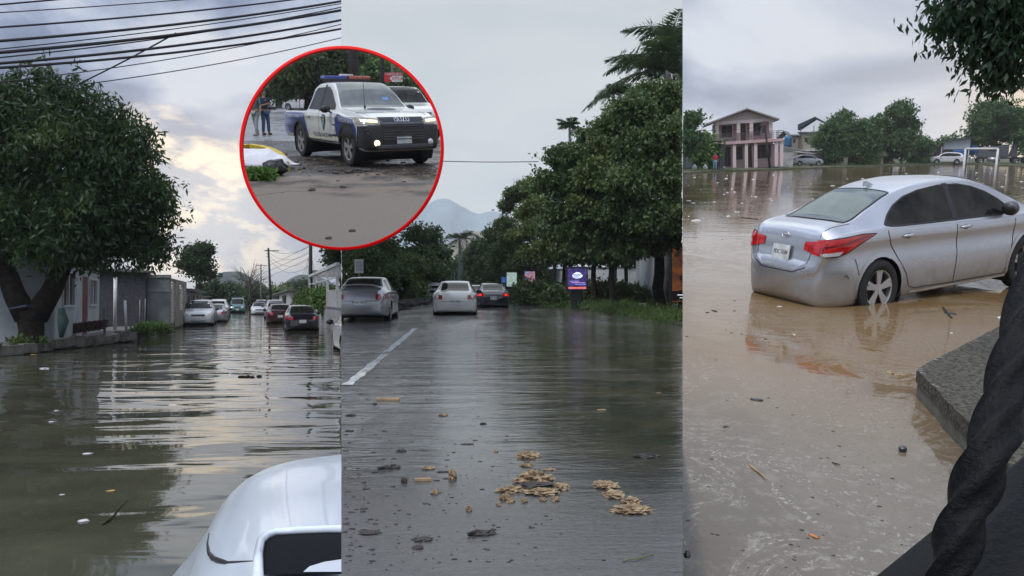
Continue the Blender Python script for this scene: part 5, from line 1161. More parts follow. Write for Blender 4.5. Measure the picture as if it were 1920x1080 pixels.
# built with its front in xz at y=0
fl2 = Z(272); eave = Z(238); ridge = Z(215)
xl, xr = lx(1340), lx(1455)
gw = MB(); ops = [(lx(1349), lx(1371), .25, fl2-.35), (lx(1379), lx(1392), 1.0, fl2-.35), (lx(1396.5), lx(1408), .1, fl2-.35), (lx(1414), lx(1440), 1.0, fl2-.35)]
wall_holes(gw, xl, xr-.7, 0, fl2, 1.6, ops, .2); gw.bb(xl, xl+.2, 1.8, 7, 0, fl2); gw.bb(xr-.9, xr-.7, 1.8, 7, 0, fl2); ob('ground_floor_wall', gw, PINK, tt)
for i, o4 in enumerate(ops):
    w = ob('window' if i != 2 else 'door', MB().bb(o4[0], o4[1], 1.9, 1.95, o4[2], o4[3]), DK if i != 2 else BRW, tt)
    gr_ = MB(); z_ = o4[2]+.1
    while z_ < o4[3] and i != 2: gr_.bb(o4[0], o4[1], 1.52, 1.56, z_, z_+.05); z_ += .26
    if i != 2:
        for q in range(1, 3): x_ = o4[0]+(o4[1]-o4[0])*q/3; gr_.bb(x_-.03, x_+.03, 1.50, 1.515, o4[2], o4[3])
        ob('window_grille', gr_, IRON, w)
for px in (1341, 1374.5, 1395, 1411, 1446, 1455):
    ob('column', MB().bb(lx(px)-.17, lx(px)+.17, 0, .34, 0, fl2-.1), PKD, tt); 
ob('balcony_slab', MB().bb(lx(1334), lx(1457), -.15, 7, fl2-.097, fl2+.22), PINK, tt)
rl = MB(); x0, x1 = lx(1334), lx(1457)
for k in range(4): rl.bb(x0, x1, -.05, 0, fl2+.40+k*.22, fl2+.44+k*.22)
nn = 16
for k in range(nn+1): x_ = x0+(x1-x0)*k/nn; rl.bb(x_-.02, x_+.02, -.06, .01, fl2+.223, fl2+1.08)
for k in range(4): rl.bb(x1-.04, x1, 0, 5, fl2+.40+k*.22, fl2+.44+k*.22)
ob('railing', rl, IRON, tt)
uw = MB(); op2 = [(lx(1355), lx(1374), fl2+.75, fl2+2.1), (lx(1387), lx(1398), fl2+.22, fl2+2.3), (lx(1409), lx(1424), fl2+.75, fl2+2.1)]
xu0, xu1 = lx(1344), lx(1441)
wall_holes(uw, xu0, xu1, fl2+.223, eave+.3, 1.7, op2, .2); uw.bb(xu0, xu0+.2, 1.9, 7, fl2+.223, eave+.3); uw.bb(xu1-.2, xu1, 1.9, 7, fl2+.223, eave+.3); ob('upper_wall', uw, PINK, tt)
for i, o4 in enumerate(op2):
    w = ob('window' if i != 1 else 'door', MB().bb(o4[0], o4[1], 2.0, 2.05, o4[2], o4[3]), DK if i != 1 else BRW, tt)
    if i != 1: f = MB(); xm = (o4[0]+o4[1])/2; f.bb(xm-.03, xm+.03, 1.78, 1.85, o4[2], o4[3]); f.bb(o4[0]-.06, o4[1]+.06, 1.64, 1.697, o4[3]+.003, o4[3]+.09); ob('frame', f, IRON, w)
for px in (1345, 1382, 1404, 1437): ob('column', MB().bb(lx(px)-.19, lx(px)+.19, .1, .5, fl2+.223, eave), PKD, tt)
hb_ = MB().bb(xu0-.1, xu1+.1, .1, .55, eave+.003, eave+.35); ob('balcony_beam', hb_, PKD, tt)
ga = MB().prism([(xu0-.1, eave+.353), (xu1+.1, eave+.353), ((xu0+xu1)/2+.2, ridge-.15)], .12, .5, 'y'); ob('gable', ga, mat('gable_plaster', (.44, .37, .35), .8, var=.1), tt)
rx = (xu0+xu1)/2+.2; e0, e1 = lx(1326), lx(1450); rf = MB()
for (ex, sgn) in ((e0, -1), (e1, 1)): rf.prism([(ex, eave+.05), (rx, ridge), (rx, ridge+.14), (ex, eave+.22)], -.5, 7.6, 'y')
rf.v = [(x, y, z+.002) for x, y, z in rf.v]; ob('roof', rf, RFB, tt)
st = MB()
for k in range(7): st.bb(xr-.62, xr+.3, 2+k*.5, 2.5+k*.5, 0, .3+k*.38)
ob('staircase', st, PINK, tt)
# shear of the columns is left out: the house stands plumb on its own ground
TILT_R = math.atan((540-285)/F)
def rnode(o, roll): # small outward roll about the line of sight
    o.rotation_euler = (Matrix.Rotation(roll, 3, 'Y') @ o.rotation_euler.to_matrix()).to_euler()
rnode(tt, -math.radians(3.5))
# --- shack, trees and hedge at the left
b = RG(1297, 321); t = thing('dark_shack', 'dark low shack left of the pink house', 'shed', (b.x, b.y+3, .1)); ob('wall', MB().bb(-2.4, 2.2, 0, 3, 0, 2.6), mat('shed_dark', (.05, .052, .06), .9), t); ob('roof', MB().prism([(-2.9, 2.7), (2.5, 2.9), (2.5, 3.1), (-2.9, 2.9)], -.5, 3.4, 'y'), mat('thatch_grey', (.20, .19, .18), .9, var=.4, scale=5), t)
ob('shutter', MB().bb(-1.6, -.4, -.05, -.003, .2, 2.0), mat('blue_grey_sheet', (.10, .13, .16), .7), t)
far_tree('tree at the left edge of the field behind the shack', 1283, 322, 212, 58, 71, LEAF_R, 2600, .28, .3, n=14)
far_tree('small lighter tree between the shack and the pink house', 1322, 320, 250, 30, 72, LEAF_G, 600, .3, .2)
b = RG(1288, 318); t = thing('round_bush', 'bright clipped bush at the left shore', 'bush', (b.x, b.y-.5, .1)); leaves('foliage', [(0, 0, 1.0, 1.1, 1.1, 1.0), (-1.2, 0, .9, 1., 1., .9)], 1200, .16, LEAF_G, t, 5, 6, .2, .3); ob('stem', MB().tube([(0, 0, 0), (0, 0, .8)], [.07, .03], 6), BARK2, t)
for i, px in enumerate((1302, 1322)):
    b = RG(px, 321); o = ob('white_jug', MB().lathe([(0, 0), (.22, 0), (.24, .3), (.1, .45), (.08, .55), (0, .55)], seg=12), STEEL, None, True); o.location = (b.x, b.y, .12); tag(o, ['white container on the shore left of the shack door', 'white container on the shore next to the red shirted person'][i], 'container')
for i, px in enumerate((1349, 1356)):
    b = RG(px, 319.5); o = ob('white_pot', MB().lathe([(0, 0), (.13, 0), (.17, .28), (.15, .28), (0, .2)], seg=12), STEEL, None, True); o.location = (b.x, b.y+.3, .12); tag(o, ['white pot nearest the leftmost house column', 'white pot second from the leftmost house column'][i], 'pot')
b = RG(1340, 321); person('person in red top and light blue trousers at the shore by the pink house', (b.x, b.y, .1), .4, 1.72, (.5, .04, .05), (.25, .45, .62), key='red')
# pole before the house
def rpole(label, px, pyb, pyt, r, m_, roll=0, cat='utility pole', name='utility_pole', parts=True):
    b = RG(px, pyb); H = top_z(px, pyt, b.y); t = thing(name, label, cat, b); ob('shaft', MB().tube([(0, 0, -.2), (0, 0, H)], [r*1.2, r*.8], 8), m_, t, True)
    if parts: ob('bracket', MB().box((-.15, 0, H-.9), (.5, .2, .7)), m_, t)
    if roll: rnode(t, roll)
    return t, b, H
t, b, H = rpole('dark utility pole leaning before the pink house', 1444, 318, 225, .11, DARKP, -math.radians(10)); rp = b+Vector((-.17*H, 0, H-.6))
rpole('thin pale pole right of the pink house', 1457.5, 317, 245, .05, CONC, -math.radians(4), 'pole', 'thin_pole', False)
wires('two thin wires from the leaning pole to the shack', [(rp, P(1290, 243, Y=b.y), .3), (rp-Vector((0, 0, .4)), P(1290, 252, Y=b.y+2), .3)], WIRE, .02, 'power lines')
# white wall with gate, right of the house
def yard(label, px0, px1, pyb, pyt, col, key, name='yard_wall', th=.2, dy=0):
    a, b = RG(px0, pyb), RG(px1, pyb); z = top_z(px0, pyt, a.y); t = thing(name, label, 'wall', (a.x, a.y+dy, .05)); d = b-a
    ob('wall', MB().beam((0, 0, z/2), (d.x, d.y, z/2), th, z), mat(key, col, .85, var=.3, scale=.9), t); ob('coping', MB().beam((0, 0, z+.045), (d.x, d.y, z+.045), th+.1, .08), CONC, t); return t
yard('white yard wall just right of the pink house', 1457, 1486, 315, 285, (.5, .5, .5), 'yard_white')
yard('stained cream wall behind the small goal', 1546, 1588, 312, 286, (.42, .38, .30), 'yard_cream', dy=1)
yard('grey wall between the silver sedan and the palm', 1512, 1546, 312, 290, (.36, .36, .34), 'yard_grey', dy=1)
yard('brown timber fence under the grey shed roof', 1592, 1640, 310, 292, (.30, .24, .18), 'yard_timber', dy=1)
# houses behind
def blockhouse(label, px0, px1, pyb, pyt, dY, col, key, wins, roof='flat', depth=6, extra=None):
    a = RG(px0, pyb); k = (a.y+dY)/a.y; a2 = P(px0, 300, Y=a.y+dY); b2 = P(px1, 300, Y=a.y+dY); z = top_z(px0, pyt, a.y+dY); w = b2.x-a2.x
    t = thing('block_house', label, 'house', (a2.x, a.y+dY, 0)); mb = MB(); px2x = lambda p: (p-px0)/(px1-px0)*w; zz = lambda py: top_z(px0, py, a.y+dY)
    hs_ = [(px2x(q[0]), px2x(q[1]), zz(q[3]), zz(q[2])) for q in wins]
    wall_holes(mb, 0, w, 0, z, 0, hs_, .2); mb.bb(0, .2, .2, depth, 0, z); mb.bb(w-.2, w, .2, depth, 0, z); ob('wall', mb, mat(key, col, .85, var=.2, scale=.8), t)
    for h in hs_: ob('window', MB().bb(h[0], h[1], .12, .17, h[2], h[3]), DK, t)
    if roof == 'flat': ob('roof', MB().bb(-.2, w+.2, -.25, depth+.2, z+.003, z+.2), CONC, t)
    if roof == 'gable': ob('roof', MB().prism([(-.4, z-.1), (w*.45, z+1.2), (w+.3, z-.1), (w+.3, z+.05), (w*.45, z+1.35), (-.4, z+.05)], -.4, depth, 'y'), CONC, t)
    if extra: extra(t, w, z, zz, px2x)
    return t
def ex1(t, w, z, zz, px2x):
    ob('roof_canopy', MB().prism([(-.2, z+.5), (w*.52, z+2.1), (w+.3, z+1.0), (w+.3, z+1.12), (w*.52, z+2.35), (-.2, z+1.25)], -.8, 5, 'y'), mat('blue_canopy', (.035, .05, .075), .6, var=.2), t)
    ps = MB(); 
    for x_ in (.2, w*.5, w-.2): ps.bb(x_-.06, x_+.06, -.1, .02, z+.2, z+1.1)
    ob('canopy_post', ps, STEEL, t); ob('ledge', MB().bb(-.1, w+.1, -.5, -.003, zz(283), zz(280)), STEEL, t)
blockhouse('cream two storey block house with a dark blue roof canopy', 1495, 1549, 312, 250, 14, (.40, .36, .29), 'block_cream', [(1506, 1512, 258, 267)], 'flat', 8, ex1)
blockhouse('brown side block joined to the cream house', 1480, 1494.5, 312, 255, 13, (.26, .21, .17), 'block_brown', [(1485, 1489, 261, 268)], 'flat', 8)
blockhouse('grey gabled house between the pink house and the cream one', 1457, 1477, 312, 262, 15, (.24, .22, .20), 'block_grey', [], 'gable', 8)
b = RG(1472, 314); t = thing('thatched_lean_to', 'grey brown sloped roof behind the white yard wall', 'roof shelter', (b.x, b.y+4, 0)); ob('roof', MB().prism([(-1.8, top_z(1472, 270, b.y+4)), (-1.4, top_z(1472, 272, b.y+4)), (2.4, top_z(1472, 284, b.y+4)), (-1.8, top_z(1472, 284, b.y+4))], -1, 2, 'y'), mat('thatch_grey', (.20, .19, .18), .9), t); ob('post', MB().bb(-.1, .1, 0, .2, 0, 2.2), CONC, t)
b = RG(1510, 312); t = thing('carport_roof', 'white sheet carport over the parked silver sedan', 'carport', (b.x, b.y+6, 0)); z_ = top_z(1500, 287, b.y+6); ob('roof', MB().box((0, 0, z_), (4.6, 3, .08), Matrix.Rotation(.12, 3, 'Y')), STEEL, t)
for x_ in (-2, 2): ob('post', MB().bb(x_-.06, x_+.06, -1.2, -1.1, 0, z_-.1 if x_ > 0 else z_-.05), STEEL, t)
o = thing('blue_tank', 'blue water barrel beside the brown side block', 'barrel', P(1477.5, 266, Y=RG(1478, 312).y+10)); ob('drum', MB().lathe([(0, -.8), (.5, -.8), (.55, -.4), (.5, 0), (.55, .4), (.5, .8), (0, .85)], seg=16), mat('blue_plastic', (.03, .12, .25), .5), o, True)
# cars parked far
c = RG(1503, 313); car('silver sedan parked on the drive beyond the water', 'car', (c.x-1.6, c.y+1.0, .1), math.radians(35), SILVER, SEDAN, .1, sink=0)
c = RG(1778, 308.2); car('white hatchback parked beside the blue tarp', 'car', (c.x+1.9, c.y, .1), PI+.05, WHITE, SUV, .1, sink=0)
for i, (px, w, top, py, m_) in enumerate([(1576, 56, 218, 311, LEAF_R), (1604, 60, 235, 311, LEAF_R), (1560, 34, 238, 312, LEAF_R), (1618, 30, 250, 311, LEAF_R), (1672, 66, 198, 309, LEAF_R), (1640, 34, 230, 309, LEAF_R), (1690, 46, 225, 309, LEAF_R), (1716, 40, 262, 308, LEAF_R), (1590, 60, 262, 311, LEAF_C)]):
    far_tree(['round crowned green tree behind the cream wall', 'broad green tree right of the round crowned one', 'lower tree touching the cream block house', 'low tree left of the tall middle tree', 'tallest thick green tree in the middle of the far shore', 'left shoulder tree of the tallest tree', 'right shoulder tree with drooping twigs', 'small tree left of the shed', 'dark low growth behind the cream wall'][i], px, py, top, w, 300+i, m_, 2600 if w > 50 else 1200, .34, .06, BARK2, 0, .3, 'trees on the far shore', n=16, droop=.9 if i in (4, 5, 6) else .4)
big_ = far_tree('wide spreading tree over the truck on the right', 1866, 307, 212, 116, 320, LEAF_R, 3600, .36, .3, BARK2, 0, .35, 'trees on the far shore', n=22)
far_tree('far tree at the right edge behind the truck', 1925, 308, 245, 60, 321, LEAF_R, 1500, .36, .1, BARK2, 0, .35, 'trees on the far shore', n=12)
for i, (px, w) in enumerate([(1735, 60), (1765, 50), (1800, 60)]): far_tree(['faint low tree line left above the shed', 'faint low tree line over the middle of the shed', 'faint low tree line behind the tarp'][i], px, 306, 272-i*2, w, 330+i, LEAF_R, 500, .5, .05, Y=RG(px, 308).y+45)
# young palm-like tree on the drive
b = RG(1541, 312); t = thing('young_tree', 'slender young tree with drooping leaves on the drive', 'tree', b); ob('trunk', MB().tube([(0, 0, 0), (.1, 0, 1.6), (-.1, 0, 3.2)], [.13, .09, .06], 8), BARK2, t, True); leaves('crown', [(-.1, 0, 3.6, 1.2, 1.2, .9), (.5, 0, 2.6, .8, .8, 1.0), (-.7, 0, 3.2, .9, .9, .6)], 700, .34, LEAF_R, t, 44, 6, 1.0, .12)
for i, (px, py, w, h) in enumerate([(1462, 314, .5, .7), (1585, 310, .8, .6), (1604, 311, .5, .6), (1638, 310, .8, 1.2), (1655, 309, 1.2, .8), (1722, 308, 1.2, 1.4), (1738, 308, .8, 1.0)]):
    b = RG(px, py); t = thing('shrub', ['single potted looking shrub by the white yard wall', 'weedy shrub at the foot of the small goal', 'low shrub before the timber fence', 'dark shrub at the right end of the timber fence', 'low shrub under the tallest tree', 'dense shrub left of the shed', 'rounded shrub beside the shed post'][i], 'shrub', (b.x, b.y+.6, .1), group='shrubs on the far shore'); leaves('foliage', [(0, 0, h*.6, w, w*.8, h*.6)], 500, .2, LEAF_R if i % 2 else LEAF_C, t, 400+i, 6, .0, .25); ob('stem', MB().tube([(0, 0, 0), (0, 0, h*.6)], [.05, .03], 6), BARK2, t)
# shed with roof, tarps
b = RG(1622, 310); t = thing('low_grey_shed', 'low shed with a grey curved roof left of the tallest tree', 'shed', (b.x, b.y+4, 0)); z_ = top_z(1622, 292, b.y+4); ob('wall', MB().bb(-2.2, 2.4, 0, 3, 0, z_), mat('yard_timber', (.30, .24, .18), .85), t); ob('roof', MB().prism([(-2.8, z_+.003), (2.9, z_+.003), (2.6, z_+.45), (0, z_+.8), (-2.6, z_+.6)], -.5, 3.4, 'y'), mat('zinc_roof', (.16, .15, .15), .6), t)
b = RG(1775, 308); Y_ = b.y+3.5; X0, X1 = P(1722, 300, Y=Y_).x, P(1816, 300, Y=Y_).x; t = thing('workshop_shed', 'open workshop shed with pale metal front under a sloping roof', 'shed', (X0, Y_, .1)); w = X1-X0; zt_ = top_z(1770, 266, Y_)
fr = MB()
for x_ in (.1, w*.45, w-.1): ob('post', MB().bb(x_-.07, x_+.07, 0, .14, 0, top_z(1770, 276, Y_)), STEEL, t)
zc_ = top_z(1790, 281, Y_); ob('fascia', MB().prism([(w*.48, zc_), (w, zc_), (w, zt_+.45), (w*.48, zt_-.1)], -.05, .1, 'y'), mat('fascia_metal', (.42, .45, .50), .5, .2, var=.1), t)
ob('roof', MB().prism([(-.3, zt_-.45), (w+.3, zt_+.5), (w+.3, zt_+.62), (-.3, zt_-.33)], -.6, 6, 'y'), mat('dark_sheet_roof', (.05, .06, .07), .6), t)
ob('back_wall', MB().bb(.1, w-.1, 5.5, 5.6, 0, zt_-.5), mat('yard_white', (.5, .5, .5), .85), t)
def tarp(label, px0, px1, py0, py1, dy, seed):
    Y2 = b.y+dy; a, c2 = P(px0, 300, Y=Y2).x, P(px1, 300, Y=Y2).x; z1, z0 = top_z(1790, py0, Y2), top_z(1790, py1, Y2); mb = MB(); n = 16
    for j in range(9):
        for i in range(n+1): mb.v.append((a+(c2-a)*i/n, Y2+.09*math.sin(i*1.3+j*.4+seed), z1+(z0-z1)*j/8))
    k = n+1; mb.f = [(j*k+i, j*k+i+1, (j+1)*k+i+1, (j+1)*k+i) for j in range(8) for i in range(n)]
    o = ob('blue_tarp', mb, mat('blue_tarp', (.015, .10, .32), .5, var=.25, scale=1.2), None, True, origin=(a, Y2, z0)); md = o.modifiers.new('s', 'SOLIDIFY'); md.thickness = .02; return tag(o, label, 'tarp')
tarp('bright blue tarp hanging right of the white hatchback', 1786, 1811, 281, 304, 2.9, 0); tarp('smaller blue tarp at the left end of the shed', 1724, 1740, 281, 304, 3.0, 3); tarp('blue tarp behind the truck front', 1813, 1831, 273, 288, 6, 5)
b2 = RG(1753, 307); t = thing('red_pile', 'red sack pile under the workshop shed', 'sacks', (b2.x, b2.y+1.5, .1)); mb = MB()
for i in range(4): mb.lump((-.3+.3*(i % 3), 0, .2+.3*(i//3)), (.35, .3, .28), seed=i, amp=.1)
mb.prism([(-.6, 0), (.6, 0), (.1, 1.7), (-.1, 1.7)], .0, .2, 'y'); ob('sack', mb, mat('red_sack', (.45, .05, .06), .7), t)
# semi-trailer tractor
b2 = RG(1830, 307.5); sx = b2.y/F; t = thing('semi_truck', 'dark semi truck parked under the wide tree', 'truck', (b2.x, b2.y+1, .12), 0); TD = mat('truck_dark', (.11, .12, .14), .5, .2, var=.2)
tx = lambda px: (px-1830)*sx
ob('cab', MB().prism([(tx(1830), 1.0), (tx(1832), 2.0), (tx(1839), 2.1), (tx(1842), 2.6), (tx(1862), 2.7), (tx(1862), .9)], -1.1, 1.1, 'y'), TD, t, bevel=.05)
ob('sleeper_box', MB().bb(tx(1862)+.01, tx(1872), -1.1, 1.1, .9, 2.9), TD, t, bevel=.04); ob('chassis', MB().bb(tx(1832), tx(1908), -.45, .45, .7, .95), TD, t); ob('fuel_tank', MB().cyl((tx(1853), -1.0, .62), .36, tx(1862)-tx(1845), 16, 'x'), mat('polished_steel', (.5, .5, .52), .35, .8), t, True)
ob('side_window', MB().bb(tx(1845), tx(1856), -1.13, -1.105, 1.85, 2.45), DK, t)
ob('exhaust_stack', MB().cyl((tx(1876), -.8, 2.4), .09, 2.0, 10), mat('polished_steel', (.5, .5, .52), .35, .8), t, True)
ob('rear_frame', MB().prism([(tx(1874), 1.0), (tx(1880), 3.0), (tx(1883), 3.0), (tx(1884), 1.0)], -1.0, 1.0, 'y'), TD, t)
for px in (1835.5, 1882.5, 1897):
    for sg in (-1, 1): wheel(t, (tx(px), sg*1.0, .52), sg, .52, .3)
md = MB()
for px in (1882.5, 1897): md.lathe([(.58, -.18), (.6, 0), (.58, .18)], (tx(px), -1.0, .54), 20, 'y')
# goals
def goal(label, px0, px1, pyb0, pyb1, pyt, r=.06, roll=0, depth=None):
    a, b = RG(px0, pyb0), RG(px1, pyb1); za, zb_ = top_z(px0+8, pyt, a.y), top_z(px1+8, pyt, b.y); t = thing('goal_frame', label, 'goal', a); d = b-a; h = za; tilt = TILT_R*0
    sh_ = Vector((0, 0, 0)); ob('post', MB().cyl((0, 0, h/2-.1), r, h+.2, 12), STEEL, t, True); ob('post', MB().cyl((d.x, d.y, h/2-.1), r, h+.2, 12), STEEL, t, True)
    ob('crossbar', MB().tube([(0, 0, h), (d.x, d.y, h)], r, 12), STEEL, t, True); return t
goal('white goal frame standing in the water behind the sedan roof', 1803, 1863, 350, 352, 279, .055)
goal('small white goal frame by the cream wall', 1574, 1587, 309, 307, 285, .07)
# --- the stranded sedan
EL = dict(x=[0, .035, .08, .125, .21, .38, .62, .95, 1.35, 1.8, 2.2, 2.6, 3.0, 3.4, 3.62, 4.0, 4.3, 4.45, 4.53],
          zt=[.60, .665, .70, .90, 1.015, 1.06, 1.085, 1.20, 1.335, 1.41, 1.43, 1.415, 1.33, 1.16, 1.04, .94, .81, .68, .5],
          zs=[.55, .62, .66, .83, .935, .975, .985, .99, .985, .97, .955, .945, .935, .93, .93, .86, .75, .62, .46], zb=[.30, .25, .21, .19, .18, .18, .18, .18, .18, .18, .18, .18, .18, .18, .18, .18, .2, .22, .26],
          ws=[.36, .56, .67, .735, .80, .86, .878, .886, .888, .888, .888, .888, .888, .886, .88, .86, .78, .70, .6], wr=[.34, .46, .53, .57, .62, .64, .63, .585, .555, .57, .58, .58, .60, .66, .72, .74, .66, .56, .5], crease=.045,
          arch=[(.93, .32, .375), (3.63, .32, .375)], dlo=[(1.02, 1.015), (1.14, 1.10), (1.3, 1.19), (1.5, 1.265), (1.75, 1.315), (2.1, 1.345), (2.45, 1.335), (2.7, 1.29), (2.95, 1.21), (3.15, 1.11), (3.32, .985), (3.28, .955), (2.8, .955), (2.2, .965), (1.7, .975), (1.25, .985), (1.1, .995)],
          rg=(.56, 1.36, .58, .50), ws_=(2.66, 3.56, .52, .70), pil=2.22, doors=[], wheels=(.93, 3.63), R=.325)
EP = bpy.data.materials.new('silver_sedan_paint'); EP.use_nodes = True; t_ = NT(EP.node_tree); b_ = EP.node_tree.nodes['Principled BSDF']; co = t_.n('ShaderNodeTexCoord').outputs['Object']
sp_ = t_.n('ShaderNodeSeparateXYZ'); t_.put(sp_.inputs[0], co); dn = t_.noise(co, 5, 6, .7)
dirt = t_.m('MULTIPLY', t_.step(t_.m('ADD', sp_.outputs[2], t_.m('MULTIPLY', dn, .45)), .82, .38), .7)
t_.put(b_.inputs['Base Color'], t_.mix(dirt, t_.mix(t_.noise(co, 180, 2, .5), (.45, .46, .48), (.55, .56, .585)), (.30, .25, .18)))
b_.inputs['Metallic'].default_value = .8; t_.put(b_.inputs['Roughness'], t_.m('ADD', .27, t_.m('MULTIPLY', dirt, .5))); b_.inputs['Coat Weight'].default_value = .7; b_.inputs['Coat Roughness'].default_value = .06
RGL = mat('greenish_rear_glass', (.055, .085, .085), .06, var=.3, spec=.6, scale=3)
cx, cy = U(3.42, 9.45); CYAW = .41+YAWR
PKW = dict(group=None)
t, B = car('silver sedan stranded wheel deep in brown flood water', 'car', (cx, cy), CYAW, EP, EL, .035, fine=True, name='flooded_sedan', rearglass=RGL, sink=.24, rot=(.008, -.065, CYAW), scale=(1.03, .86, 1.15), plate='', tailcol=(.55, .012, .012), rims=mat('dirty_alloy', (.50, .49, .47), .35, .75, var=.15))
SED = t
for o in list(t.children):
    if o.name.startswith(('taillight', 'door_seam', 'door_handle', 'number_plate', 'door_mirror')): bpy.data.objects.remove(o)
blk = MATS['black_trim']; red = mat('tail_red_wrap', (.50, .010, .012), .10, var=.35, scale=9, coat=1.); clr = mat('lamp_clear', (.6, .62, .64), .1, coat=1.)
for v, sg in (('r', -1), ('l', 1)):
    sm = MB(); B.strip([(1.02, 1.0), (1.04, .90), (1.08, .80), (1.22, .62), (1.36, .45), (1.42, .30), (1.52, .27), (2.2, .255), (3.2, .245), (3.26, .42), (3.32, .7), (3.34, .93)], v, .011, .003, sm); B.strip([(2.22, .96), (2.24, .60), (2.22, .27)], v, .011, .003, sm)
    B.strip([(.60, 1.0), (.56, .93)], v, .009, .003, sm); B.strip([(.52, .70), (.56, .58), (.60, .45)], v, .009, .003, sm); pob('door_seam', sm, blk, t)
    br = B.strip([(1.45, .235), (3.24, .215)], v, .028, .008); pob('sill_strip', br, mat('bright_strip', (.6, .6, .6), .3, .5), t)
    pob('window_trim', B.strip(EL['dlo']+[EL['dlo'][0]], v, .020, .008), blk, t)
    tl = pob('taillight', B.patch([(.0, .80), (.03, .905), (.30, .935), (.62, .955), (.84, .945), (.70, .90), (.55, .845), (.42, .785), (.28, .745), (.14, .745)], v, .009, .03), red, t)
    pob('taillight', B.patch([(sg*.40, .80), (sg*.40, .885), (sg*.70, .91), (sg*.80, .905), (sg*.80, .74), (sg*.60, .765)], 'b', .010, .03), red, t)
    pob('reversing_lamp', B.patch([(.03, .765), (.16, .79), (.34, .80), (.30, .757), (.14, .752)], v, .013, .03), clr, tl); pob('lamp_shade_line', B.strip([(.10, .84), (.40, .88), (.75, .94)], v, .02, .013), mat('tail_red_dark', (.16, .005, .006), .15, coat=1.), tl)
    pob('lamp_border', B.strip([(.0, .80), (.03, .905), (.30, .935), (.62, .955), (.84, .945), (.70, .90), (.55, .845), (.42, .785), (.28, .745), (.14, .745)], v, .010, .011), blk, tl)
    for hx in (1.36, 2.38):
        l, n = B.hit((hx, 0, .875), v); h = MB(); h.tube([l+n*.006+Vector((-.10, 0, -.004)), l+n*.035+Vector((-.06, 0, 0)), l+n*.042, l+n*.035+Vector((.06, 0, .004)), l+n*.006+Vector((.10, 0, .004))], [.012, .018, .019, .018, .012], 10); hd_ = ob('door_handle', h, EP, t, True)
        cpz = MB().lump(l+Vector((0, 0, -.005)), (.055, .008, .03), sub=2, amp=0); ob('handle_recess', cpz, mat('recess_grey', (.12, .12, .12), .4), hd_, True)
    l, n = B.hit((3.14, 0, .97), v); mm = MB().lump(l+Vector((-.02, .135*sg, .055)), (.095, .115, .085), sub=3, amp=.03); mm.beam(l+Vector((0, -.02*sg, .0)), l+Vector((0, .09*sg, .03)), .07, .04); mo_ = ob('door_mirror', mm, mat('mirror_shell', (.10, .10, .105), .35, .3), t, True)
    ob('mirror_housing', MB().lump(l+Vector((-.045, .135*sg, .05)), (.080, .107, .077), sub=3, amp=.03), blk, mo_, True)
    for wx in (.93, 3.63):
        arc = [(wx+math.cos(a)*.385, .32+math.sin(a)*.385) for a in [PI*(-.1+1.2*i/24) for i in range(25)]]; pob('arch_lip', B.strip(arc, v, .05, .004), EP, t)
    if v == 'r':
        pob('dent_mark', B.strip([(.36, .52), (.39, .545), (.42, .50)], v, .012, .003), blk, t)
sm = MB(); B.strip([(-.56, .90), (-.50, .62), (-.3, .56), (.3, .56), (.50, .62), (.56, .90)], 'b', .010, .003, sm); B.strip([(.58, .67), (.40, .66), (.12, .62)], 't', .008, .003, sm); B.strip([(.58, -.67), (.40, -.66), (.12, -.62)], 't', .008, .003, sm); pob('boot_seam', sm, blk, t)
pob('rear_glass_edge', B.strip([(1.36, .50), (1.38, 0), (1.36, -.50), (.58, -.58), (.56, -.48), (.53, 0), (.56, .48), (.58, .58), (1.36, .50)], 't', .022, .008), blk, t)
l, n = B.hit((0, 0, .74), 'b'); M = Matrix.Translation(l+n*.03) @ n.to_track_quat('X', 'Z').to_matrix().to_4x4(); pp = ob('number_plate', MB().box((0, 0, 0), (.012, .34, .17)), mat('plate_white', (.6, .62, .62), .5), t, bevel=.002); pp.matrix_local = M
ptx = text_ob('plate_text', 'PDC 7104', .066, blk, pp, Matrix.Translation((.0085, 0, 0)) @ Matrix(((0, 0, 1, 0), (1, 0, 0, 0), (0, 1, 0, 0), (0, 0, 0, 1))), .001)
em = MB(); l, n = B.hit((0, 0, .93), 'b'); em.lathe([(.05, -.004), (.056, .004), (.05, .010), (.044, .004), (.05, -.004)], (0, 0, 0), 22, 'x'); em.beam((.004, -.022, -.03), (.004, -.012, .03), .008, .008); em.beam((.004, .012, -.03), (.004, .022, .03), .008, .008); em.beam((.004, -.02, -.005), (.004, .02, .006), .008, .008)
eo = ob('badge', em, mat('chrome', (.7, .7, .7), .15, .9), t, True); eo.matrix_local = Matrix.Translation(l+n*.01) @ n.to_track_quat('X', 'Z').to_matrix().to_4x4() @ Matrix.Diagonal((1, 1.25, .7, 1))
l, n = B.hit((1.50, 0, 1.4), 't'); fin = MB().prism([(l.x-.10, l.z), (l.x-.09, l.z+.06), (l.x-.06, l.z+.065), (l.x+.10, l.z-.004)], -.014, .014, 'y'); ob('roof_antenna', fin, EP, t, bevel=.006)
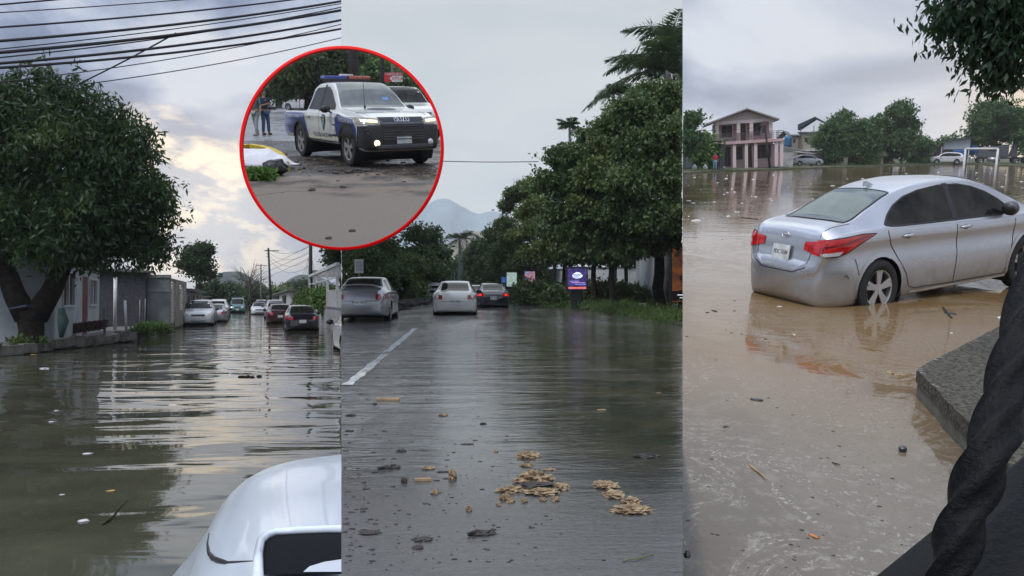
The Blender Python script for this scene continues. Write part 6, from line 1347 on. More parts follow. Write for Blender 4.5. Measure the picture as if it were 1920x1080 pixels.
# --- concrete slab and twisted iron at the lower right
sl = thing('concrete_slab', 'mossy grey concrete slab corner beside the iron bars', 'slab', RG(1716, 735)); zt_ = .0
A0 = RG(1716, 735); top = .22
Ya = P(1718, 692, z=top); Yb = P(1905, 596, z=top); Yc = P(1835, 812, z=top)
q = [Ya, Yb+(Yb-Ya)*.4, (Yb+(Yb-Ya)*.4)+(Yc-Ya)*1.8, Yc+(Yc-Ya)*.8]
SLM = mat('mossy_slab', (.020, .018, .012), .9, var=.6, scale=38, bump=.009, bscale=70, col2=(.085, .078, .060), spec=.25, detail=8); me_ = MB()
ns = 26; r_ = random.Random(6)
pts = []
for a, b in zip(q, q[1:]+q[:1]):
    for i in range(ns): p = a.lerp(b, i/ns); pts.append((p.x-A0.x+r_.uniform(-.006, .006), p.y-A0.y+r_.uniform(-.006, .006)))
o = ob('slab_top', MB().prism(pts, top-.10, top), SLM, sl); ob('slab_base', MB().prism([(p[0]*.985+.015, p[1]*.985+.012) for p in pts], -.2, top-.103), mat('slab_base', (.10, .095, .08), .85, var=.4, scale=6, bump=.01), sl)
ed = MB()
for i in range(26):
    k = r_.random()**3*.5; p = Ya.lerp(Yb, k) if i % 3 else Ya.lerp(Yc, k*.8); s_ = .003+.009*r_.random(); ed.lump((p.x-A0.x+r_.uniform(.0, .04), p.y-A0.y-r_.uniform(-.03, .02), top), (s_*1.6, s_, .004), seed=i, sub=1, amp=.3)
ob('lime_scale', ed, mat('lime_white', (.22, .22, .20), .9, var=.3), sl)
BI = mat('black_wrought_iron', (.0045, .0055, .006), .5, var=.4, scale=30, bump=.0016, bscale=260, spec=.18)
# twisted bar as a curve through space
cv = [(1960, 480, .50), (1932, 580, .475), (1905, 680, .45), (1880, 770, .43), (1850, 860, .41), (1815, 950, .40), (1790, 1040, .39), (1775, 1120, .385)]
cp3 = [P(a, b, Y=c) for a, b, c in cv]; fx = [mono(range(8), [p[k] for p in cp3]) for k in range(3)]; n = 130
line = [Vector([float(f(7*i/n)) for f in fx]) for i in range(n+1)]
seg = 16; shp = [1.0 if k % 4 == 0 else (.80 if k % 2 else .66) for k in range(seg)]
mb = MB().tube(line, [.0128-.002*i/n for i in range(n+1)], seg, tw=[i/n*PI*3.0 for i in range(n+1)], shape=shp)
gt = thing('iron_gate', 'black twisted iron bar and rail of a gate in the lower right corner', 'gate', tuple(cp3[-1])); o = ob('twisted_bar', mb, BI, gt, True); 
o.data.transform(Matrix.Translation(-cp3[-1]))
def ironbar(name, pxs, Ys, w, h, m_=BI, up=(0, 0, 1), bev=.002):
    a, b = P(*pxs[0], Y=Ys[0])-cp3[-1], P(*pxs[1], Y=Ys[1])-cp3[-1]; o = ob(name, MB().beam(a, b, w, h, up), m_, gt, bevel=bev); return o
ironbar('bottom_rail', ((1640, 1150), (2060, 800)), (.46, .62), .028, .012)
ironbar('lower_rail', ((1760, 1200), (2080, 905)), (.40, .50), .04, .03)
ironbar('back_bar', ((1900, 1180), (2010, 700)), (.52, .60), .022, .022)
ironbar('cross_bar', ((1850, 1010), (2000, 930)), (.47, .5), .016, .016)
t = thing('doorstep', 'dark wet mossy step under the iron rail in the corner', 'step', P(1900, 1100, Y=.8)); o0_ = Vector(t.location); a, b = P(1820, 1190, z=.9), P(2080, 900, z=.9); d = (b-a).normalized(); s_ = Vector((d.y, -d.x, 0)); 
ob('tread', MB().prism([((p-o0_).x, (p-o0_).y) for p in (a, b, b+s_*.8, a+s_*.8)], .62-o0_.z, .9-o0_.z), mat('wet_moss_step', (.014, .014, .009), .6, var=.5, scale=14, bump=.01, bscale=60), t)
# --- branch of leaves hanging in at the top right
t = thing('overhanging_branch', 'leafy mango branch hanging in from the top right corner', 'branch', P(1940, -40, Y=6)); o0_ = Vector(t.location); k = 6/F
lb_ = [(1925, 20, 46), (1870, 10, 44), (1810, 15, 36), (1765, 18, 22), (1755, 40, 16), (1830, 60, 30), (1880, 70, 38), (1930, 70, 34), (1850, 100, 22), (1885, 110, 22), (1870, 138, 13), (1885, 140, 10), (1800, 50, 20), (1920, -20, 50), (1850, -25, 50)]
lob = []
for px, py, r in lb_: p = P(px, py, Y=6)-o0_; lob.append((p.x, p.y, p.z, r*k, .25, r*k))
leaves('leaves', lob, 1300, .062, leafmat('backlit_leaf', (.012, .030, .020), (.02, .05, .03), (.035, .07, .03)), t, 12, 6, 1.3, .17, .6)
mb = MB(); 
for i, l in enumerate(lob): mb.tube(wob((0, .0, .1), l[:3], 5, .05, i), [.02, .016, .012, .009, .006, .003], 6)
ob('twigs', mb, BARK, t, True)
# --- debris on the water
LF = mat('wet_dark_leaf', (.02, .02, .022), .35, var=.3); PL = mat('pale_litter', (.6, .58, .54), .5, var=.1)
dl = [(1419, 750, .05, LF, 'dark curled leaf afloat left of centre'), (1692, 846, .03, BLACKP, 'round black cap afloat in the muddy water'), (1289, 1040, .035, LF, 'dark leaf at the lower left corner of the field'), (1526, 1006, .028, mat('orange_leaf', (.55, .20, .05), .6), 'orange leaf afloat near the bottom'), (1305, 414, .16, PL, 'white bag afloat left of the sedan'), (1784, 625, .028, PL, 'small white shell like scrap between sedan and slab'), (1339, 583, .05, LF, 'dark leaf afloat left of the sedan bumper'), (1361, 800, .02, LF, 'tiny dark leaf below the curled one'), (1326, 586, .03, LF, 'small dark leaf beside the bumper leaf'), (1489, 628, .03, PL, 'pale crumb under the rear bumper'), (1781, 588, .07, LF, 'dark twig clump before the front door'), (1462, 575, .035, PL, 'white crumb touching the bumper reflection'), (1875, 596, .06, PL, 'white foam plate at the far corner of the slab'), (1669, 699, .05, TANW, 'left crumb heap near the slab'), (1688, 704, .05, TANW, 'right crumb heap near the slab'), (1435, 636, .02, LF, 'dark speck left of the car reflection')]
for i, (px, py, s_, m_, lb2) in enumerate(dl):
    b = RG(px, py); mb = MB()
    if 'round black' in lb2: mb.lathe([(0, .0), (.022, 0), (.026, .02), (.02, .03), (0, .031)], seg=16)
    else:
        mb.lump((0, 0, .002), (s_, s_*.45, s_*.2), seed=i, sub=2, amp=.3, fr=2)
        if 'heap' in lb2:
            for j in range(6): mb.lump((r_.uniform(-.05, .05), r_.uniform(-.06, .06), .003), (.012, .008, .005), seed=j, sub=1)
    o = ob('floating_scrap', mb, m_, None, True); o.location = b; o.rotation_euler = (0, 0, i*.9); tag(o, lb2, 'debris')
for i, (a_, b2_, r, m_, lb2) in enumerate([((1404, 871), (1437, 901), .005, TANW, 'pale straight stick afloat at the left'), ((1768, 577), (1785, 597), .012, LF, 'dark stick afloat before the front door'), ((1390, 408), (1422, 412), .012, LF, 'thin twig just left of the sedan boot'), ((1560, 868), (1575, 874), .004, LF, 'short dark stick near the bottom middle')]):
    p, q2 = RG(*a_), RG(*b2_); o = ob('floating_stick', MB().tube(wob(Vector((0, 0, .004)), q2-p+Vector((0, 0, .008)), 4, .01, i), [r, r*1.2, r, r*.9, r*.6], 6), m_, None, True); o.location = p; tag(o, lb2, 'stick')
mb = MB(); rq = np.random.default_rng(4)
for i in range(260):
    px = 1282+rq.random()*560; py = 420+rq.random()*650; q2 = RG(px, py); s_ = .002+.008*rq.random()**4; s_ *= (q2.y/5)**.6; mb.lump((q2.x, q2.y, .001), (s_*1.7, s_, s_*.4), seed=i, sub=1, amp=.3)
o = ob('floating_specks', mb, LF, None); tag(o, kind='stuff')
mb = MB()
for i in range(150):
    px = 1285+rq.random()*640; py = 322+rq.random()**1.5*90; q2 = RG(px, py); s_ = (.02+.07*rq.random()**2)*(q2.y/50)**.5*1.6; mb.lump((q2.x, q2.y, .003), (s_, s_, s_*.25), seed=i, sub=1, amp=.3)
o = ob('floating_foam', mb, PL, None); tag(o, kind='stuff')
# ================================================================ ROUND VIEW: police pickup at a street corner, inset with its red border built as a ring
CUR = 'I'
m = bpy.data.materials.new('corner_road_surface'); m.use_nodes = True; t_ = NT(m.node_tree); b_ = m.node_tree.nodes['Principled BSDF']; co = t_.n('ShaderNodeTexCoord').outputs['Object']
sp_ = t_.n('ShaderNodeSeparateXYZ'); t_.put(sp_.inputs[0], co); X_, Y_ = sp_.outputs[0], sp_.outputs[1]
wb = t_.m('MULTIPLY', t_.m('SUBTRACT', t_.noise(co, .5, 5, .6), .5), 4.)
Yn = t_.m('ADD', t_.m('ADD', Y_, wb), t_.m('MULTIPLY', t_.m('ADD', X_, 4.), .35))
gr = t_.noise(co, 30, 5, .75)
c1 = t_.ramp(gr, [(.3, (.095, .074, .056)), (.7, (.175, .142, .112))])           # dry asphalt in front
c2 = t_.ramp(t_.noise(co, 3, 6, .7), [(.35, (.022, .018, .015)), (.65, (.062, .050, .038))])  # wet, muddy
c3 = t_.ramp(gr, [(.3, (.16, .16, .16)), (.7, (.22, .22, .215))])                # pale concrete far
c = t_.mix(t_.step(Yn, 11.9, 12.5), c1, t_.mix(t_.step(t_.noise(co, 1.2, 5, .6), .42, .6), (.14, .11, .08), c2)); c = t_.mix(t_.step(Yn, 14.2, 15.5), c, c2); c = t_.mix(t_.step(Y_, 25.0, 25.5), c, c3)
t_.put(b_.inputs['Base Color'], c); t_.put(b_.inputs['Roughness'], t_.m('SUBTRACT', .75, t_.m('MULTIPLY', t_.m('MULTIPLY', t_.step(Yn, 13, 15), t_.step(t_.noise(co, .9, 4, .6), .40, .55)), .5)))
bp = t_.n('ShaderNodeBump'); bp.inputs['Distance'].default_value = 1.; t_.put(bp.inputs['Height'], t_.m('MULTIPLY', t_.noise(co, 40, 5, .7), .004)); t_.put(b_.inputs['Normal'], bp.outputs[0])
mb = MB(); xs = [-26+i*2 for i in range(19)]; ys = [5+i*2.5 for i in range(42)]
for y in ys:
    for x in xs: mb.v.append((x, y, 0))
k = len(xs); mb.f = [(j*k+i, j*k+i+1, (j+1)*k+i+1, (j+1)*k+i) for j in range(len(ys)-1) for i in range(k-1)]
struct('corner_road', mb, m)
def quadpatch(name, px, z, m_, jit=.05, seed=1, sub=8):
    g = [G(*p) for p in px]; r_ = random.Random(seed); o_ = []
    for a, b in zip(g, g[1:]+g[:1]):
        for i in range(sub): p = a.lerp(b, i/sub); o_.append((p.x+r_.uniform(-jit, jit), p.y+r_.uniform(-jit, jit)))
    return struct(name, MB().prism(o_, -.02, z), m_)
quadpatch('sand_verge', [(440, 330), (470, 322), (540, 316), (552, 325), (600, 346), (585, 356), (520, 362), (470, 372), (440, 380)], .006, mat('wet_sand', (.27, .22, .15), .85, var=.35, scale=6, bump=.01, bscale=40), .10, 2)
quadpatch('kerb_island', [(440, 292), (470, 284), (505, 290), (528, 306), (536, 322), (520, 330), (440, 335)], .10, mat('island_soil', (.12, .095, .065), .9, var=.4, scale=8), .05, 3)
ky = [(448, 286), (468, 283.5), (487, 286), (505, 291), (520, 299), (530, 309), (535, 321)]; g_ = [G(*p) for p in ky]; fx_ = [mono(range(len(g_)), [p[q] for p in g_]) for q in (0, 1)]
line = [Vector((float(fx_[0](6*i/30)), float(fx_[1](6*i/30)), .09)) for i in range(31)]; mb = MB()
for a, b in zip(line[:-1], line[1:]): mb.beam(a, b, .17, .20)
o = ob('yellow_kerb', mb, mat('yellow_kerb_paint', (.50, .36, .03), .7, var=.4, scale=6), None); o['kind'] = 'structure'; o['bay'] = CUR; o.name = 'kerb'
# white sheet
c0 = G(470, 318); mb = MB(); nx, ny = 34, 20
for j in range(ny+1):
    for i in range(nx+1):
        u, v = i/nx*2-1, j/ny*2-1; x = u*.95; y = v*.42; e = max(0, 1-(abs(u)**3))*max(0, 1-abs(v)**2.2); z = .30*e+.05*noise.noise(Vector((x*4, y*5, 2)))*(.4+e)+.035*math.sin(x*17+y*7)*(1-abs(v))*.6
        mb.v.append((x+.05*noise.noise(Vector((y*6, 1, 1))), y+.05*noise.noise(Vector((x*5, 3, 1))), max(.0, z)))
k = nx+1; mb.f = [(j*k+i, j*k+i+1, (j+1)*k+i+1, (j+1)*k+i) for j in range(ny) for i in range(nx)]
o = ob('white_sheet', mb, mat('white_cloth', (.62, .62, .66), .85, var=.06), None, True); o.location = (c0.x, c0.y, .11); o.rotation_euler = (0, 0, -.35); md = o.modifiers.new('s', 'SOLIDIFY'); md.thickness = .006; tag(o, 'rumpled white sheet spread beside the yellow kerb', 'sheet')
c0 = G(516, 329); o = ob('black_bag', MB().lump((0, 0, .13), (.24, .17, .15), seed=5, sub=3, amp=.22, fr=2.4), mat('black_plastic_bag', (.008, .008, .009), .3, var=.3, bump=.02, bscale=14), None, True); o.location = (c0.x, c0.y, .02); tag(o, 'crumpled black bag at the end of the white sheet', 'bag')
c0 = G(487, 338); o = leaves('grass_tuft', [(0, 0, .03, .30, .14, .05), (-.2, .05, .03, .2, .1, .04)], 260, .10, LEAF_G, None, 8, 6, -.9, .22); o.location = (c0.x, c0.y, .03); tag(o, 'bright green grass tuft below the white sheet', 'grass tuft')
for i, (px, py, s_) in enumerate([(617, 448, .03), (660, 434, .03), (671, 321, .07), (585, 358, .045), (643, 352, .04), (505, 297, .07), (515, 287, .06), (510, 281, .05), (630, 326, .06), (655, 325, .08), (690, 322, .07)]):
    q = G(px, py); o = ob('road_stone', MB().lump((0, 0, s_*.3), (s_*1.3, s_, s_*.6), seed=i, sub=2, amp=.25), RB, None); o.location = q; tag(o, 'dark stone lying on the road near the police pickup' if i > 1 else ['lone dark crumb at the bottom of the round view', 'second dark crumb near the bottom of the round view'][i], 'stone', 'stones on the corner road')
rg2 = np.random.default_rng(5); mb = MB()
for i in range(420):
    px = 500+rg2.random()*330; py = 312+rg2.normal()*9+(px-640)*.06; q = G(px, max(290, py)); s_ = .012+.035*rg2.random()**3; mb.lump((q.x, q.y, s_*.2), (s_*1.3, s_, s_*.5), seed=i, sub=1, amp=.3)
o = ob('mud_gravel', mb, mat('mud_clods', (.07, .052, .036), .8, var=.4, scale=12), None); tag(o, kind='stuff')
# people
q = G(500, 253); person('man in dark navy shirt and jeans looking down at his phone', q, .9, 1.66, (.022, .028, .05), (.05, .085, .16), key='navy', arm='phone', shoes=(.10, .04, .02), stride=.02)
q = G(482, 254); person('person in pale grey jeans and teal shirt at the left edge of the round border', q, -.4, 1.68, (.06, .14, .15), (.26, .29, .28), key='teal', stride=.10, shoes=(.25, .25, .25))
# --- police pickup
PW = mat('police_white_paint', (.60, .61, .58), .3, var=.06, coat=.8, scale=2.5); PB = mat('police_blue', (.022, .035, .17), .3, var=.15, coat=.8); PT = mat('lettering_blue', (.03, .04, .10), .5); WT = mat('lettering_white', (.62, .62, .62), .5); CH = mat('chrome', (.7, .7, .7), .15, .9)
TRK = shapes_of(PICKUP, bed=1); STL = mat('steel_wheel_grey', (.30, .30, .29), .45, .5, var=.15)
t, B = car('white and blue police pickup with lit headlamps at the street corner', 'police pickup', (-5.18, 20.36), -.995, PW, TRK, .05, fine=True, name='police_pickup', rims=STL, sink=0, lit='front', pillar_dark=True, scale=(1.02, .98, 1.0))
for o in t.children:
    if o.name.startswith('windscreen'): o.data.materials[0] = mat('pale_windscreen', (.10, .115, .11), .08, var=.3, spec=.8, scale=3)
t.location.z = 0
for o in list(t.children):
    if o.name.startswith(('headlight', 'grille', 'air_intake', 'door_seam')): bpy.data.objects.remove(o)
for v, sg in (('r', -1), ('l', 1)):
    bs = pob('bed_side_panel', B.patch([(.05, .52), (.05, 1.05), (.6, 1.065), (1.60, 1.07), (1.66, 1.02), (1.80, .80), (1.92, .56), (1.88, .45), (1.76, .44), (1.73, .55), (1.64, .72), (1.48, .84), (1.26, .89), (1.04, .84), (.88, .72), (.80, .55)], v, .006, .06), PB, t)
    tx_ = Matrix(((1, 0, 0, 0), (0, 0, -1, 0), (0, 1, 0, 0), (0, 0, 0, 1))) if v == 'r' else Matrix(((-1, 0, 0, 0), (0, 0, 1, 0), (0, 1, 0, 0), (0, 0, 0, 1)))
    def T(x, z, rr=0): return Matrix.Translation((x, sg*2, z)) @ tx_ @ Matrix.Rotation(rr, 4, 'Z')
    fp = pob('front_wing_panel', B.patch([(3.74, .98), (3.86, 1.08), (4.2, 1.03), (4.72, .99), (4.90, .80), (4.90, .62), (4.86, .56), (4.78, .72), (4.6, .85), (4.385, .89), (4.15, .84), (3.99, .70), (3.90, .52), (3.76, .70)], v, .006, .05), PB, t)
    text_ob('wing_lettering', 'EMERGENCIA 911', .105, WT, fp, T(4.36, .945, -.06*sg*-1), body=B, view=v, eps=.011)
    text_ob('bed_lettering', 'LLAMADAS DE EMERGENCIA', .075, WT, bs, T(.85, .975), body=B, view=v, eps=.011)
    text_ob('door_lettering', 'POLICIA NACIONAL', .135, PT, t, T(2.92, .60), body=B, view=v, eps=.009)
    shl = [(3.02-.12, 1.0), (3.02-.10, 1.045), (3.02, 1.06), (3.02+.10, 1.045), (3.02+.12, 1.0), (3.13, .88), (3.08, .78), (3.02, .70), (2.96, .78), (2.91, .88)]
    sh1 = pob('door_shield', B.patch(shl, v, .010, .05), mat('shield_dark', (.02, .03, .05), .4), t); sc_ = [((x-3.02)*.8+3.02, (z-.89)*.84+.895) for x, z in shl]; pob('shield_face', B.patch(sc_, v, .014, .05), mat('shield_teal', (.05, .22, .26), .4), sh1)
    pob('shield_band', B.patch([(2.93, .93), (3.11, .93), (3.11, .965), (2.93, .965)], v, .018, .05), mat('shield_gold', (.40, .32, .10), .4), sh1)
    text_ob('shield_letter', 'P', .10, WT, sh1, T(3.02, .85), body=B, view=v, eps=.02)
    sm = MB(); B.strip([(1.84, 1.10), (1.84, .62), (1.92, .47), (3.62, .47), (3.70, .60), (3.73, .80), (3.73, 1.08)], v, .012, .007, sm); B.strip([(2.70, 1.13), (2.72, .47)], v, .012, .007, sm); B.strip([(1.70, 1.08), (1.72, .46)], v, .02, .008, sm); pob('door_seam', sm, blk, t)
    for wx in (1.26, 4.385):
        arc = [(wx+math.cos(a)*.50, .39+math.sin(a)*.50) for a in [PI*(-.12+1.24*i/20) for i in range(21)]]; pob('arch_flare', B.strip(arc, v, .075, .012), blk, t)
    pob('sill', B.patch([(1.78, .43), (1.78, .49), (3.85, .49), (3.85, .43)], v, .012, .1), blk, t)
    hl = pob('headlight', B.patch([(sg*.50, .90), (sg*.52, 1.00), (sg*.80, 1.03), (sg*.93, 1.02), (sg*.93, .93), (sg*.75, .88)], 'f', .016, .04), mat('lamp_smoked', (.30, .28, .22), .08, coat=1.), t)
    hl2 = pob('lamp_glow', B.patch([(sg*.56, .925), (sg*.56, .965), (sg*.86, .985), (sg*.86, .945)], 'f', .022, .04), mat('headlamp_lit', (1, .80, .45), .2, var=.05, emit=2.2), hl)
    pob('headlight', B.patch([(4.82, .93), (4.84, 1.01), (5.02, 1.0), (5.18, .97), (5.2, .90), (5.0, .89)], v, .014, .04), MATS['lamp_smoked'], t)
    l, n = B.hit((0, sg*.62, .52), 'f'); fg = ob('fog_lamp', MB().lathe([(.0, .03), (.055, .03), (.07, .0), (.07, -.03)], tuple(l), 16, 'x'), mat('headlamp_lit', (1, .80, .45), .2, emit=2.2) if sg < 0 else MATS['lamp_clear'], t, True)
BF = mat('black_bumper_plastic', (.012, .012, .013), .45, var=.25, scale=9)
fb = pob('front_bumper', B.patch([(-.97, .38), (-.97, .86), (-.80, .87), (-.5, .88), (-.52, 1.03), (.52, 1.03), (.5, .88), (.80, .87), (.97, .86), (.97, .38)], 'f', .010, .05), BF, t)
for v in 'rl': pob('bumper_side', B.patch([(4.90, .42), (4.92, .60), (4.96, .86), (5.26, .86), (5.26, .42)], v, .009, .05), BF, t)
gm = MB()
for i in range(6):
    z_ = .60+i*.052
    if i == 4: continue
    l, n = B.hit((0, 0, z_), 'f'); gm.box((l.x+.022, 0, z_), (.02, .96-(i == 5)*.0, .018))
ob('grille_bar', gm, mat('grille_grey', (.09, .09, .095), .35, .4), fb)
gp_ = pob('upper_grille', B.patch([(-.50, .885), (-.50, .93), (.50, .93), (.50, .885)], 'f', .022, .06), mat('grille_grey', (.09, .09, .095), .35, .4), t)
text_ob('badge_lettering', 'ISUZU', .125, CH, gp_, Matrix.Translation((5.6, 0, .975)) @ Matrix(((0, 0, 1, 0), (1, 0, 0, 0), (0, 1, 0, 0), (0, 0, 0, 1))), body=B, view='f', eps=.026, space=1.05)
l, n = B.hit((0, 0, .47), 'f'); ob('lower_bumper_bar', MB().box((l.x+.02, 0, .45), (.07, 1.3, .07)), mat('grille_grey', (.09, .09, .095), .35), fb, bevel=.01)
text_ob('bonnet_lettering', 'POLICIA NACIONAL', .18, PT, t, Matrix.Translation((4.72, 0, 2)) @ Matrix(((0, -1, 0, 0), (1, 0, 0, 0), (0, 0, 1, 0), (0, 0, 0, 1))), body=B, view='t', eps=.006)
pob('bonnet_scoop', B.patch([(4.18+.20*math.cos(a), .34*math.sin(a)) for a in [2*PI*i/20 for i in range(20)]], 't', .007, .08), mat('matt_dark_grey', (.06, .065, .07), .6), t)
pob('bed_shade_patch', B.patch([(.12, -.76), (.12, .76), (1.60, .76), (1.60, -.76)], 't', .006, .12), blk, t)  # dark patch on the closed bed top stands in for shade inside an open bed
sm = MB(); B.strip([(3.90, .78), (4.5, .76), (5.0, .66)], 't', .010, .004, sm); B.strip([(3.90, -.78), (4.5, -.76), (5.0, -.66)], 't', .010, .004, sm); pob('bonnet_seam', sm, blk, t)
zr = float(B.zt(2.3)); lbx = ob('roof_rack', MB().bb(2.02, 2.10, -.62, .62, zr+.005, zr+.06).bb(2.30, 2.38, -.62, .62, zr+.005, zr+.06), blk, t)
ob('light_bar', MB().bb(2.04, 2.34, -.58, -.02, zr+.065, zr+.14), mat('beacon_blue', (.03, .06, .28), .2, coat=1.), t, bevel=.02); ob('light_bar', MB().bb(2.04, 2.34, .02, .58, zr+.065, zr+.14), mat('beacon_red', (.40, .08, .05), .2, coat=1.), t, bevel=.02)
ob('speaker_box', MB().bb(2.10, 2.32, -.14, .14, zr+.142, zr+.18), WT, t, bevel=.01)
l, n = B.hit((3.98, -.30, 1.2), 't'); ob('antenna', MB().tube([l, l+Vector((-.05, 0, .75))], .006, 5).cyl(l+Vector((0, 0, .03)), .025, .06, 8), blk, t)
pob('sticker', B.patch([(3.55, .30), (3.62, .30), (3.62, .44), (3.55, .44)], 't', .010, .1), mat('sticker_blue', (.12, .25, .55), .4), t)
# --- vehicles behind
q = G(534, 209); car('white suv standing far behind the man with the phone', 'car', (q.x-.3, q.y+2), -.5, WHITE, SUV, .1, sink=0)
q = G(482, 206); car('white far car at the left rim of the round border', 'car', (q.x-.6, q.y+3), -1.1, WHITE, SUV, .12, sink=0)
q = G(776, 247); t, B2 = car('white and blue police car with an open door behind the pickup', 'police car', (-5.2, 30.0), -1.15, PW, shapes_of(PICKUP, bed=1), .08, sink=0, name='police_pickup')
k2 = t; dr_ = MB().prism([(0, .5), (0, 1.12), (.12, 1.62), (.75, 1.66), (1.0, 1.12), (1.0, .5)], -.03, .03, 'y'); dq = ob('open_door', dr_, PW, t, bevel=.01); dq.location = (3.6, -.95, 0); dq.rotation_euler = (0, 0, -2.1)
dg = ob('door_glass', MB().prism([(.08, 1.15), (.18, 1.55), (.70, 1.58), (.90, 1.15)], -.036, .036, 'y'), MATS['tinted_glass'], dq)
pob('front_wing_panel', B2.patch([(3.74, .70), (3.86, 1.08), (4.9, .99), (4.90, .86), (3.9, .86)], 'r', .006, .15), PB, t)
# --- background
def bpole(label, px, pyt, Y_, r, m_, name='utility_pole', cat='utility pole'):
    q = P(px, 300, Y=Y_); H = top_z(px, pyt, Y_); t = thing(name, label, cat, (q.x, Y_, 0)); ob('shaft', MB().tube([(0, 0, 0), (0, 0, H)], [r*1.2, r], 10), m_, t, True); return t, q, H
bpole('thick dark pole rising behind the pickup cab', 672, 60, 50, .32, DARKP); t, q, H = bpole('thin dark pole left of the red and white sign', 724, 90, 46, .13, DARKP); bpole('thin pole right of the red and white sign', 742, 100, 60, .08, CONC)
YS = 45; a, c_ = P(727, 300, Y=YS).x, P(760, 300, Y=YS).x; z1, z0 = top_z(740, 136, YS), top_z(740, 153.5, YS); t = thing('parking_sign', 'red and white parking sign high behind the pickup', 'sign', ((a+c_)/2, YS, 0)); w = (c_-a)/2
bd = ob('board', MB().bb(-w, w, 0, .06, z0, z1), mat('sign_white', (.66, .66, .66), .5), t); zm = z0+(z1-z0)*.66
RD = mat('sign_red', (.50, .03, .035), .5); ob('red_strip', MB().bb(-w, w, -.012, -.003, zm, z1), RD, bd); ob('red_wedge', MB().prism([(-w, z0), (-w*.1, z0), (-w*.45, z0+(zm-z0)*.6), (-w*.1, zm), (-w, zm)], -.012, -.003, 'y'), RD, bd)
mx_ = Matrix(((1, 0, 0, 0), (0, 0, -1, 0), (0, 1, 0, 0), (0, 0, 0, 1))); text_ob('sign_lettering', 'PARQUEO', (z1-zm)*1.15, mat('lettering_white', (.62, .62, .62), .5), bd, Matrix.Translation((0, -.018, (z1+zm)/2)) @ mx_, .002); text_ob('sign_lettering', 'XTRA', (zm-z0)*.75, RD, bd, Matrix.Translation((w*.42, -.012, (z0+zm)/2)) @ mx_, .002)
ob('post', MB().cyl((0, .15, z1/2), .07, z1, 8), DARKP, t)
def itree(label, px, Y_, lobes_px, n, leaf, m_, seed, r, droop=.4):
    b = P(px, 300, Y=Y_); b.z = 0; k = Y_/F; lob = []
    for lx_, ly_, lr in lobes_px: p = P(lx_, ly_, Y=Y_)-b; lob.append((p.x, p.y+random.Random(lx_).uniform(-1.5, 1.5), p.z, lr*k, lr*k, lr*k*.75))
    return tree(label, tuple(b), lob, r, n, leaf, m_, BARK, .4, seed, 'tree', 'trees behind the police pickup', 'tree', droop)
itree('dark spreading tree over the street behind the pickup', 586, 52, [(590, 110, 24), (560, 125, 22), (625, 115, 24), (650, 105, 18), (535, 140, 18), (605, 135, 20), (575, 148, 18), (640, 135, 18), (550, 155, 14), (620, 92, 20), (668, 95, 14), (520, 155, 14), (598, 160, 12)], 3200, .30, leafmat('shade_tree_leaf', (.03, .05, .02), (.06, .085, .03), (.11, .12, .04)), 3, .3)
itree('bright green tree right of the thick dark pole', 705, 75, [(700, 128, 16), (715, 120, 16), (735, 128, 14), (690, 140, 12), (750, 135, 14), (720, 140, 14)], 1500, .4, LEAF_G, 4, .2)
itree('dark green tree at the right rim of the round border', 790, 62, [(775, 140, 16), (795, 150, 16), (765, 155, 14), (810, 170, 16), (785, 120, 12)], 1300, .34, LEAF_C, 5, .2)
itree('low dark tree at the left rim of the round border', 505, 66, [(500, 165, 14), (515, 160, 12), (488, 172, 12), (525, 172, 10)], 1000, .34, LEAF_C, 6, .15)
def shop(label, px0, px1, pyt, Y_, col, key, band=None):
    a, c2 = P(px0, 300, Y=Y_).x, P(px1, 300, Y=Y_).x; z = top_z(px0, pyt, Y_); t = thing('shop_building', label, 'building', (a, Y_, 0)); w = c2-a; nh = max(1, int(w/3)); hs_ = [(w*(i+.15)/nh, w*(i+.8)/nh, 0 if i % 2 else .9, min(2.2, z-.4)) for i in range(nh)]
    mb = wall_holes(MB(), 0, w, 0, z, 0, hs_, .2); ob('wall', mb, mat(key, col, .85, var=.25), t)
    for h in hs_: ob('window' if h[2] else 'door', MB().bb(h[0], h[1], .1, .15, h[2], h[3]), DK, t)
    ob('roof', MB().bb(-.3, w+.3, -.8, 6, z+.003, z+.22), mat('dark_sheet_roof', (.05, .06, .07), .6), t)
    if band: ob('sign_band', MB().bb(.2, w-.2, -.85, -.8, z-.5, z+.3), mat(band[0], band[1], .6, var=.3), t)
    return t
shop('dark shop row behind the white suv', 470, 600, 172, 88, (.12, .10, .09), 'shop_dark', ('band_orange', (.25, .12, .06)))
shop('yellowish low building behind the pickup roof', 650, 722, 152, 80, (.45, .38, .22), 'shop_yellow', ('band_yellow', (.50, .40, .12)))
shop('grey building under the red and white sign', 722, 860, 158, 70, (.10, .11, .11), 'shop_grey')
shop('pale upper building above the yellowish one', 655, 690, 128, 100, (.42, .42, .42), 'shop_pale')
for i, px in enumerate((562, 574)):
    q = G(px, 196+i); YQ = 62; q = P(px, 200, Y=YQ); o = ob('market_umbrella', MB().lathe([(.02, 2.4), (.6, 2.2), (1.1, 1.85), (1.05, 1.83), (.5, 2.1), (.02, 2.2)], seg=10).cyl((0, 0, 1.1), .03, 2.2, 6), mat('red_cloth', (.40, .05, .05), .7), None); o.location = (q.x, YQ, 0); tag(o, ['red stall parasol left of the pickup bed', 'red stall parasol touching the pickup bed'][i], 'parasol')
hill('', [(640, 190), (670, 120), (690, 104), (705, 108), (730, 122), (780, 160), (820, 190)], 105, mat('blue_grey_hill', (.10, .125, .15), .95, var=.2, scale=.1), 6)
hill('', [(440, 190), (480, 160), (530, 168), (600, 150), (660, 160), (760, 140), (850, 170)], 102, mat('wooded_hill', (.045, .055, .05), .95), 5)
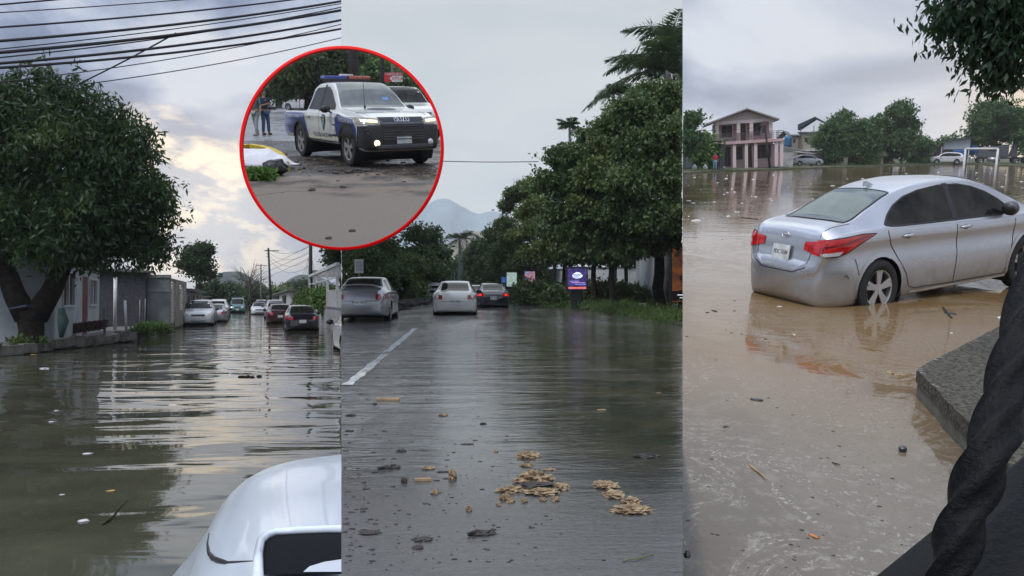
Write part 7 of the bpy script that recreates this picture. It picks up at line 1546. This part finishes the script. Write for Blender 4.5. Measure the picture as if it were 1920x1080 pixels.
# --- red graphic border of the round inset, added as an upright ring
CUR = 'W'; BAY['W'] = Matrix.Identity(4); INV['W'] = Matrix.Identity(4)
YR = 6.9; k = YR/F; c = Vector(((641-960)*k, YR, CAMZ+(540-278)*k)); mb = MB(); R1, R0 = 191.2*k, 185.6*k; mb.lathe([(R0, -.02), (R1-.003, -.02), (R1, -.015), (R1, .02), (R0, .02), (R0, -.02)], (0, 0, 0), 160, 'y')
o = ob('red_border_ring', mb, mat('border_red', (.95, .0, .0), .5, var=.0, spec=.2), None, True); o.location = c; tag(o, 'red graphic border of the police pickup inset, built as a flat ring', 'inset border')
# ================================================================ settle each place in its frame and trim it at the sides it is seen to end
def finish():
    bpy.context.view_layer.update()
    camp = Vector((0, 0, CAMZ)); k = 320/F
    pl = {'L': [(-1, -k)], 'C': [(1, k), (-1, k)], 'R': [(1, -k)]}
    for o in [o for o in SC.objects if o.parent is None and 'bay' in o]:
        o.matrix_world = BAY[o['bay']] @ o.matrix_world
    bpy.context.view_layer.update()
    icx, icy, ir = 641, 278, 189
    cone = []
    N = 56
    for i in range(N):
        a = 2*PI*i/N; n = Vector((math.cos(a), 0, -math.sin(a)))
        # tangent line to the circle at angle a -> plane through the camera, inside = negative side
        nx, ny = math.cos(a), math.sin(a); d0 = nx*(icx-960)+ny*(icy-540)+ir
        cone.append(Vector((nx*F, -d0, -ny*F)).normalized())
    planes = {'L': [Vector((F, 320, 0)).normalized()], 'C': [Vector((F, -320, 0)).normalized(), Vector((-F, -320, 0)).normalized()], 'R': [Vector((-F, 320, 0)).normalized()], 'I': cone, 'W': []}
    kill = []
    def walk(o, b):
        if o.type == 'MESH' and not o.get('nocut'):
            M = o.matrix_world; me = o.data; n = len(me.vertices); co = np.empty(n*3, np.float32); me.vertices.foreach_get('co', co)
            R = np.array(M)[:3]; w = co.reshape(-1, 3) @ R[:, :3].T+R[:, 3]-np.array(camp)
            todo = []; out = np.zeros(n, bool)
            for p in planes[b]:
                s = w @ np.array(p)
                if s.min() > 0: kill.append(o); todo = None; break
                if s.max() > 1e-4: todo.append(p); out |= s > 0
            if todo:
                if me.users > 1: me = o.data = me.copy()
                bm = bmesh.new(); bm.from_mesh(me)
                if me.get('leafy'):
                    bm.verts.ensure_lookup_table(); bmesh.ops.delete(bm, geom=[bm.verts[i] for i in np.nonzero(out)[0]], context='VERTS')
                else:
                    Mi = M.inverted(); lc = Mi @ camp; Mt = M.to_3x3().transposed()
                    for p in todo:
                        if not bm.verts: break
                        bmesh.ops.bisect_plane(bm, geom=bm.verts[:]+bm.edges[:]+bm.faces[:], plane_co=lc, plane_no=(Mt @ p).normalized(), clear_outer=True, dist=1e-6)
                e = not bm.faces; bm.to_mesh(me); bm.free()
                if e: kill.append(o)
        for c in list(o.children): walk(c, b)
    for o in [o for o in SC.objects if o.parent is None and 'bay' in o]: walk(o, o['bay'])
    for o in set(kill):
        if o.children:
            o.data = o.data.copy(); o.data.clear_geometry()
            if not any(c not in kill for c in o.children): pass
        else: bpy.data.objects.remove(o)
    for o in [o for o in SC.objects if o.type == 'MESH' and not o.data.polygons and not o.children]: bpy.data.objects.remove(o)
    for o in [o for o in SC.objects if o.type == 'EMPTY' and not o.children]: bpy.data.objects.remove(o)
    for o in SC.objects:
        if 'bay' in o: del o['bay']
        if 'car_body' in o: del o['car_body']
finish()
# ================================================================ damp air
hz = MB().bb(-1300, 1300, -12, 1800, -60, 205); o = ob('haze', hz, None); o['kind'] = 'stuff'
hm = bpy.data.materials.new('damp_air'); hm.use_nodes = True; hn = hm.node_tree; hn.nodes.clear(); ho = hn.nodes.new('ShaderNodeOutputMaterial'); hv = hn.nodes.new('ShaderNodeVolumePrincipled')
hv.inputs['Color'].default_value = (.96, .98, 1, 1); hv.inputs['Density'].default_value = .00028; hn.links.new(hv.outputs[0], ho.inputs['Volume']); o.data.materials.append(hm)
SC.cycles.volume_bounces = 1
